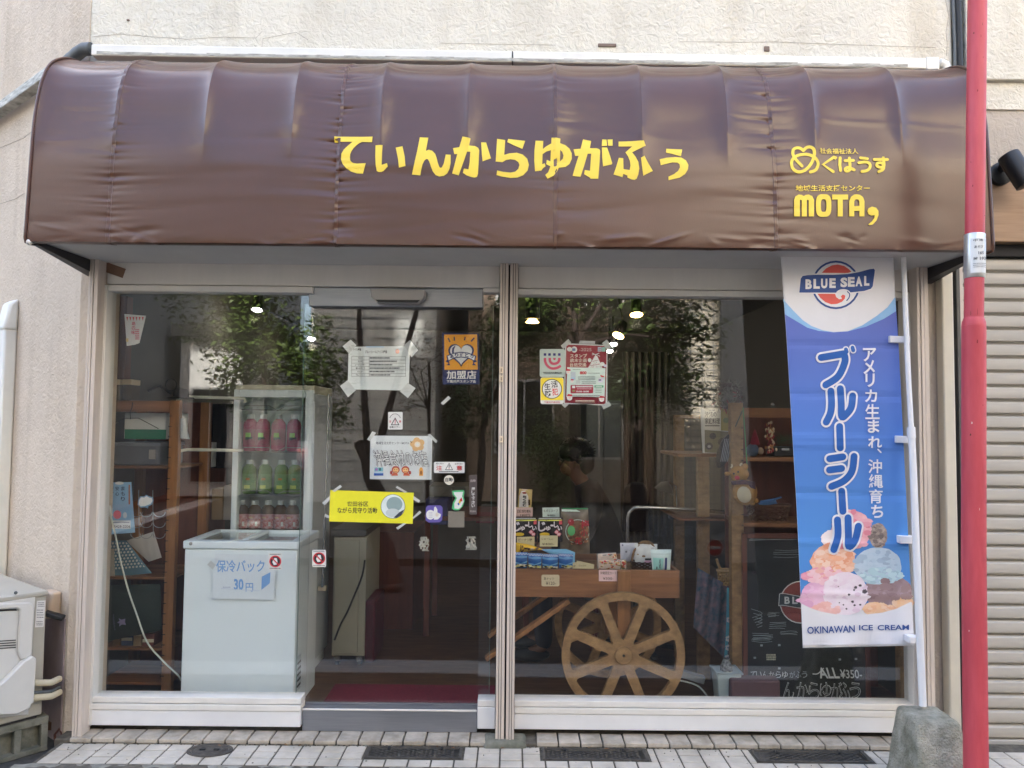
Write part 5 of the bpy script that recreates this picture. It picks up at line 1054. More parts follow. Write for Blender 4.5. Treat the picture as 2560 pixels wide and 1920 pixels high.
sign('yellow_patrol_sign', 'bright yellow rectangular sign with black Japanese text and a round picture on the door', 'sign', [(210, 1038), (1172, 1068), (1160, 1425), (197, 1400)], YD - .0015, ink(238, 232, 48), zE, f_yel,
     [[(325, 978), (345, 1000), (260, 1060), (232, 1045)], [(965, 1010), (980, 990), (1100, 1060), (1068, 1068)], [(1170, 1105), (1248, 1160), (1228, 1182), (1168, 1148)], [(1160, 1352), (1240, 1275), (1260, 1298), (1165, 1372)], [(968, 1472), (1050, 1420), (1085, 1424), (990, 1495)], [(118, 1185), (208, 1100), (206, 1150), (145, 1213)], [(155, 1312), (200, 1335), (196, 1365), (150, 1345)]])
def f_thumb(a):
    a.ell(1365, 1322, 50, 56, W_); a.poly([(1400, 1300), (1408, 1235), (1425, 1228), (1444, 1260), (1445, 1295), (1485, 1315), (1480, 1345), (1452, 1375), (1405, 1380)], W_); a.ell(1440, 1320, 18, 24, ink(214, 206, 190))
    for y in (1298, 1322, 1346): a.rect(1345, y, 1388, y + 6, ink(160, 160, 184))
sign('thumb_sticker', 'purple octagonal sticker with a white thumbs up shape low on the sliding door', 'sticker', [(1335, 1216), (1478, 1212), (1505, 1240), (1500, 1380), (1470, 1408), (1345, 1412), (1310, 1385), (1312, 1240)], YD, ink(104, 92, 172), zE, f_thumb)
def f_green(a):
    a.poly([(1632, 1062), (1740, 1058), (1730, 1110), (1748, 1170), (1720, 1230), (1690, 1255), (1640, 1250), (1640, 1190), (1672, 1130), (1640, 1090)], W_)
    a.poly([(1722, 1120), (1734, 1160), (1715, 1172), (1700, 1150)], RD); a.poly([(1700, 1150), (1715, 1172), (1702, 1200), (1686, 1180)], ink(236, 200, 60)); a.poly([(1686, 1180), (1702, 1200), (1690, 1215), (1674, 1198)], ink(60, 110, 190))
sign('green_edged_sticker', 'white curved sticker with a green edge and small coloured fan on the sliding door', 'sticker', [(1615, 1045), (1745, 1035), (1757, 1060), (1745, 1110), (1760, 1160), (1735, 1230), (1690, 1272), (1640, 1270), (1610, 1250), (1625, 1180), (1655, 1130), (1620, 1090)], YD, ink(90, 196, 128), zE, f_green)
sign('blank_card', 'blank grey brown square card behind the door below the green edged sticker', 'card', [(1570, 1280), (1757, 1282), (1755, 1468), (1568, 1466)], YI + .002, ink(150, 140, 128), zE)
sign('tape_scrap', 'short loose strip of white tape stuck slantwise below the heart sticker', 'tape', [(1440, 1235), (1512, 1168), (1535, 1190), (1462, 1254)], YD, ink(206, 208, 204), zD)
def scrap(px, py, w_, h_, label, seed):
    rd = random.Random(seed); mb = MB(); n_ = 7
    pp = [[P(px + w_ * (i / n_ - .5) * rd.uniform(.7, 1.1), py + h_ * (j / n_ - .5), YI + .004 + rd.uniform(0, .012)) for i in range(n_ + 1)] for j in range(n_ + 1)]
    mb.add([p for r_ in pp for p in r_], [(j * (n_ + 1) + i, j * (n_ + 1) + i + 1, (j + 1) * (n_ + 1) + i + 1, (j + 1) * (n_ + 1) + i) for j in range(n_) for i in range(n_) if rd.random() > .18], ink(190, 184, 170)); mb.build('paper_scrap', label=label, cat='paper scrap', smooth=False)
scrap(1060, 1360, 26, 36, 'crumpled pale paper scrap stuck inside the middle of the sliding door', 4); scrap(1178, 1358, 28, 34, 'crumpled pale paper scrap stuck inside the right edge of the sliding door', 8)
def f_not(x0, y0, x1, y1):
    cx, cy, r_ = (x0 + x1) / 2, (y0 + y1) / 2, (x1 - x0) * .44
    def f(a):
        a.lines(x0 + 12, y0 + 8, x1 - 12, 1, 8, ink(110, 110, 112), 8, 2); a.lines(x0 + 10, y1 - 16, x1 - 10, 1, 8, ink(110, 110, 112), 8, 5)
        a.ell(cx, cy, r_, r_, RD); a.ell(cx, cy, r_ * .8, r_ * .8, BK)
        a.poly([(cx - .35 * r_, cy - .25 * r_), (cx - .1 * r_, cy - .6 * r_), (cx + .28 * r_, cy - .55 * r_), (cx + .38 * r_, cy + .1 * r_), (cx + .2 * r_, cy + .55 * r_), (cx - .25 * r_, cy + .6 * r_), (cx - .5 * r_, cy + .1 * r_)], W_)
        a.stroke([(cx - .62 * r_, cy - .62 * r_), (cx + .62 * r_, cy + .62 * r_)], r_ * .2, RD, False, False)
    return f
sign('no_touch_sticker', 'square no touching sticker on the window in front of the chest freezer', 'sticker', rr(938, 285, 1055, 430, 8), YW, ink(206, 208, 204), z8, f_not(938, 285, 1055, 430))
sign('no_touch_sticker', 'square no touching sticker at the left edge of the sliding door', 'sticker', rr(1315, 258, 1435, 405, 8), YD, ink(222, 222, 218), z8, f_not(1315, 258, 1435, 405))
def f_pen(a):
    for i in range(6): a.poly([(1090 + i * 27, 665), (1108 + i * 27, 665), (1100 + i * 27, 700)], ink(210, 90, 90))
    for i, ch in enumerate('島の味'): a.text(ch, 1140 - i * 2, 705 + i * 38, 1172 - i * 2, 740 + i * 38, ink(206, 90, 110), .02)
    a.lines(1170, 770, 1205, 6, 16, ink(206, 90, 110), 10, 3); a.rect(1090, 850, 1112, 880, ink(220, 190, 130))
sign('window_pennant', 'small white and red tapered pennant hanging inside the top left of the window', 'pennant', [(1075, 640), (1262, 655), (1205, 890), (1165, 905), (1095, 915)], .12, ink(214, 212, 208), z4, f_pen)
# right window
def f_smile(a):
    for x in (270, 375, 487, 600): a.rect(x, 398, x + 58, 455, ink(52, 44, 112))
    pk = ink(196, 82, 104)
    a.stroke([(300, 505), (305, 590), (350, 680), (430, 740), (520, 748), (610, 720), (665, 685)], 58, pk, cap=False); a.stroke([(408, 505), (415, 580), (460, 630), (520, 640), (590, 615), (625, 560), (628, 505)], 58, pk, cap=False); a.poly([(487, 505), (548, 505), (545, 540), (517, 560), (490, 542)], pk)
    a.text('世田谷区内共通商品券', 260, 825, 685, 872, BK, .03)
sign('smile_sticker', 'pale grey sticker with a pink smile and navy squares left of the poster', 'sticker', rr(180, 300, 760, 942, 40), YW, ink(184, 198, 188), zG, f_smile)
def f_bou(a):
    a.poly([(200, 1000), (235, 962), (690, 962), (724, 1000), (722, 1480), (205, 1480)], ink(246, 222, 60))
    a.ell(460, 1220, 230, 228, BK); a.ell(460, 1220, 214, 212, W_)
    a.text('生', 282, 1085, 425, 1240, BK, .05, rot=-.12); a.text('活', 438, 1035, 592, 1190, BK, .05, rot=-.12); a.text('防', 300, 1255, 455, 1395, BK, .05, rot=-.08); a.text('犯', 462, 1205, 600, 1365, ink(214, 60, 60), .03, rot=-.08)
    a.text('下高井戸商店街', 275, 1505, 650, 1550, ink(206, 96, 84), .015)
sign('crime_watch_sticker', 'yellow and white crime watch sticker with a round emblem below the smile sticker', 'sticker', rr(195, 955, 732, 1568, 50), YW, W_, zG, f_bou)
PRD, PPL = ink(156, 34, 54), ink(214, 230, 222)
def santa(a, x, y, s_):
    a.ell(x, y, 52 * s_, 48 * s_, W_); a.ell(x, y - 6 * s_, 30 * s_, 22 * s_, ink(236, 206, 190)); a.poly([(x - 60 * s_, y - 28 * s_), (x - 30 * s_, y - 78 * s_), (x + 50 * s_, y - 66 * s_), (x + 52 * s_, y - 22 * s_)], ink(190, 40, 56)); a.poly([(x - 60 * s_, y - 32 * s_), (x + 54 * s_, y - 32 * s_), (x + 54 * s_, y - 16 * s_), (x - 60 * s_, y - 16 * s_)], W_)
def f_xmas(a):
    a.poly([(792, 198), (1722, 232), (1695, 1575), (760, 1540)], PRD)
    a.ell(865, 305, 58, 52, W_); a.ell(975, 312, 66, 72, W_); a.rect(925, 285, 1000, 345, ink(120, 130, 170))
    a.text('-2025', 1085, 278, 1370, 352, ink(206, 170, 170), .01); a.rect(1515, 255, 1600, 358, ink(206, 200, 216)); a.rect(1605, 258, 1695, 360, ink(150, 196, 184)); a.rect(1528, 290, 1590, 300, NV); a.rect(1528, 322, 1590, 332, NV)
    a.text('スタンプ', 875, 412, 1268, 502, ink(232, 214, 196), .035); a.text('歳末企画', 872, 515, 1260, 608, ink(232, 214, 196), .035); a.text('台紙交換', 870, 618, 1255, 712, ink(232, 214, 196), .035)
    a.poly([(1462, 432), (1510, 480), (1580, 640), (1620, 738), (1290, 735), (1390, 560)], W_)
    for y0, y1, xa, xb in ((588, 552, 1390, 1530), (690, 645, 1320, 1580)): a.stroke([(xa, y0), (xb, y1)], 9, PRD, False, False)
    rd = random.Random(5)
    for _ in range(22): a.ell(rd.uniform(1340, 1580), rd.uniform(600, 730), 7, 6, ink(120, 150, 130) if rd.random() < .5 else ink(180, 70, 80)); 
    a.stroke([(1390, 400), (1462, 428), (1540, 398)], 14, W_); a.stroke([(1380, 440), (1462, 425), (1560, 470)], 10, W_); a.ell(1325, 560, 42, 46, W_); a.ell(1615, 650, 52, 46, W_); a.ell(1680, 690, 36, 34, ink(206, 200, 222))
    a.poly([(810, 722), (1690, 742), (1668, 1412), (790, 1395)], PPL)
    a.lines(935, 765, 1120, 1, 10, ink(120, 130, 124), 14, 3); a.text('800', 1098, 815, 1255, 888, ink(186, 56, 60), .05); a.lines(1275, 852, 1560, 1, 10, ink(110, 120, 116), 14, 9)
    a.rect(890, 830, 1000, 1010, ink(196, 206, 214)); a.rect(900, 950, 990, 1005, ink(176, 204, 224)); a.lines(1060, 930, 1450, 3, 34, ink(130, 140, 136), 16, 7); a.lines(1140, 1050, 1470, 2, 34, ink(120, 130, 128), 16, 8)
    a.rect(1005, 1020, 1110, 1105, ink(200, 208, 206)); a.poly([(1530, 975), (1640, 975), (1625, 1070), (1520, 1068)], ink(220, 216, 232)); a.rect(1530, 1005, 1590, 1030, NV)
    a.rrect(885, 1130, 1405, 1322, 22, PRD); a.rect(922, 1150, 990, 1205, W_); a.rect(922, 1240, 990, 1290, ink(140, 130, 90)); a.lines(1010, 1150, 1390, 1, 10, W_, 32, 11); a.lines(1030, 1195, 1370, 2, 22, ink(220, 180, 186), 13, 12); a.text('10:00-18:00', 1015, 1262, 1305, 1300, W_, .03)
    a.rect(1435, 1140, 1640, 1190, ink(70, 160, 110)); a.lines(1460, 1152, 1610, 1, 10, W_, 26, 2); a.lines(1455, 1215, 1600, 3, 40, ink(130, 150, 140), 16, 13); a.lines(920, 1368, 1560, 1, 10, ink(120, 110, 116), 20, 14)
    santa(a, 832, 840, 1.0); santa(a, 862, 1430, 1.2); santa(a, 1600, 1465, 1.1); santa(a, 920, 1050, .7); a.poly([(1560, 900), (1660, 930), (1640, 955), (1580, 945)], ink(190, 40, 56))
    a.rect(990, 1475, 1440, 1550, ink(120, 84, 74)); a.lines(1000, 1485, 1430, 1, 10, ink(214, 200, 190), 22, 15)
sign('christmas_poster', 'red and white Christmas stamp fair poster with Santa faces taped inside the right window', 'poster', [(765, 165), (1738, 210), (1735, 1602), (732, 1562)], .0262, W_, zG, f_xmas,
     [[(665, 225), (840, 70), (905, 150), (720, 300)], [(1105, 105), (1455, 120), (1450, 185), (1080, 175)], [(1610, 165), (1720, 85), (1870, 250), (1740, 330)], [(680, 1580), (760, 1655), (850, 1570), (760, 1550)], [(1600, 1600), (1650, 1690), (1830, 1600), (1770, 1505)]])
# ------------------------------------------------------------------ things inside the shop
FZ = 0.02
M_WOOD = mat('pine_wood', (152, 104, 60), .55, rgb2=(120, 78, 42), vscale=4, stretch=(7, 7, .6), bump=.05, bscale=40)
M_WOODH = mat('oak_board', (146, 98, 60), .55, rgb2=(110, 70, 42), vscale=4, stretch=(.6, 7, 9), bump=.06, bscale=40)
M_PALEW = mat('pale_plywood', (160, 124, 80), .62, rgb2=(122, 92, 58), vscale=6, stretch=(3, 3, 5), bump=.06, bscale=60)
M_REDW = mat('red_brown_wood', (112, 60, 44), .55, rgb2=(86, 46, 36), vscale=4, stretch=(6, 6, .6))
M_ENAM = mat('white_enamel', (222, 231, 233), .3, var=.03, vscale=2); M_FRSIDE = mat('fridge_side', (190, 198, 202), .4, var=.04)
M_CHROME = mat('chrome', (190, 192, 194), .18, .9, var=.05); M_WIRE = mat('steel_wire', (160, 160, 158), .3, .8)
M_SHELFG = glass('acrylic_sheet', (.94, .97, .97)); M_DBLK = mat('black_cloth', (18, 19, 22), .9, var=.2)
def bx(name, p0, p1, Y0, Y1, m, label=None, cat=None, parent=None, bev=.003, group=None):
    a, b_ = P(p0[0], p0[1], Y0), P(p1[0], p1[1], Y0); mb = MB(); mb.box((a.x, Y0, b_.z), (b_.x, Y1, a.z), m)
    return mb.build(name, parent, label=label, cat=cat, bev=bev, group=group)
def pouch(name, label, cat, c4, Y, m, bulge=.02, fn=None, zm=None, group=None, lean=0.0):
    q_ = [zm(*p) if zm else p for p in c4]; tl, tr, br, bl = [np.array(p, float) for p in q_]
    sh = lambda u, v: (max(0, math.sin(math.pi * u)) ** .55) * (max(0, math.sin(math.pi * min(1, .12 + v * .9))) ** .6 if v > .12 else v / .12 * .55)
    def pt(u, v, s_): x, y = (tl * (1 - u) + tr * u) * (1 - v) + (bl * (1 - u) + br * u) * v; return P(x, y, Y + lean * (1 - v)) + Vector((0, s_ * (bulge * sh(u, v) + .0015 + .0012 * math.sin(u * 17 + v * 9) * sh(u, v)), 0))
    mb = MB(); mb.grid(lambda u, v: pt(u, v, -1), 14, 16, m); mb.grid(lambda u, v: pt(u, v, .6), 14, 16, m); o = mb.build(name, label=label, cat=cat, group=group)
    if fn:
        def pj(px, py, d):
            v = (py - (tl[1] + tr[1]) / 2) / ((bl[1] + br[1]) / 2 - (tl[1] + tr[1]) / 2); xl, xr_ = tl[0] * (1 - v) + bl[0] * v, tr[0] * (1 - v) + br[0] * v; u = min(1, max(0, (px - xl) / (xr_ - xl))); v = min(1, max(0, v)); return pt(u, v, -1) - Vector((0, .0012 + d, 0))
        ar = Art(proj=pj, zm=zm, step=.0002); fn(ar); ar.mesh(cut=5).build('print', o, smooth=False)
    return o
# ---- chest freezer
t = T('chest_freezer', 'white chest freezer with sliding glass lids behind the left window', 'freezer', (X(600, .22), .44, FZ))
fa, fb = P(462, 1351, .22), P(744, 1353, .22); fx0, fx1, fz = fa.x, fb.x, fa.z; fy0, fy1 = .22, .66
mb = MB(); mb.box((fx0, fy0, FZ), (fx1, fy1, fz - .045), M_ENAM); mb.build('cabinet', t, bev=.008)
mb = MB()
for lo, hi in (((fx0 - .008, fy0 - .008, fz - .044), (fx1 + .008, fy0 + .045, fz)), ((fx0 - .008, fy1 - .03, fz - .044), (fx1 + .008, fy1, fz)), ((fx0 - .008, fy0 + .0452, fz - .044), (fx0 + .045, fy1 - .0302, fz)), ((fx1 - .045, fy0 + .0452, fz - .044), (fx1 + .008, fy1 - .0302, fz))): mb.box(lo, hi, M_ENAM)
mb.build('rim', t, bev=.008)
mb = MB(); mb.box((fx0 + .05, fy0 + .05, fz - .014), ((fx0 + fx1) / 2 + .02, fy1 - .035, fz - .008), M_SHELFG); o = mb.build('glass_lid', t); mb = MB(); mb.box(((fx0 + fx1) / 2 - .03, fy0 + .05, fz - .025), (fx1 - .05, fy1 - .035, fz - .019), M_SHELFG); mb.build('glass_lid', t)
mb = MB(); mb.box(((fx0 + fx1) / 2 - .01, fy0 + .047, fz - .016), ((fx0 + fx1) / 2 + .022, fy1 - .033, fz + .004), M_ENAM); mb.build('lid_rail', t, bev=.003)
mb = MB(); c_ = P(477, 1359, fy0 - .009); mb.lathe([(.009, 0), (.009, -.003), (.004, -.005)], c_, M_WIRE, 14, 'Y'); mb.build('screw_cap', t)
mb = MB(); mb.box((fx1, fy0 + .03, .12), (fx1 + .004, fy0 + .11, .3), M_FRSIDE)
for i in range(5): mb.box((fx1 + .0042, fy0 + .036, .14 + i * .03), (fx1 + .006, fy0 + .104, .152 + i * .03), M_DARKGAP)
mb.build('vent_grille', t, bev=.002)
def f_bag(a):
    lb_ = ink(120, 164, 214); a.text('保冷バック', 485, 345, 905, 452, lb_, .03); a.text('30', 638, 508, 722, 606, lb_, .035); a.text('円', 740, 545, 806, 618, lb_, .035)
    a.poly([(880, 490), (955, 450), (950, 545), (876, 605)], lb_); a.stroke([(530, 590), (690, 602), (860, 612)], 6, ink(196, 206, 220)); a.lines(545, 576, 610, 1, 5, ink(170, 180, 200), 9, 2)
sign('cool_bag_notice', 'handwritten white paper price notice on the front of the chest freezer', 'notice', [(478, 292), (940, 302), (998, 445), (985, 690), (448, 680), (462, 420)], fy0 - .012, ink(214, 222, 226), z8, f_bag, [[(440, 350), (482, 388), (455, 428), (408, 385)]])
# ---- drinks fridge
t = T('drinks_fridge', 'tall glass fronted drinks fridge standing behind the chest freezer', 'fridge', (X(680, .72), .9, FZ))
gx0, gx1 = X(578, .72), X(779, .72); gz = P(680, 962, .72).z; gy = .72
mb = MB(); mb.box((gx0, gy + .02, gz - .05), (gx1, 1.2, gz), mat('fridge_top', (206, 200, 178), .4)); mb.build('top', t, bev=.006)
mb = MB(); mb.box((gx1 - .02, gy + .03, .1), (gx1, 1.2, gz - .051), M_FRSIDE); mb.box((gx0, gy + .03, .1), (gx0 + .02, 1.2, gz - .051), M_ENAM); mb.box((gx0 + .0205, 1.0, .1), (gx1 - .0205, 1.2, gz - .051), M_ENAM); mb.box((gx0 + .0205, gy + .03, FZ), (gx1 - .0205, 1.2, .42), M_ENAM); mb.build('cabinet', t)
mb = MB()
for xa, xb in ((gx0, gx0 + .034), (gx1 - .05, gx1)): mb.box((xa, gy, .42), (xb, gy + .028, gz - .03), M_ENAM)
mb.box((gx0 + .0345, gy, gz - .075), (gx1 - .0505, gy + .028, gz - .03), M_ENAM); mb.build('door_frame', t, bev=.004)
mb = MB(); mb.box((gx0 + .034, gy + .01, .45), (gx1 - .05, gy + .016, gz - .075), M_SHELFG); mb.build('door_glass', t, smooth=False)
mb = MB(); mb.box((gx1 + .0, gy - .012, .3), (gx1 + .012, gy + .006, gz - .1), M_FRSIDE); mb.build('door_edge', t, bev=.003)
z9 = zoom(230, 900, 830, 1350, 2212); shz = []
for yb_ in (1129, 1236, 1334):
    mb = MB(); sz = P(660, yb_, gy + .12).z; shz.append(sz)
    for i in range(9): mb.tube([(gx0 + .03, gy + .06 + i * .045, sz), (gx1 - .03, gy + .06 + i * .045, sz)], .002, M_WIRE, 6)
    xm_ = (gx0 + gx1) / 2 + .01; zt2 = sz + .028
    mb.tube([(gx0 + .05, gy + .045, sz), (gx0 + .05, gy + .045, zt2), (xm_ - .05, gy + .045, zt2), (xm_, gy + .045, sz - .002), (xm_ + .05, gy + .045, zt2), (gx1 - .06, gy + .045, zt2), (gx1 - .06, gy + .045, sz)], .0026, M_WIRE, 6); mb.tube([(gx0 + .03, gy + .045, sz), (gx1 - .03, gy + .045, sz)], .003, M_WIRE, 6); mb.build('wire_shelf', t)
mb = MB(); zt2 = P(660, 1015, gy + .12).z; mb.tube([(gx0 + .05, gy + .05, zt2 - .02), (gx0 + .05, gy + .05, zt2), (xm_ - .05, gy + .05, zt2), (xm_, gy + .05, zt2 - .03), (xm_ + .05, gy + .05, zt2), (gx1 - .06, gy + .05, zt2), (gx1 - .06, gy + .05, zt2 - .02)], .0026, M_WIRE, 6); mb.tube([(gx0 + .03, gy + .05, zt2 - .025), (gx1 - .03, gy + .05, zt2 - .025)], .003, M_WIRE, 6); mb.build('wire_shelf', t)
def bottle(cx, sz, r_, h_, mb_, mc, ml, label, group, Y=gy + .13, pr=None):
    r_ *= 1.3; h_ *= .96
    x_ = X(cx, Y, 1100); tt = T('drink_bottle', label, 'bottle', (x_, Y, sz), group); mb = MB()
    mb.lathe([(r_ * .8, 0), (r_, .008), (r_, h_ * .70), (r_ * .86, h_ * .79), (r_ * .45, h_ * .88), (r_ * .40, h_ * .9)], (x_, Y, sz), mb_, 20); mb.build('body', tt)
    mb = MB(); mb.lathe([(r_ * .46, h_ * .88), (r_ * .46, h_), (r_ * .4, h_ * 1.01)], (x_, Y, sz), mc, 16); mb.build('cap', tt)
    mb = MB(); mb.lathe([(r_ * 1.015, h_ * .16), (r_ * 1.015, h_ * .6)], (x_, Y, sz), ml, 20, cap=False); 
    if pr:
        for (u_, v_, ww_, hh_, mm_) in pr:
            n_ = 6; vs_ = [(x_ + r_ * 1.04 * math.sin(u_ + ww_ * (i / n_ - .5)), Y - r_ * 1.04 * math.cos(u_ + ww_ * (i / n_ - .5)), sz + h_ * (v_ + hh_ * (j - .5))) for j in (0, 1) for i in range(n_ + 1)]; mb.add(vs_, [(i, i + 1, n_ + 2 + i, n_ + 1 + i) for i in range(n_)], mm_)
    mb.build('label_wrap', tt)
M_CAPW = ink(224, 226, 224); M_PINK = mat('pink_drink', (176, 44, 92), .25, var=.1); M_GRN = mat('green_drink', (120, 150, 90), .2, var=.1); M_BRN = mat('brown_tea', (92, 66, 44), .2, var=.1)
M_PKL = mat('pink_label', (172, 48, 90), .4, rgb2=(140, 34, 70), vscale=30); M_GNL = mat('green_label', (90, 140, 92), .4, rgb2=(150, 176, 110), vscale=18); M_RDL = mat('red_pattern_label', (190, 60, 72), .4, rgb2=(226, 206, 206), vscale=48, detail=3)
wdr = ['left end', 'second from the left', 'third from the left', 'right end']
for i, x_ in enumerate((626, 657, 696, 735)): bottle(x_, shz[0] + .003, .034, .235, M_PINK, M_CAPW, M_PKL, 'pink drink bottle with white cap on the upper fridge shelf, ' + wdr[i], 'pink drink bottles on the upper fridge shelf', pr=[(0, .44, .7, .12, ink(150, 190, 80)), (.1, .36, .9, .06, BK), (-.15, .33, .5, .04, BK)])
for i, x_ in enumerate((626, 665, 706, 740)): bottle(x_, shz[1] + .003, .033, .215, M_GRN, M_CAPW, M_GNL, 'green tea bottle with white cap on the middle fridge shelf, ' + wdr[i], 'green drink bottles on the middle fridge shelf', pr=[(.1, .45, .5, .06, ink(206, 120, 60)), (0, .22, .8, .10, ink(214, 220, 110))])
for i, x_ in enumerate((610, 642, 675, 706, 736)): bottle(x_, shz[2] + .003, .0325, .205, M_BRN, M_CAPW, M_RDL, 'bottle with red patterned label on the lower fridge shelf, ' + ['left end', 'second from the left', 'middle', 'second from the right', 'right end'][i], 'red patterned bottles on the lower fridge shelf', pr=[(.5, .3, .3, .14, W_), (-.3, .5, .6, .05, ink(220, 190, 150))])
o = bx('white_cabinet', (835, 1342), (911, 1640), 1.0, 1.5, mat('cream_cabinet', (150, 147, 130), .5, var=.05), 'cream white kitchen cabinet on casters to the right of the drinks fridge', 'cabinet')
bx('worktop', (828, 1324), (916, 1341), .98, 1.52, mat('dark_worktop', (72, 72, 70), .4), parent=o); bx('door_leaf', (838, 1350), (893, 1632), .985, .9985, mat('cream_cabinet', (196, 192, 170)), parent=o)
for x_ in (845, 900): mb = MB(); p_ = P(x_, 1652, 1.05); mb.lathe([(.03, -.012), (.03, .012)], (p_.x, 1.05, .05), M_BLACKP, 16, 'X'); mb.box((p_.x - .018, 1.02, .05), (p_.x + .018, 1.08, P(900, 1640, 1.0).z), M_CHROME); mb.build('caster', o)
mb = MB(); mb.tube([P(x, y, .93) for x, y in smooth_pts([(912, 1400), (905, 1440), (885, 1490), (868, 1530), (852, 1560), (836, 1600)], n=4)], .006, M_BLACKP, 8); mb.build('black_cable', label='black power cable hanging in front of the cream cabinet', cat='cable')
mb = MB(); mb.tube([P(812, 1285, .69), P(806, 1468, .69)], .008, M_CHROME, 12); mb.tube([P(822, 985, .69), P(812, 1288, .69)], .006, M_CHROME, 10); o = mb.build('chrome_rod', label='thin upright chrome rod beside the drinks fridge', cat='rod'); bx('bracket', (794, 1466), (814, 1478), .685, .72, mat('cream_plastic', (196, 184, 158), .5), parent=o)
o = bx('red_case', (913, 1502), (935, 1657), 1.0, 1.36, mat('red_plastic_case', (78, 10, 28), .45), 'red upright case on the floor beside the cream cabinet', 'case', bev=.012); bx('side_panel', (918, 1512), (930, 1646), .994, .9995, mat('red_dark_panel', (64, 10, 24), .5), parent=o)
mb = MB(); a_, b_ = PZ(838, 1709, FZ + .012), PZ(1300, 1711, FZ + .012); mb.box((a_.x, .09, FZ), (X(1236, .3, 1730), a_.y, FZ + .012), mat('red_carpet', (120, 16, 44), .95, rgb2=(96, 12, 36), vscale=60, bump=.5, bscale=220)); mb.build('door_mat', label='dark red door mat on the floor just inside the sliding door', cat='mat', bev=.004)
# ---- left rack and what is on it
t = T('wooden_rack', 'open wooden rack in the left corner of the window with shelves and hooks', 'rack', (X(350, .5), .55, FZ))
rz = P(436, 1001, .42).z; rx0, rx1 = X(262, .42, 1010) - .03, X(449, .42, 1010)
for xa, ya_ in ((rx1 - .055, .42), (rx0, .42), (rx1 - .055, .85), (rx0, .85)): mb = MB(); mb.box((xa, ya_, FZ), (xa + .055, ya_ + .04, rz), M_WOOD); mb.build('post', t, bev=.003)
mb = MB(); mb.box((rx0 + .056, .425, rz - .066), (rx1 - .056, .455, rz - .003), M_WOODH); mb.build('top_rail', t, bev=.003)
for py in (1166, 1446, 1625, 1712): mb = MB(); zz_ = P(340, py, .42).z; mb.box((rx0 + .03, .462, zz_ - .015), (rx1 - .03, .848, zz_), M_WOODH); mb.build('shelf', t, bev=.002)
mb = MB(); mb.box((rx0, .892, FZ), (rx1, .9, rz), M_REDW); mb.build('back_panel', t)
mb = MB()
for py in range(1040, 1700, 26): p_ = P(np.interp(py, [1000, 1660], [425, 402]), py, .42); mb.box((rx1 - .058, .415, p_.z - .002), (rx1 - .04, .4195, p_.z + .002), M_DARKGAP)
mb.build('notch', t)
shelfz = lambda py: P(340, py, .42).z
o = bx('document_box', (312, 1032), (414, 1098), .5, .8, ink(214, 216, 212), 'white document box with a green band hanging on the upper rack shelf', 'box'); bx('green_band', (312, 1073), (414, 1098), .496, .4995, ink(30, 122, 88), parent=o, bev=0)
mb = MB(); hk = [(327, 1003), (330, 1025), (326, 1040), (323, 1047)]; mb.tube([P(*z9(*p), .40) for p in [(375, 390), (368, 440), (350, 480), (355, 545)]], .0022, M_BLACKP, 6); mb.tube([P(*z9(*p), .40) for p in [(160, 620), (300, 536), (430, 536), (612, 632)]], .0022, M_BLACKP, 6); mb.build('wire_hanger', label='black wire hanger hooked over the top rail of the left rack', cat='hanger')
o = bx('storage_box', (284, 1110), (398, 1164), .5, .82, mat('grey_storage', (92, 96, 104), .45), 'grey storage box with clasp on the upper shelf of the left rack', 'storage box', bev=.01); bx('clasp', (372, 1124), (388, 1148), .49, .4995, mat('clasp_grey', (150, 146, 140), .4), parent=o); bx('lid', (281, 1106), (401, 1116), .495, .825, mat('lid_grey', (110, 114, 122), .45), parent=o)
def f_blue(a):
    for i, (s_, x) in enumerate((('まもり', 285), ('安心', 233), ('街宿', 182))):
        for k, ch in enumerate(s_): a.text(ch, x - 18, 1165 + k * 48, x + 18, 1203 + k * 48, ink(60, 76, 110), .02)
    a.rect(338, 1150, 352, 1330, ink(180, 120, 90)); a.rect(128, 1478, 358, 1555, ink(214, 220, 226)); a.text('5429-2206', 205, 1522, 355, 1548, ink(80, 80, 90), .02); a.lines(140, 1492, 350, 1, 10, ink(90, 100, 130), 9, 3); a.lines(130, 1520, 198, 2, 14, ink(190, 90, 90), 8, 4)
    a.ell(235, 1425, 36, 40, ink(222, 120, 140)); a.ell(306, 1430, 18, 28, ink(206, 214, 222)); a.ell(255, 1135, 40, 14, W_)
sign('safety_poster', 'pale blue safety poster with a telephone number leaning inside the lower left window', 'poster', [(140, 1130), (362, 1125), (397, 1590), (120, 1612)], .30, ink(142, 184, 218), z9, f_blue)
sign('cloud_tag', 'white cloud shaped paper tag with blue edge hanging beside the blue poster', 'paper tag', [(425, 1290), (445, 1255), (480, 1258), (500, 1242), (530, 1258), (562, 1265), (568, 1300), (548, 1335), (520, 1345), (515, 1368), (490, 1358), (450, 1362), (420, 1335)], .33, ink(120, 160, 190), z9, lambda a: a.poly([(435, 1292), (452, 1265), (482, 1268), (502, 1252), (528, 1268), (553, 1274), (558, 1300), (540, 1327), (490, 1345), (450, 1350), (430, 1330)], W_))
mb = MB()
for x_ in (430, 560): mb.tube([P(*z9(x_, 1200), .36), P(*z9(x_ + 5, 1640), .36)], .0018, M_WIRE, 6)
for y_ in (1400, 1500, 1600):
    for x_ in (410, 500, 620): mb.tube([P(*z9(x_ + 55 * math.cos(math.radians(a_)), y_ + 45 * math.sin(math.radians(a_))), .35) for a_ in range(0, 181, 20)], .002, M_WIRE, 6)
mb.build('wire_hook_rack', label='wire display rack of round hooks hanging on the left wooden rack', cat='wire rack')
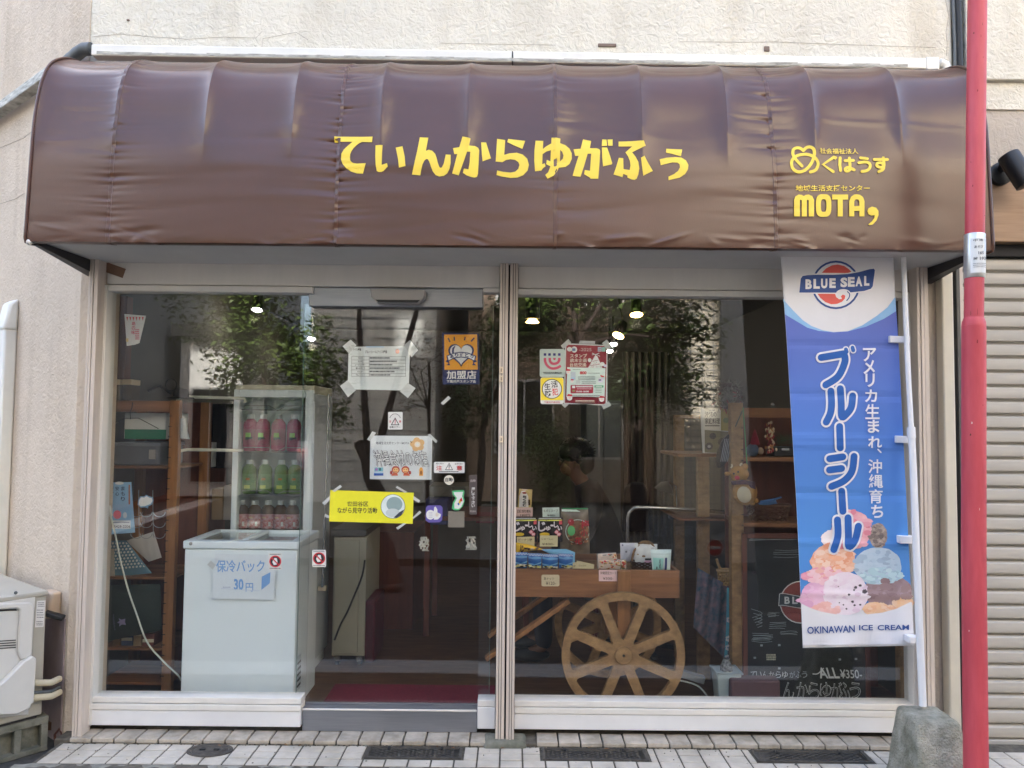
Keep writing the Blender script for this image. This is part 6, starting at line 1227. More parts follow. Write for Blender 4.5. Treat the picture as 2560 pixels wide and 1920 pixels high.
z5 = zoom(0, 1100, 640, 1580, 2212)
def f_pat(a):
    for i in range(-8, 14):
        for j in range(9):
            x, y = 950 + i * 31 + (j % 2) * 15, 890 + j * 26
            if 940 < x < 1270 - max(0, (1050 - y)) * .3 and y < 1130 and x - 1100 < (y - 870) * 1.0 + 20: a.ell(x, y, 9, 9, ink(206, 212, 206))
    a.rect(935, 930, 1010, 1180, ink(176, 172, 160))
pouch('patterned_paper_bag', 'blue paper bag with white dots lying on the middle shelf of the left rack', 'paper bag', [(930, 872), (1092, 868), (1312, 1150), (932, 1188)], .50, ink(96, 132, 150), .008, f_pat, z5)
pouch('white_paper_bag', 'plain white paper bag leaning behind the dotted blue bag', 'paper bag', [(1090, 870), (1330, 790), (1397, 1015), (1285, 1052)], .56, ink(206, 202, 196), .006, None, z5)
z6 = zoom(0, 1480, 640, 1920, 2212)
def f_grn(a):
    a.poly([(1048, 232), (1075, 218), (1066, 196), (1095, 210), (1128, 204), (1122, 235), (1128, 262), (1092, 252), (1062, 268), (1072, 240)], ink(150, 140, 176)); 
    for i, ch in enumerate('TAKANATA'): a.text(ch, 1012, 160 + i * 17, 1030, 173 + i * 17, ink(120, 112, 140), .005)
pouch('green_tote_bag', 'large dark green tote bag with a lilac emblem at the bottom of the left rack', 'bag', [(915, -60), (1385, -70), (1400, 330), (900, 430)], .46, mat('dark_green_cloth', (40, 52, 46), .85, var=.15), .06, f_grn, z6)
mb = MB(); cb = [(276, 1288), (289, 1340), (301, 1401), (321, 1476), (341, 1534), (367, 1604), (405, 1650), (445, 1688), (452, 1700)]; mb.tube([P(x, y, .14 + i * .006) for i, (x, y) in enumerate(smooth_pts(cb, n=4))], .0045, mat('white_cord', (200, 204, 190), .5), 8); o = mb.build('power_cable', label='white electric cord with plug hanging down inside the left window', cat='cord'); mb = MB(); mb.bar(P(272, 1264, .138), P(277, 1290, .138), .018, .014, mat('plug_white', (206, 202, 190), .5)); mb.build('plug', o, bev=.003)
for i, (xa, xb) in enumerate(((283, 298), (307, 328))): o = bx('small_carton', (xa, 962), (xb, 1000), .5, .6, mat('dark_carton', (84, 72, 58), .7), ('small carton with cream lid on the rack top, left one', 'small carton with cream lid on the rack top, right one')[i], 'carton', group='small cartons on the left rack'); bx('lid', (xa - 1, 948), (xb + 1, 962), .497, .603, ink(226, 204, 166), parent=o)
bx('brown_post', (286, 740), (311, 958), .55, .62, M_REDW, 'dark brown wooden post rising behind the white pennant', 'post')
mb = MB(); p_ = P(452, 996, .55); mb.lathe([(.075, 0), (.07, .006), (.045, .01), (.042, .04), (.034, .055), (.004, .06)], p_, M_DBLK, 24); mb.build('black_hat', label='black round hat resting on top of the left wooden rack', cat='hat')
mb = MB(); mb.tube([P(370, 978, .5), P(400, 965, .5), P(428, 985, .49)], .008, M_BLACKP, 8); mb.tube([P(428 + 14 * math.cos(a_), 962 + 15 * math.sin(a_), .5) for a_ in np.linspace(0, 6.28, 20)], .003, M_BLACKP, 6); mb.build('desk_microphone', label='black bent desk stand with a ring on top of the left rack', cat='desk stand')
for nm, pts, lb_ in (('white_towel_rail', [(443, 1004), (446, 994), (460, 992), (612, 996), (614, 1006)], 'upper white towel rail beside the drinks fridge'), ('white_towel_rail', [(452, 1127), (470, 1124), (607, 1126)], 'lower white towel rail beside the drinks fridge')):
    mb = MB(); mb.tube([P(x, y, .62) for x, y in pts], .0095, mat('cream_rail', (206, 206, 190), .4), 10); mb.build(nm, label=lb_, cat='rail', group='white rails beside the fridge')
bx('folder_stack', (494, 1106), (530, 1168), .95, 1.2, ink(206, 208, 206), 'stack of white folders in the dark gap left of the drinks fridge', 'folders'); 
mb = MB(); mb.grid(lambda u, v: P(520 + 80 * u + 5 * math.sin(v * 4), 1010 + 160 * v, 1.05 + .02 * math.sin(u * 14)), 20, 10, M_DBLK); o = mb.build('hanging_coat', label='dark coat hanging in the gap left of the drinks fridge', cat='coat'); s_ = o.modifiers.new('thickness', 'SOLIDIFY'); s_.thickness = .02
bx('tall_cupboard', (452, 1022), (500, 1500), 1.1, 1.5, M_REDW, 'reddish brown tall cupboard in the dark corner behind the left rack', 'cupboard')
pouch('plastic_bag', 'clear crumpled plastic bag hanging on the right post of the left rack', 'plastic bag', [(452, 1046), (462, 1044), (474, 1098), (451, 1096)], .4, mat('cloudy_plastic', (170, 170, 166), .25), .012)
for i, (xa, xb, yt, c_) in enumerate(((282, 300, 1572, (120, 92, 60)), (304, 330, 1580, (70, 84, 110)), (334, 352, 1568, (150, 132, 104)), (356, 384, 1584, (110, 60, 56)))):
    o = bx('gift_box', (xa, yt), (xb, 1624), .5, .68, mat('gift_box_%d' % i, c_, .6, var=.1), ('tan', 'slate blue', 'pale straw', 'brick red')[i] + ' gift box on the low shelf of the left rack', 'gift box', group='gift boxes on the left rack'); bx('band', (xa, yt + 14), (xb, yt + 22), .497, .4995, ink(196, 186, 160), parent=o, bev=0)
for i, (xa, xb, yt) in enumerate(((530, 556, 1222), (560, 580, 1214))):
    bx('carton', (xa, yt), (xb, 1300), .98, 1.2, mat('carton_%d' % i, ((150, 124, 90), (176, 170, 158))[i], .8, var=.1), ('brown carton', 'pale carton')[i] + ' in the dark gap left of the drinks fridge', 'carton')
# ---- wooden cart
zK, zJ, zM, zL, zH, zI = zoom(1250, 1380, 1800, 1860, 1901), zoom(1250, 1080, 1760, 1480, 2115), zoom(1270, 1190, 1520, 1440, 1659), zoom(1480, 1340, 1700, 1500, 2212), zoom(1680, 950, 2060, 1330, 1659), zoom(1700, 1300, 2300, 1760, 2164)
CY0 = .22
t = T('wooden_cart', 'wooden market cart with big spoked wheels behind the right window', 'cart', (X(1480, CY0), .45, FZ))
ct, cb_ = P(1480, 1424.5, CY0).z, P(1480, 1494, CY0).z; cx0, cx1 = X(1255, CY0), X(1699, CY0, 1460)
for nm, lo, hi in (('tray_front', (cx0, CY0, cb_), (cx1, CY0 + .02, ct)), ('tray_back', (cx0, .72, cb_), (cx1, .74, ct)), ('tray_end', (cx1 - .018, CY0 + .0205, cb_ + .002), (cx1 - .001, .7195, ct - .002)), ('tray_end', (cx0 + .001, CY0 + .0205, cb_ + .002), (cx0 + .018, .7195, ct - .002)), ('tray_floor', (cx0 + .019, CY0 + .0205, cb_ + .01), (cx1 - .019, .7195, ct - .035))):
    mb = MB(); mb.box(lo, hi, M_WOODH); mb.build(nm, t, bev=.002)
pz = P(1558, 1640, .15)
for y_ in (CY0 - .024, .742): mb = MB(); mb.box((X(1543, CY0), y_, pz.z - .05), (X(1576, CY0), y_ + .022, ct - .002), M_WOOD); mb.build('post', t, bev=.003)
for y_, sh in ((CY0 - .0, 0), (.66, 0)):
    a_, b_ = P(1422, 1497, CY0 + .01), P(1262, 1610, CY0 + .01); mb = MB(); mb.bar((a_.x, y_ + .022, a_.z - .01), (b_.x - .1, y_ + .022, b_.z - .08), .024, .06, M_WOOD, up=(0, 1, 0)); mb.build('brace', t, bev=.003)
WR = 152.5 / 1923 * (3.92 + .13); wc = P(1559.6, 1640, .13)
def wheel(y_, nm='wheel'):
    outer = [(WR * math.cos(2 * math.pi * i / 72), WR * math.sin(2 * math.pi * i / 72)) for i in range(72)]; holes = []
    ri, ro, hw = WR * .245, WR * .868, WR * .072
    for k in range(8):
        c_ = math.radians(45 * k); ai, ao = math.pi / 8 - math.asin(hw / ri), math.pi / 8 - math.asin(hw / ro)
        base = [(ri + .006, ai * .6), (ri + .012, ai), ] ; p_ = [(ri, -ai * .5), (ri, ai * .5), (ri + .012, ai * 1.15), (ro - .014, ao * .985), (ro - .003, ao * .93)] + [(ro, ao * (1 - 2 * i / 8) * .9) for i in range(9)] + [(ro - .003, -ao * .93), (ro - .014, -ao * .985), (ri + .012, -ai * 1.15)]
        holes.append([(r_ * math.cos(c_ + a_), r_ * math.sin(c_ + a_)) for r_, a_ in p_])
    loops = [outer] + holes; tri_ = tessellate_polygon([[Vector((x, y, 0)) for x, y in l] for l in loops]); fl = [p for l in loops for p in l]; n_ = len(fl); th_ = .032; mb = MB()
    vs_ = [(wc.x + x, y_, wc.z + z) for x, z in fl] + [(wc.x + x, y_ + th_, wc.z + z) for x, z in fl]; fs_ = [tuple(q) for q in tri_] + [tuple(v + n_ for v in reversed(q)) for q in tri_]; o_ = 0
    for l in loops: m_ = len(l); fs_ += [(o_ + i, o_ + (i + 1) % m_, n_ + o_ + (i + 1) % m_, n_ + o_ + i) for i in range(m_)]; o_ += m_
    mb.add(vs_, fs_, M_PALEW); w_ = mb.build(nm, t); 
    mb = MB(); mb.lathe([(.046, 0), (.046, -.012), (.043, -.015), (.008, -.015), (.007, -.004), (.0005, -.004)], (wc.x, y_ - .0005, wc.z), M_PALEW, 32, 'Y'); mb.build('hub', w_); mb = MB(); mb.lathe([(.006, 0), (.006, -.008)], (wc.x, y_ - .004, wc.z), M_DARKGAP, 12, 'Y'); mb.build('axle_bolt', w_)
wheel(.145); wheel(.78)
mb = MB(); mb.tube([(wc.x, .18, wc.z), (wc.x, .78, wc.z)], .015, M_WOOD, 10); mb.build('axle', t)
def card(label, pts, Y, rgb, zm, texts, th=.0012): 
    return sign('price_card', label, 'price card', pts, Y, ink(*rgb), zm, lambda a: [a.text(s_, *b_, ink(92, 78, 66), .01) for s_, b_ in texts], th=th)
card('cream rounded price card on the front board of the wooden cart', rr(430, 1480, 616, 1600, 16), CY0 - .003, (206, 190, 156), zJ, [('島ナッツ', (455, 1505, 560, 1535)), ('¥120-', (475, 1550, 580, 1585))])
card('pink price card on the front board of the wooden cart', [(172, 850), (636, 856), (633, 1138), (172, 1135)], CY0 - .003, (226, 190, 186), zL, [('沖縄限定カード', (205, 890, 615, 970)), ('¥300-', (275, 1035, 540, 1100))])
card('pink price card below the tall yellow bag', [(132, 523), (410, 522), (408, 672), (132, 670)], .50, (212, 178, 168), zM, [('圧縮麩', (150, 560, 380, 610)), ('180円', (205, 630, 365, 668))])
card('pale green price card above the right black rice bag', [(570, 525), (850, 521), (856, 680), (575, 682)], .50, (196, 212, 204), zM, [('もずくスープ', (590, 555, 830, 600)), ('¥480-', (650, 635, 790, 668))])
card('cream price card in front of the left black rice bag', [(146, 1012), (440, 1005), (440, 1170), (148, 1120)], .40, (206, 194, 150), zM, [('ピーナツ糖', (175, 1035, 400, 1085))])
card('cream price card in front of the right black rice bag', [(530, 986), (826, 988), (822, 1170), (528, 1168)], .40, (206, 196, 154), zM, [('じゅーしぃ', (560, 1025, 750, 1062)), ('¥400-', (565, 1110, 765, 1145))])
card('cream price card lying by the blue bags, the larger one', [(1140, 1402), (1432, 1468), (1425, 1538), (1135, 1535)], .30, (200, 190, 154), zM, [('さんぴん', (1170, 1470, 1300, 1500))])
card('small cream price card just right of the blue bags', [(1078, 1438), (1155, 1430), (1150, 1536), (1070, 1536)], .28, (196, 186, 150), zM, [('糖', (1085, 1480, 1120, 1515))])
def f_jus(x0):
    def f(a):
        a.rect(x0, 690, x0 + 400, 718, BK); a.lines(x0 + 10, 695, x0 + 385, 1, 8, ink(206, 206, 206), 16, 4); a.rect(x0, 722, x0 + 400, 742, ink(206, 206, 70))
        for ch, b_ in zip('じゅーしぃ', ((0, 750, 130, 915), (130, 825, 205, 900), (205, 800, 255, 830), (260, 752, 330, 850), (325, 830, 400, 900))): a.text(ch, x0 + b_[0], b_[1], x0 + b_[2], b_[3], ink(214, 206, 212), .03)
        a.rrect(x0 + 350, 735, x0 + 400, 800, 8, ink(196, 70, 80)); a.poly([(x0 + 310, 880), (x0 + 390, 960), (x0 + 350, 1010), (x0 + 262, 930)], ink(160, 50, 70)); a.ell(x0 + 305, 925, 28, 26, ink(226, 170, 176)); a.rect(x0 + 320, 945, x0 + 370, 985, ink(226, 180, 184))
        a.ell(x0 + 110, 960, 82, 30, ink(226, 190, 40))
    return f
M_BLKBAG = mat('black_bag_film', (40, 36, 40), .25, var=.2, vscale=14)
pouch('rice_mix_bag', 'black rice mix bag with white Japanese lettering, left one beside the window rail', 'food bag', [(75, 690), (478, 690), (478, 1090), (75, 1100)], .46, M_BLKBAG, .012, f_jus(75), zM, 'black rice mix bags')
pouch('rice_mix_bag', 'black rice mix bag with white Japanese lettering, right one beside the plum snack bag', 'food bag', [(497, 690), (905, 690), (905, 1090), (497, 1100)], .46, M_BLKBAG, .012, f_jus(497), zM, 'black rice mix bags')
def f_tall(a):
    a.poly([(180, 515), (190, 330), (225, 250), (290, 240), (335, 330), (340, 515)], ink(214, 210, 202)); a.ell(272, 278, 38, 16, ink(150, 50, 44)); a.rect(232, 195, 325, 232, ink(206, 180, 160)); a.rect(335, 385, 368, 480, ink(90, 60, 30))
    for i, ch in enumerate('鰹くらむ'): a.text(ch, 242, 318 + i * 47, 305, 362 + i * 47, BK, .03)
pouch('tall_snack_bag', 'cream and yellow snack bag with a white label standing tallest by the window rail', 'food bag', [(185, 210), (405, 225), (385, 560), (155, 560)], .52, mat('yellow_film', (196, 176, 96), .35, rgb2=(190, 160, 110), vscale=10), .015, f_tall, zM)
def f_ume(a):
    a.rect(890, 525, 1325, 552, ink(24, 116, 66)); a.poly([(890, 552), (1130, 556), (1240, 605), (1050, 590), (890, 585)], ink(206, 222, 210)); a.ell(1150, 910, 205, 205, ink(190, 206, 190), hole=.93); a.ell(1150, 910, 180, 180, ink(126, 92, 70))
    rd = random.Random(3)
    for _ in range(60): a.ell(1150 + rd.uniform(-170, 170), 910 + rd.uniform(-150, 210), rd.uniform(12, 34), rd.uniform(12, 26), rd.choice([ink(150, 100, 70), ink(112, 74, 56), ink(170, 126, 92), ink(96, 70, 56)]))
    a.ell(1040, 890, 62, 82, ink(90, 176, 110)); a.ell(1035, 745, 52, 52, ink(150, 34, 46)); a.ell(1020, 730, 12, 8, ink(226, 160, 160))
    for ch, b_ in zip('梅小花', ((1200, 715, 1340, 860), (1190, 870, 1310, 980), (1095, 995, 1215, 1115))): a.text(ch, *b_, ink(230, 206, 206), .09); a.text(ch, *b_, ink(190, 40, 60), .03)
pouch('plum_snack_bag', 'big clear snack bag with green top and red plum lettering standing on the cart', 'food bag', [(880, 525), (1330, 530), (1360, 1290), (860, 1290)], .48, mat('clear_snack_film', (124, 112, 96), .22, rgb2=(96, 84, 72), vscale=16), .035, f_ume, zM)
def f_yb(a): a.text('じー', 205, 1135, 330, 1250, ink(70, 40, 20), .06); a.ell(400, 1212, 30, 22, ink(226, 206, 160)); a.ell(480, 1215, 30, 20, ink(110, 80, 50)); a.ell(345, 1205, 18, 22, ink(80, 56, 30))
pouch('yellow_snack_bag', 'bright yellow snack bag lying on top of the blue bags on the cart', 'food bag', [(130, 1105), (330, 1130), (585, 1215), (135, 1275)], .36, ink(232, 186, 36), .02, f_yb, zM)
pouch('light_blue_bag', 'light blue bag lying flat behind the row of dark blue bags', 'food bag', [(540, 1215), (965, 1210), (1112, 1265), (1105, 1500)], .40, ink(120, 180, 216), .015, None, zM)
for i, (xa, xb, yt) in enumerate(((95, 330, 1262), (328, 562, 1280), (558, 838, 1292), (832, 1080, 1284))):
    def f_bl(a, xa=xa, xb=xb, yt=yt):
        w_ = xb - xa; n_ = 9
        for k in range(n_):
            for r_ in range(2): a.rect(xa + 6 + w_ * .96 / n_ * (k + .5 * (r_ % 2)), yt + 6 + r_ * 17, xa + 6 + w_ * .96 / n_ * (k + .5 * (r_ % 2)) + w_ * .05, yt + 22 + r_ * 17, ink(206, 214, 226))
        a.poly([(xa + 10, yt + 42), (xa + w_ * .3, yt + 60), (xa + w_ * .6, yt + 44), (xb - 10, yt + 62), (xb - 10, yt + 84), (xa + w_ * .5, yt + 92), (xa + 10, yt + 80)], ink(96, 152, 200)); a.poly([(xa + 8, yt + 150), (xa + w_ * .5, yt + 175), (xb - 8, yt + 135), (xb - 8, yt + 160), (xa + w_ * .5, yt + 195), (xa + 8, yt + 180)], ink(120, 170, 206))
        rd = random.Random(i)
        for _ in range(16): a.ell(xa + 24 + rd.random() * (w_ - 48), yt + 196 + rd.random() * 40, 25, 13, rd.choice([ink(240, 230, 120), ink(226, 220, 170), ink(70, 70, 50), ink(236, 232, 210)]))
    pouch('blue_snack_bag', 'dark blue snack bag with checked top edge on the cart, ' + ['left end of the row', 'second from the left', 'third from the left', 'right end of the row'][i], 'food bag', [(xa, yt), (xb, yt + 6), (xb - 14, 1530), (xa + 14, 1530)], .30 - .008 * (i % 2), mat('blue_film', (46, 108, 176), .3, rgb2=(34, 84, 150), vscale=20), .015, f_bl, zM, 'blue snack bags on the cart')
def f_ca(x0, y0, x1, y1):
    def f(a):
        rd = random.Random(int(x0)); a.rrect(x0 + 25, y0 + 25, x1 - 20, y1 - 10, 20, ink(206, 186, 170))
        for _ in range(34): a.ell(x0 + 40 + rd.random() * (x1 - x0 - 80), y0 + 40 + rd.random() * (y1 - y0 - 60), rd.uniform(14, 40), rd.uniform(8, 24), rd.choice([ink(206, 80, 60), ink(226, 170, 110), ink(150, 120, 70), ink(196, 60, 70), ink(226, 206, 170), ink(110, 110, 96)]))
    return f
M_CRD = mat('card_pack_film', (150, 146, 140), .15, .3, var=.1)
for i, (c4, Y_, lb_) in enumerate((([(115, 440), (600, 410), (650, 640), (120, 800)], .40, 'shiny colourful card pack on the cart, rearmost of three'), ([(620, 575), (860, 590), (880, 840), (600, 840)], .34, 'shiny colourful card pack on the cart, right of three'), ([(180, 585), (715, 635), (730, 840), (135, 840)], .30, 'shiny colourful card pack on the cart, front one of three'))):
    xs = [p[0] for p in c4]; ys = [p[1] for p in c4]; pouch('card_pack', lb_, 'card pack', c4, Y_, M_CRD, .008, f_ca(min(xs), min(ys), max(xs), max(ys)), zL, 'colourful card packs on the cart')
pouch('white_pouch', 'plain white upright pouch behind the basket on the cart, leftmost', 'pouch', [(705, 172), (1150, 172), (1120, 640), (720, 640)], .50, ink(206, 208, 218), .015, lambda a: (a.ell(765, 225, 22, 22, ink(100, 104, 130)), a.lines(840, 225, 1010, 1, 10, ink(130, 134, 150), 18, 3), a.rect(800, 340, 960, 345, ink(90, 94, 110)), a.ell(850, 385, 28, 22, ink(110, 110, 120))), zL)
pouch('white_pouch', 'white pouch with a pink corner sitting inside the brown basket', 'pouch', [(1060, 190), (1640, 200), (1640, 800), (1080, 790)], .44, ink(214, 216, 214), .025, lambda a: (a.rect(1470, 245, 1535, 290, NV), a.ell(1280, 490, 45, 26, ink(130, 96, 60)), a.ell(1140, 450, 22, 16, ink(150, 120, 80)), a.rect(1310, 540, 1470, 590, BK), a.poly([(1300, 600), (1480, 590), (1480, 680), (1310, 690)], ink(226, 180, 206)), a.rect(1290, 695, 1340, 750, ink(60, 130, 190))), zL)
def f_sug(a):
    a.rect(1490, 430, 1960, 452, ink(190, 206, 202)); a.poly([(1520, 530), (1780, 540), (1760, 860), (1540, 860)], ink(160, 214, 204)); a.rect(1815, 530, 1870, 860, ink(40, 52, 110)); a.text('sugar', 1560, 660, 1800, 720, BK, .02, rot=math.pi / 2); a.ell(1620, 790, 14, 40, BK)
pouch('mint_pouch', 'mint and white upright pouch with a navy stripe at the right end of the cart', 'pouch', [(1465, 340), (1995, 338), (1965, 870), (1520, 870)], .32, ink(206, 222, 218), .02, f_sug, zL)
t = T('handled_basket', 'small dark brown wicker basket with arched handle on the cart', 'basket', tuple(P(1600, 1424, .44)))
M_WICK = mat('dark_wicker', (84, 56, 40), .7, rgb2=(56, 38, 28), vscale=40, bump=.6, bscale=120)
mb = MB(); c_ = P(*zL(1310, 840), .44)
for k in range(7): mb.tube([(c_.x + (.062 + .002 * k) * math.cos(a_), .44 + .05 * math.sin(a_), c_.z - .005 + .008 * k + .002 * math.sin(a_ * 14 + k * 3)) for a_ in np.linspace(0, 6.283, 48)], .0045, M_WICK, 6)
mb.build('bowl', t)
mb = MB()
for k in range(3): mb.tube([P(*zL(1350 + (365 - 8 * k) * math.cos(a_) , 830 - (700 - k * 25) * abs(math.sin(a_)) ** .8 + 0), .44 + .008 * math.sin(a_ * 9 + k * 2)) for a_ in np.linspace(.02, 3.12, 30)], .005, mat('light_wicker', (132, 100, 64), .7, var=.2, vscale=30), 6)
mb.build('handle', t)
mb = MB(); a_, b_ = P(1396, 1256, .6), P(1488, 1410, .6); mb.box((a_.x, .6, b_.z), (b_.x, .604, a_.z), M_SHELFG); mb.build('acrylic_screen', label='clear acrylic screen standing behind the snack bags on the cart', cat='screen', smooth=False)
# ---- right rack
t = T('pine_rack', 'light pine display rack with several posts and shelves behind the banner', 'rack', (X(1900, .38), .5, FZ))
rr0, rr1 = X(1826, .38, 1200), X(1856, .38, 1200); rzt = P(1840, 1007, .38).z
mb = MB(); mb.box((rr0, .36, FZ), (rr1, .42, rzt), M_PALEW); mb.build('post', t, bev=.003); xE = X(2262, .38, 1200)
mb = MB(); mb.box((xE - .05, .36, FZ), (xE, .42, rzt), M_PALEW); mb.build('post', t, bev=.003)
for xa, xb, yt, Y_ in ((1744, 1774, 1142, .82), (1687, 1711, 1037, 1.25)): mb = MB(); a_ = P(xa, yt, Y_); b_ = P(xb, yt, Y_); mb.box((a_.x, Y_, FZ), (b_.x, Y_ + .05, a_.z), M_PALEW); mb.build('post', t, bev=.003)
for yt, yb_, nm, Y0_, Y1_ in ((1020, 1044, 'top_rail', .37, .4), (1143, 1153, 'shelf', .37, .72), (1308, 1318, 'shelf', .37, .72)): mb = MB(); a_, b_ = P(1900, yt, Y0_), P(1900, yb_, Y0_); mb.box((rr1 + .001, Y0_, b_.z), (xE - .051, Y1_, a_.z), M_WOODH); mb.build(nm, t, bev=.002)
for yt, yb_ in ((1133, 1142), (1293, 1300)): mb = MB(); a_, b_ = P(1690, yt, .8), P(1830, yb_, .8); mb.box((a_.x, .74, b_.z), (b_.x, 1.3, a_.z), M_WOODH); mb.build('shelf', t, bev=.002)
mb = MB(); a_, b_ = P(1690, 1037, 1.25), P(1760, 1047, 1.25); mb.box((a_.x, 1.24, b_.z), (b_.x, 1.27, a_.z), M_PALEW); mb.build('top_rail', t)
mb = MB(); mb.box((rr1, .73, FZ), (xE, .74, P(1900, 1030, .73).z), M_REDW); mb.build('back_panel', t)
mb = MB()
for py in range(1070, 1730, 27): p_ = P(1852, py, .358); mb.box((rr1 - .012, .354, p_.z - .002), (rr1 - .001, .359, p_.z + .002), M_DARKGAP)
mb.build('notch', t)
def f_book(a):
    a.poly([(356, 310), (532, 310), (532, 552), (356, 540)], ink(214, 212, 200)); a.poly([(535, 312), (636, 320), (636, 560), (535, 552)], ink(150, 140, 66)); a.text('琉球', 400, 322, 470, 340, ink(90, 90, 90), .01); a.text('沖縄の', 358, 345, 486, 405, BK, .02); a.text('家庭料理', 358, 415, 522, 480, BK, .025); a.lines(360, 492, 520, 1, 8, BK, 14, 4)
    a.poly([(356, 545), (640, 565), (640, 800), (356, 790)], ink(120, 112, 84)); a.ell(445, 612, 36, 34, ink(60, 54, 50)); a.ell(405, 722, 42, 38, ink(66, 60, 56)); a.ell(405, 725, 18, 16, ink(170, 166, 160)); a.ell(560, 680, 60, 50, ink(84, 76, 62)); a.ell(590, 440, 34, 30, ink(110, 120, 60))
sign('cookbook', 'large white and green cookbook standing on the pine rack left of the post', 'book', [(315, 310), (640, 312), (640, 800), (340, 795)], .70, ink(206, 206, 200), zH, f_book, th=.02)
t = T('wreath', 'frosted twig wreath with red ribbons on top of the pine rack', 'wreath', tuple(P(1822, 1020, .5)))
c_ = P(1820, 990, .5); mb, m2 = MB(), MB(); M_FROST = mat('frosted_twig', (150, 144, 138), .6, rgb2=(70, 60, 54), vscale=30)
rd = random.Random(21)
mb.tube([(c_.x + .065 * math.cos(a_), .5, c_.z + .065 * math.sin(a_)) for a_ in np.linspace(0, 6.283, 30)], .012, M_BARK, 8)
for i in range(420):
    a_ = rd.uniform(0, 6.283); b_ = rd.uniform(0, 6.283); r_ = .065; p_ = Vector((c_.x + r_ * math.cos(a_), .5, c_.z + r_ * math.sin(a_))); d_ = Vector((math.cos(a_) * math.cos(b_), math.sin(b_), math.sin(a_) * math.cos(b_))).normalized() + Vector((rd.uniform(-.6, .6), rd.uniform(-.3, .3), rd.uniform(-.6, .6))); l_ = rd.uniform(.02, .042)
    q_ = p_ + d_ * l_; s_ = Vector((rd.uniform(-1, 1), rd.uniform(-1, 1), rd.uniform(-1, 1))).normalized() * .005; (m2 if i % 6 == 0 and math.sin(a_) < .2 else mb).add([p_, p_ + s_, q_ + s_, q_], [(0, 1, 2, 3)], ink(150, 30, 44) if i % 6 == 0 and math.sin(a_) < .2 else M_FROST)
mb.build('twigs', t, smooth=False); m2.build('ribbon', t, smooth=False)
t = T('reindeer_plush', 'tan reindeer plush ornament with red nose and scarf hanging on a green ribbon', 'plush toy', tuple(P(1860, 1262, .31)))
M_PLU = mat('tan_plush', (176, 130, 72), .95, var=.12, vscale=30, bump=.5, bscale=160); M_PLC = mat('cream_plush', (206, 190, 156), .95, bump=.4, bscale=160); RPY = .32; sc_ = 1 / 1923 * 4.24 * .229
pz_ = lambda x, y, d=0: P(*zH(x, y), RPY - d)
mb = MB(); mb.ball(pz_(735, 1025), (100 * sc_, .045, 88 * sc_), M_PLU, 20, 12); mb.ball(pz_(795, 1225), (132 * sc_, .055, 140 * sc_), M_PLU, 20, 12)
for x, y, rx, rz2 in ((605, 1022, 34, 22), (800, 945, 30, 36), (705, 1280, 28, 22), (915, 1315, 28, 26), (810, 1352, 34, 18), (875, 1350, 30, 18)): mb.ball(pz_(x, y, .01), (rx * sc_, .018, rz2 * sc_), M_PLU, 12, 8)
mb.build('body', t)
mb = MB(); mb.ball(pz_(795, 1245, .035), (84 * sc_, .024, 94 * sc_), M_PLC, 18, 10); mb.build('belly', t)
mb = MB(); mb.ball(pz_(712, 1068, .045), (27 * sc_, .01, 24 * sc_), ink(190, 40, 60), 12, 8); mb.build('nose', t)
for x, y in ((675, 1022), (722, 1003)): mb = MB(); mb.ball(pz_(x, y, .043), 11 * sc_, BK, 10, 6); mb.build('eye', t)
for pts in ([(640, 960), (655, 940), (650, 920)], [(745, 950), (748, 920), (765, 912)]): mb = MB(); mb.tube([pz_(*p) for p in pts], 10 * sc_, M_PLC, 8); mb.build('antler', t)
mb = MB(); mb.pxprism([zH(*p) for p in [(652, 1108), (780, 1090), (905, 1110), (915, 1150), (780, 1140), (660, 1145)]], RPY - .055, .02, mat('plaid_scarf', (96, 60, 66), .9, rgb2=(60, 50, 60), vscale=50)); mb.pxprism([zH(*p) for p in [(840, 1140), (910, 1145), (918, 1195), (860, 1175)]], RPY - .06, .008, mat('plaid_scarf', (96, 60, 66))); mb.build('scarf', t, bev=.003)
mb = MB(); mb.tube([pz_(775, 300), pz_(800, 640), pz_(825, 1000)], .0028, ink(60, 140, 76), 6); mb.build('ribbon', t)
t = T('striped_slipper', 'dark striped oval slipper shaped fan hanging on a cord left of the plush', 'fan', tuple(P(*zH(570, 960), .4)))
mb = MB(); mb.pxprism([zH(575 + (78 * math.cos(a_)) + (-.32 * 180 * math.sin(a_)), 775 + 185 * math.sin(a_)) for a_ in np.linspace(0, 6.1, 26)], .4, .006, mat('fan_black', (36, 36, 40), .6)); mb.build('blade', t, bev=.001)
mb = MB()
for i in range(5): mb.pxprism([zH(600 - i * 7 - k * 0 + dx - 2 * i, 640 + i * 8 + dy) for dx, dy in ((0 + i * 2, 0), (14 + i * 2, 0), (-66 + i * 2, 250), (-80 + i * 2, 250))], .3985, .001, ink(150, 150, 150)) if 0 else mb.pxprism([zH(555 + i * 18 + dx, 640 + dy) for dx, dy in ((20, 0), (28, 0), (-20, 250), (-28, 250))], .3985, .001, ink(140, 142, 146))
mb.build('stripe', t, smooth=False)
mb = MB(); mb.tube([P(*zH(768, 335), .355), P(*zH(700, 490), .355), P(*zH(648, 600), .398)], .003, ink(50, 70, 56), 6); mb.build('cord', t)
t = T('garden_gnome', 'small gnome doll with pointed red hat on the upper pine shelf', 'doll', tuple(P(*zH(890, 838), .5)))
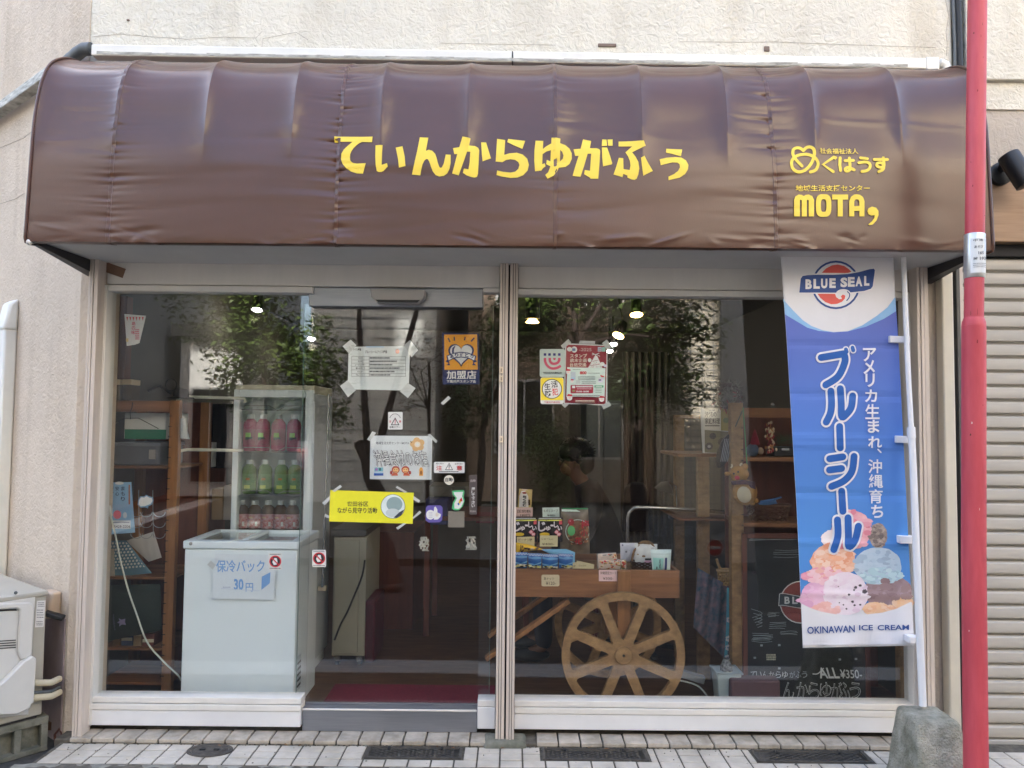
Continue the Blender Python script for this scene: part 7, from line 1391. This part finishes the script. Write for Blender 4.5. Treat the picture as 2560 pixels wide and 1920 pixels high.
sg_ = 1 / 1923 * 4.42 * .229; mb = MB(); p_ = P(*zH(905, 705), .5); mb.lathe([(52 * sg_, 0), (36 * sg_, 70 * sg_), (8 * sg_, 160 * sg_), (1 * sg_, 168 * sg_)], p_, ink(150, 26, 52), 18); mb.build('hat', t); mb = MB(); mb.ball(P(*zH(880, 765), .5), (66 * sg_, .035, 72 * sg_), mat('blue_felt', (96, 112, 132), .9), 16, 10); mb.build('body', t); mb = MB(); mb.ball(P(*zH(965, 775), .49), (36 * sg_, .02, 40 * sg_), mat('cream_felt', (170, 150, 124), .9), 12, 8); mb.build('sack', t)
rd = random.Random(31); mb = MB()
for i in range(90): c_ = P(*zH(1070 + rd.gauss(0, 22), 450 + rd.random() * 340), .46 + rd.uniform(-.012, .012)); mb.ball(c_, (.006, .005, .009), rd.choice([ink(150, 40, 50), ink(176, 120, 70), ink(120, 24, 40), ink(200, 180, 150)]), 7, 5, .5, i)
mb.build('candy_bag', label='tall see through bag of red and gold sweets on the upper pine shelf', cat='sweets bag')
mb = MB(); 
for i in range(260): c_ = P(*zH(1215 + rd.gauss(0, 55), 660 + rd.gauss(0, 32)), .5 + rd.gauss(0, .02)); d_ = Vector((rd.uniform(-1, 1), rd.uniform(-1, 1), rd.uniform(-.3, 1))).normalized() * .02; s_ = Vector((rd.uniform(-1, 1), 0, rd.uniform(-1, 1))).normalized() * .003; mb.add([c_, c_ + s_, c_ + d_], [(0, 1, 2)], ink(56, 84, 52))
mb.build('artificial_greenery', label='green artificial pine sprigs lying behind the black radio on the shelf', cat='greenery', smooth=False)
o = bx('radio', *[zH(1108, 728), zH(1335, 838)], .46, .6, M_BLACKP, 'small black radio on the upper pine shelf beside the banner', 'radio', bev=.006); bx('dial', *[zH(1200, 745), zH(1280, 768)], .456, .4595, ink(170, 172, 174), parent=o, bev=0)
mb = MB(); mb.ball(P(*zH(1102, 285), .39), (.016, .012, .018), M_SHELFG, 12, 8); mb.ball(P(*zH(1100, 262), .39), (.012, .01, .008), M_CHROME, 10, 6); mb.build('glass_ornament', label='small clear glass ornament on the top rail of the pine rack', cat='ornament')
def basket(name, label, px, py0, py1, rx, Y, mm, n_=8, ry=.6):
    a_, b_ = P(px, py0, Y), P(px, py1, Y); tt = T(name, label, 'basket', tuple(b_)); h_ = a_.z - b_.z; mb = MB(); w_ = rx / 1923 * (Y + 3.92)
    for k in range(n_): mb.tube([(b_.x + w_ * (.8 + .2 * k / n_) * math.cos(q_), Y + w_ * ry * (.8 + .2 * k / n_) * math.sin(q_), b_.z + h_ * (k + .5) / n_ + h_ * .05 * math.sin(q_ * 12 + k * math.pi)) for q_ in np.linspace(0, 6.283, 60)], h_ / n_ * .42, mm, 5)
    mb.build('weave', tt); mb = MB(); mb.add([(b_.x + w_ * .8 * math.cos(q_), Y + w_ * ry * .8 * math.sin(q_), b_.z + .002) for q_ in np.linspace(0, 6.2, 24)], [tuple(range(24))], mm); mb.build('bottom', tt)
    for sgn in (1,): mb = MB(); mb.tube([(b_.x + w_ * math.cos(q_), Y + w_ * ry * math.sin(q_), a_.z) for q_ in np.linspace(0, 6.283, 40)], h_ / n_ * .7, mm, 6); mb.build('rim', tt)
    return tt
basket('wicker_basket', 'brown wicker basket of blue packets on the lower pine shelf', *[zH(1050, 0)[0]], zH(0, 1365)[1], zH(0, 1552)[1], 54, .52, mat('brown_wicker', (120, 84, 60), .7, rgb2=(86, 58, 44), vscale=40))
for i, c4 in enumerate(([(940, 1345), (1190, 1270), (1200, 1285), (960, 1368)], [(960, 1318), (1120, 1290), (1150, 1350), (980, 1375)])): pouch('blue_packet', ('flat blue packet sticking up highest from the wicker basket', 'flat blue packet lying lower in the wicker basket')[i], 'packet', c4, .5, ink(70, 120, 176), .006, None, zH)
tt = basket('small_basket', 'little straw basket with upright handle beside the pine post', zI(410, 0)[0], zI(0, 455)[1], zI(0, 585)[1], 19, .62, mat('straw_wicker', (186, 150, 96), .7, rgb2=(146, 110, 66), vscale=50), 6, .8)
mb = MB(); mb.tube([P(*zI(x, y), .62) for x, y in smooth_pts([(330, 350), (345, 400), (372, 450), (395, 470)], n=3)], .008, mat('straw_wicker', (186, 150, 96)), 8); mb.build('handle', tt)
M_FLOR = mat('floral_cloth', (52, 92, 104), .85, rgb2=(150, 120, 126), vscale=26, detail=3)
mb = MB()
def cl(u, v):
    tp, bt = zI(160 + 295 * u, 430 + 175 * u), zI(120 + 335 * u, 970 + 330 * u); return P(tp[0] * (1 - v) + bt[0] * v, tp[1] * (1 - v) + bt[1] * v, .60 + .018 * math.sin(u * 16 + v * 2))
mb.grid(cl, 40, 20, M_FLOR); o = mb.build('floral_cloth', label='teal floral cloth draped over the side of the pine rack', cat='cloth'); s_ = o.modifiers.new('thickness', 'SOLIDIFY'); s_.thickness = .002
mb = MB(); mb.pxprism([zI(*p) for p in [(425, 610), (456, 612), (460, 1285), (398, 1280), (415, 1000)]], .585, .004, ink(96, 176, 196)); o2 = mb.build('hem_band', o)
ar = Art(Y=.5845, zm=zI, step=.0002)
for x, y in ((440, 900), (432, 1070), (430, 1150), (425, 1240)):
    for k in range(5): ar.ell(x + 14 * math.cos(k * 1.257), y + 18 * math.sin(k * 1.257), 9, 11, W_)
ar.mesh().build('flower_print', o2, smooth=False)
# blackboard
t = T('blackboard', 'standing blackboard in red brown frame with chalk lettering at the right window', 'blackboard', tuple(P(2010, 1742, .34))[:2] + (FZ,))
BBY = .34; bl0, br1 = X(1857, BBY, 1500), X(2176, BBY, 1600); btz = P(1900, 1334, BBY).z
for lo, hi in (((bl0, BBY, FZ), (bl0 + .026, BBY + .025, btz)), ((br1 - .026, BBY, FZ), (br1, BBY + .025, btz)), ((bl0 + .0265, BBY, btz - .026), (br1 - .0265, BBY + .025, btz)), ((bl0 + .0265, BBY, FZ + .02), (br1 - .0265, BBY + .025, FZ + .05))): mb = MB(); mb.box(lo, hi, M_REDW); mb.build('frame', t, bev=.002)
M_SLATE = mat('chalkboard', (28, 31, 33), .8, rgb2=(40, 44, 46), vscale=5)
mb = MB(); mb.box((bl0 + .02, BBY + .008, FZ + .03), (br1 - .02, BBY + .018, btz - .02), M_SLATE); bd = mb.build('board', t)
CHK, CHK2, CHR = ink(206, 210, 208), ink(150, 160, 162), ink(130, 60, 56)
ar = Art(Y=BBY + .0078, zm=zI, step=.0001); rd = random.Random(77)
def scr(x0, y0, x1, y1, n_, mm=CHK2, w_=3.5):
    for i in range(n_): y = y0 + (y1 - y0) * i / max(1, n_ - 1); ar.stroke([(x0 + rd.uniform(0, 20), y + rd.uniform(-5, 5)), ((x0 + x1) / 2, y + rd.uniform(-8, 8)), (x1 - rd.uniform(0, 40), y + rd.uniform(-5, 5))], w_, mm, cap=False)
scr(615, 168, 1060, 182, 3); scr(840, 270, 1090, 330, 4); scr(780, 835, 900, 870, 5); scr(640, 1025, 840, 1095, 8); scr(800, 920, 980, 980, 4); scr(890, 1005, 1090, 1030, 3)
for k in range(5): ar.stroke([(640 + k * 20, 800 + k * 40), (740, 840 + k * 28), (650 + k * 12, 880 + k * 22)], 4, CHK2, cap=False)
ar.ell(1085, 740, 180, 185, CHR); ar.ell(1085, 740, 188, 192, CHK, hole=.955); ar.poly([(890, 665), (1300, 690), (1300, 800), (890, 775)], ink(44, 62, 70)); ar.stroke([(895, 668), (930, 660), (1100, 690), (1290, 690)], 6, CHK); ar.stroke([(890, 772), (930, 768), (1100, 795), (1290, 800)], 6, CHK); ar.stroke([(895, 668), (888, 772)], 6, CHK, False)
for ch, x in zip('BLUE', (940, 1010, 1075, 1140)): ar.text(ch, x, 690, x + 48, 755, CHK, .03)
for ch, x, y in zip('てぃんからゆがふぅ', (660, 710, 765, 825, 885, 945, 1010, 1065, 1120), (1390,) * 9): ar.text(ch, x - 26, y - 28, x + 24, y + 30, CHK if x < 950 else CHK2, .0)
ar.stroke([(1195, 1385), (1240, 1382), (1290, 1335)], 9, CHK); ar.text('ALL', 1245, 1328, 1425, 1425, CHK, .025, shear=-.3); ar.text('¥350-', 1440, 1345, 1635, 1425, CHK, .012, shear=-.1)
for ch, x in zip('んからゆがふぅ', (975, 1100, 1205, 1310, 1405, 1480, 1575)): ar.text(ch, x - 52, 1458, x + 50, 1610, CHK, .012); ar.text(ch, x - 46, 1466, x + 44, 1602, M_SLATE, -.012)
for x, y in ((670, 1240), (890, 1335), (1435, 1255), (1580, 1250), (730, 1128), (890, 1125)): ar.rect(x - 10, y - 10, x + 12, y + 8, CHK2)
ar.lines(775, 1205, 860, 3, 20, ink(190, 186, 160), 15, 6); ar.mesh().build('chalk_writing', bd, smooth=False)
t = T('plastic_bin', 'pale plastic bin on the floor at the foot of the pine post', 'bin', tuple(P(1806, 1745, .3)))
a_, b_ = P(1783, 1672, .3), P(1830, 1672, .3); mb = MB(); mb.hexa([(a_.x + .02, .24, FZ), (b_.x + .02, .24, FZ), (b_.x + .02, .34, FZ), (a_.x + .02, .34, FZ), (a_.x, .22, a_.z), (b_.x + .03, .22, a_.z), (b_.x + .03, .355, a_.z), (a_.x, .355, a_.z)], mat('pale_bin', (170, 182, 180), .4, var=.04)); mb.build('tub', t, bev=.008); mb = MB(); mb.tube([(a_.x - .002, .218, a_.z), (b_.x + .032, .218, a_.z), (b_.x + .032, .357, a_.z), (a_.x - .002, .357, a_.z)], .006, mat('pale_bin', (170, 182, 180)), 8, closed=True); mb.build('rim', t)
mb = MB(); p_ = P(*zI(420, 1440), .27); mb.lathe([(.022, 0), (.034, .03), (.03, .075), (.016, .105), (.02, .11)], (p_.x, .275, p_.z), mat('mesh_vase', (70, 70, 70), .5, rgb2=(150, 150, 146), vscale=90, detail=0), 20); mb.build('mesh_vase', label='dark net patterned vase standing in the pale plastic bin', cat='vase')
bx('cushion_box', (1828, 1700), (1952, 1765), .18, .27, mat('mauve_fabric', (104, 78, 80), .85, var=.08), 'flat mauve fabric box in front of the foot of the blackboard', 'box', bev=.012)
mb = MB(); mb.bar(P(*zI(-30, 1370), .5), P(*zI(215, 1440), .5), .05, .04, mat('strip_white', (150, 150, 146), .5)); o = mb.build('power_strip', label='grey power strip on the floor right of the cart wheel', cat='power strip', bev=.004)
mb = MB(); mb.tube([P(*zI(x, y), .45) for x, y in smooth_pts([(-40, 1440), (60, 1460), (150, 1490), (200, 1530), (245, 1590), (270, 1640)], n=4)], .005, mat('white_cord', (200, 204, 190)), 6); mb.build('cord', o)
mb = MB(); mb.tube([P(*p, .95) for p in smooth_pts([(1568, 1420), (1569, 1330), (1570, 1290), (1580, 1274), (1600, 1269), (1700, 1272), (1850, 1284)], n=5)], .012, M_CHROME, 10); mb.build('chrome_handrail', label='curved chrome handrail behind the right end of the cart', cat='handrail')
# ---- darker middle of the shop
t = T('office_chair', 'black office chair with high back behind the chrome handrail', 'chair', (X(1590, 1.5), 1.6, FZ))
mb = MB(); mb.pxprism([(1562, 1225), (1580, 1206), (1610, 1208), (1622, 1230), (1628, 1330), (1556, 1330)], 1.5, .07, M_DBLK); mb.build('backrest', t, bev=.015)
mb = MB(); c_ = P(1592, 1370, 1.4); mb.box((c_.x - .2, 1.2, .45), (c_.x + .2, 1.6, .52), M_DBLK); mb.build('seat', t, bev=.02); mb = MB(); mb.tube([(c_.x, 1.4, .45), (c_.x, 1.4, .1)], .025, M_BLACKP, 10); mb.build('column', t)
mb = MB()
for k in range(5): q_ = k * 1.2566; mb.bar((c_.x, 1.4, .09), (c_.x + .26 * math.cos(q_), 1.4 + .26 * math.sin(q_), .05), .04, .03, M_BLACKP)
mb.build('foot_star', t)
t = T('desk_lamp', 'black desk lamp with tilted dome hood left of the pine rack', 'desk lamp', tuple(P(1690, 1300, 1.15)))
mb = MB(); p_ = P(1668, 1218, 1.15); mb.tube([p_ + Vector((.008, 0, .03)), p_ + Vector((-.005, 0, .015)), p_ + Vector((-.022, 0, -.03))], [.015, .04, .07], M_BLACKP, 18); mb.build('hood', t); mb = MB(); mb.tube([p_ + Vector((.01, 0, .03)), P(1690, 1215, 1.15), P(1694, 1292, 1.15)], .006, M_CHROME, 8); mb.build('arm', t); mb = MB(); mb.lathe([(.06, 0), (.06, .02)], P(1694, 1296, 1.15), M_BLACKP, 18); mb.build('base', t)
t = T('counter_table', 'dark counter table in the middle of the shop behind the door', 'table', (X(1170, 1.8), 2.0, FZ))
mb = MB(); tz = P(1170, 1292, 1.7).z; mb.box((X(1060, 1.7), 1.7, tz - .03), (X(1330, 1.7), 2.4, tz), M_REDW); mb.build('tabletop', t, bev=.003)
for x_ in (1070, 1318):
    for y_ in (1.74, 2.34): mb = MB(); xx_ = X(x_, 1.72); mb.box((xx_ - .02, y_ - .02, FZ), (xx_ + .02, y_ + .02, tz - .031), M_REDW); mb.build('leg', t)
o = bx('blue_crate', zE(1310, 1140), zE(1560, 1440), 1.72, 2.1, ink(44, 48, 104), 'dark blue crate on the counter table behind the thumb sticker', 'crate', bev=.006); bx('printer', zE(1345, 985), zE(1810, 1120), 1.85, 2.2, mat('printer_grey', (120, 116, 108), .5), 'grey office printer on the counter seen behind the green edged sticker', 'printer', bev=.01)
bx('red_book', zE(1890, 1335), zE(2100, 1420), 1.75, 2.0, ink(120, 24, 40), 'red box on the counter at the right edge of the glass door', 'box')
bx('low_cupboard', (925, 1330), (1030, 1640), 1.9, 2.6, M_REDW, 'reddish wooden cupboard at the back beyond the red case', 'cupboard')
t = T('rear_cupboard', 'tall grey two door cupboard at the back of the shop behind the person', 'cupboard', (X(1510, 2.9), 3.1, FZ))
mb = MB(); a_, b_ = P(1465, 1000, 2.9), P(1552, 1000, 2.9); mb.box((a_.x, 2.9, FZ), (b_.x, 3.4, a_.z), mat('grey_steel_locker', (104, 110, 112), .5)); mb.build('cabinet', t)
for k in (0, 1): mb = MB(); w_ = (b_.x - a_.x) / 2; mb.box((a_.x + k * w_ + .004, 2.88, FZ + .05), (a_.x + (k + 1) * w_ - .004, 2.899, a_.z - .03), mat('grey_steel_locker', (104, 110, 112))); mb.build('door_leaf', t, bev=.003)
mb = MB(); mb.grid(lambda u, v: P(1556 + 120 * u, 880 + 480 * v, 2.8 + .04 * math.sin(u * 46) + .01 * math.sin(u * 19 + v * 5)), 90, 8, mat('grey_curtain', (78, 75, 68), .9, var=.08)); o = mb.build('grey_curtain', label='pleated grey curtain hanging at the back of the shop', cat='curtain'); s_ = o.modifiers.new('thickness', 'SOLIDIFY'); s_.thickness = .004
# ---- person
M_SKIN = mat('skin', (112, 78, 60), .55, var=.06); M_HAIR = mat('black_hair', (20, 18, 18), .5, bump=.8, bscale=160)
PYc = 1.3
def skinned(name, pts, edges, rad, m, parent, sub=2):
    me = bpy.data.meshes.new(name); loc = Vector(WL[parent.name]); me.from_pydata([tuple(Vector(p) - loc) for p in pts], edges, []); me.materials.append(m); o = bpy.data.objects.new(name, me); COL.objects.link(o); o.parent = parent; WL[o.name] = WL[parent.name]
    sk = o.modifiers.new('skin', 'SKIN'); sk.use_smooth_shade = True
    for i, r_ in enumerate(rad): me.skin_vertices[0].data[i].radius = (r_, r_) if not hasattr(r_, '__len__') else r_
    me.skin_vertices[0].data[0].use_root = True; sb = o.modifiers.new('subdivision', 'SUBSURF'); sb.levels = sb.render_levels = sub; return o
hx, hz = P(1428, 1150, PYc).x, P(1428, 1150, PYc).z
pel = Vector((hx + .26, PYc, .60)); t = T('person', 'person in black clothes with short black hair leaning forward behind the cart', 'person', (pel.x, pel.y, FZ))
ch_ = Vector((hx + .15, PYc, hz - .30)); nk = Vector((hx + .06, PYc, hz - .13))
S = lambda s_, x, z, y=.17: Vector((x, PYc + s_ * y, z))
pts = [pel, (pel + ch_) / 2, ch_, nk, Vector((hx + .02, PYc, hz - .05)), Vector((hx + .005, PYc, hz + .04))]; ed = [(0, 1), (1, 2), (2, 3), (3, 4), (4, 5)]; rad = [(.13, .1), (.12, .085), (.13, .085), .052, (.075, .075), (.085, .085)]
for s_ in (-1, 1):
    o_ = len(pts); pts += [S(s_, ch_.x - .01, ch_.z + .07, .19), S(s_, ch_.x - .08, ch_.z - .19, .22), S(s_, ch_.x - .32, ch_.z - .26, .17), S(s_, ch_.x - .39, ch_.z - .27, .16)]; ed += [(2, o_), (o_, o_ + 1), (o_ + 1, o_ + 2), (o_ + 2, o_ + 3)]; rad += [.05, .042, .03, (.036, .018)]
    o_ = len(pts); pts += [S(s_, pel.x - .06, pel.z, .1), S(s_, pel.x - .46, pel.z + .02, .13), S(s_, pel.x - .44, .1, .13), S(s_, pel.x - .58, .06, .14)]; ed += [(0, o_), (o_, o_ + 1), (o_ + 1, o_ + 2), (o_ + 2, o_ + 3)]; rad += [.09, .065, .042, .035]
skinned('body', pts, ed, rad, M_SKIN, t)
for s_ in (-1, 1):                                          # hands: five fingers rooted in each palm
    hp = S(s_, ch_.x - .40, ch_.z - .27, .16)
    for k in range(4): d_ = (k - 1.5) * .018; l_ = (.07, .08, .075, .06)[k]; skinned('finger', [hp + Vector((0, d_, 0)), hp + Vector((-.04 - l_ * .3, d_ * 1.1, .004)), hp + Vector((-.045 - l_ * .6, d_ * 1.15, -.012)), hp + Vector((-.04 - l_ * .8, d_ * 1.15, -.035))], [(0, 1), (1, 2), (2, 3)], [.009, .0085, .008, .006], M_SKIN, t, 1)
    skinned('thumb', [hp + Vector((.02, -s_ * .025, 0)), hp + Vector((-.015, -s_ * .055, -.004)), hp + Vector((-.045, -s_ * .06, -.018))], [(0, 1), (1, 2)], [.011, .0095, .007], M_SKIN, t, 1)
jp = [pel + Vector((0, 0, -.02)), (pel + ch_) / 2 + Vector((.015, 0, 0)), ch_ + Vector((.01, 0, 0)), nk + Vector((.02, 0, -.015))]; je = [(0, 1), (1, 2), (2, 3)]; jr = [(.19, .15), (.185, .145), (.2, .15), (.075, .08)]
for s_ in (-1, 1): o_ = len(jp); jp += [S(s_, ch_.x - .01, ch_.z + .07, .19), S(s_, ch_.x - .08, ch_.z - .19, .22), S(s_, ch_.x - .30, ch_.z - .255, .172)]; je += [(2, o_), (o_, o_ + 1), (o_ + 1, o_ + 2)]; jr += [.082, .066, .048]
skinned('jacket', jp, je, jr, mat('black_jacket', (12, 12, 14), .8, var=.15), t)
tp, te, tr_ = [pel + Vector((0, 0, -.03))], [], [(.17, .13)]
for s_ in (-1, 1): o_ = len(tp); tp += [S(s_, pel.x - .06, pel.z, .1), S(s_, pel.x - .46, pel.z + .02, .13), S(s_, pel.x - .44, .085, .13)]; te += [(0, o_), (o_, o_ + 1), (o_ + 1, o_ + 2)]; tr_ += [.105, .08, .06]
skinned('trousers', tp, te, tr_, mat('dark_trousers', (30, 32, 40), .85), t)
for s_ in (-1, 1): mb = MB(); p_ = S(s_, pel.x - .53, .06, .135); mb.ball(p_, (.13, .05, .045), M_BLACKP, 14, 8); mb.build('shoe', t)
mb = MB(); mb.ball((hx + .035, PYc, hz + .055), (.118, .096, .098), M_HAIR, 22, 14, .13, 4); mb.ball((hx + .09, PYc, hz - .01), (.07, .082, .09), M_HAIR, 18, 10, .10, 5); 
rd = random.Random(51)
for i in range(700):
    a_, b_ = rd.uniform(0, 6.283), math.acos(rd.uniform(-.35, 1)); n_ = Vector((math.sin(b_) * math.cos(a_), math.sin(b_) * math.sin(a_), math.cos(b_)))
    if n_.x < -.55 and n_.z < .35: continue
    c_ = Vector((hx + .035 + .116 * n_.x, PYc + .094 * n_.y, hz + .055 + .096 * n_.z)); d_ = (n_ * rd.uniform(.2, .9) + Vector((rd.uniform(-.7, .7), rd.uniform(-.7, .7), rd.uniform(-1.2, .2)))).normalized() * rd.uniform(.02, .045); s_ = n_.cross(d_).normalized() * .003
    mb.add([c_ - n_ * .006 - s_, c_ - n_ * .006 + s_, c_ + d_], [(0, 1, 2)], M_HAIR)
mb.build('hair', t)
mb = MB(); mb.ball((hx - .078, PYc, hz - .02), (.014, .012, .022), M_SKIN, 10, 6); mb.build('nose', t)
mb = MB(); mb.ball((hx - .066, PYc, hz - .062), (.010, .022, .006), mat('lips', (150, 96, 84), .5), 10, 6); mb.build('mouth', t)
mb = MB(); mb.ball((hx - .012, PYc, hz - .055), (.064, .06, .055), M_SKIN, 16, 10); mb.build('jaw', t)
for s_ in (-1, 1): mb = MB(); mb.ball((hx + .015, PYc + s_ * .082, hz - .03), (.018, .01, .03), M_SKIN, 10, 6); mb.build('ear', t)
for s_ in (-1, 1): mb = MB(); mb.ball((hx - .068, PYc + s_ * .032, hz + .002), (.008, .013, .008), BK, 8, 6); mb.build('eye', t)
mb = MB()
for s_ in (-1, 1): mb.tube([(hx - .085, PYc + s_ * (.034 + .026 * math.cos(q_)), hz + .001 + .02 * math.sin(q_)) for q_ in np.linspace(0, 6.28, 18)], .0022, M_BLACKP, 6); mb.tube([(hx - .083, PYc + s_ * .06, hz + .005), (hx + .01, PYc + s_ * .088, hz)], .002, M_BLACKP, 6)
mb.build('glasses', t)
t = T('round_stool', 'plain round stool under the leaning person', 'stool', (pel.x, pel.y, FZ)); mb = MB(); mb.lathe([(.17, 0), (.17, .03)], (pel.x, PYc, .44), M_REDW, 24); mb.build('seat', t)
for k in range(4): q_ = .785 + k * 1.571; mb = MB(); mb.bar((pel.x + .11 * math.cos(q_), PYc + .11 * math.sin(q_), .44), (pel.x + .15 * math.cos(q_), PYc + .15 * math.sin(q_), FZ), .025, .025, M_REDW); mb.build('leg', t)
# ---- lit ceiling spots
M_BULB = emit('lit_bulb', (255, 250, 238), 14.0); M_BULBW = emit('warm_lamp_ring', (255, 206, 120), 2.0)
def spot(px, py, Y, label, tilt=(0, -.3, -1), r_=.032, ring=True):
    p_ = P(px, py, Y); d_ = Vector(tilt).normalized(); tt = T('ceiling_spot', label, 'spot lamp', tuple(p_), 'lit spot lamps on the shop ceiling')
    mb = MB(); mb.tube([p_ - d_ * .13, p_ - d_ * .12, p_ - d_ * .02, p_ + d_ * .012], [r_ * .8, r_ * 1.15, r_ * 1.35, r_ * 1.45], M_BLACKP, 18, caps=False); mb.build('housing', tt)
    mb = MB(); mb.ball(p_ - d_ * .004, (r_, r_, r_), M_BULB, 14, 8); mb.build('bulb', tt)
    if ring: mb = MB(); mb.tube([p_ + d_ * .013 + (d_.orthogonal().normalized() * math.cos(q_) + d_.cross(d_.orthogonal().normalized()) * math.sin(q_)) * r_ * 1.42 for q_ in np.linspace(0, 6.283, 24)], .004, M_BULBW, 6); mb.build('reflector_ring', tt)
    mb = MB(); mb.tube([p_ - d_ * .12, (p_.x, p_.y + .02, 2.62)], .008, M_BLACKP, 6); mb.build('stem', tt)
    l_ = bpy.data.lights.new('spot_glow', 'POINT'); l_.energy = 0.25; l_.color = (1, .86, .66); l_.shadow_soft_size = .04; lo_ = bpy.data.objects.new('spot_glow', l_); COL.objects.link(lo_); lo_.parent = tt; lo_.location = d_ * .09
spot(643, 772, 2.3, 'lit ceiling spot lamp at the upper left above the drinks fridge', ring=False); spot(779, 845, 3.6, 'lit ceiling spot lamp far back above the left edge of the door', ring=False)
spot(1591, 783, 2.0, 'lit ceiling spot lamp with yellow ring, highest in the right window'); spot(1547, 836, 2.5, 'lit tilted spot lamp with yellow ring below the highest one', (-.35, -.35, -.8)); spot(1533, 859, 3.6, 'lit ceiling spot lamp just right of the top of the Christmas poster', ring=False); spot(1524, 876, 4.4, 'lit ceiling spot lamp partly hidden by the Christmas poster corner', ring=False)
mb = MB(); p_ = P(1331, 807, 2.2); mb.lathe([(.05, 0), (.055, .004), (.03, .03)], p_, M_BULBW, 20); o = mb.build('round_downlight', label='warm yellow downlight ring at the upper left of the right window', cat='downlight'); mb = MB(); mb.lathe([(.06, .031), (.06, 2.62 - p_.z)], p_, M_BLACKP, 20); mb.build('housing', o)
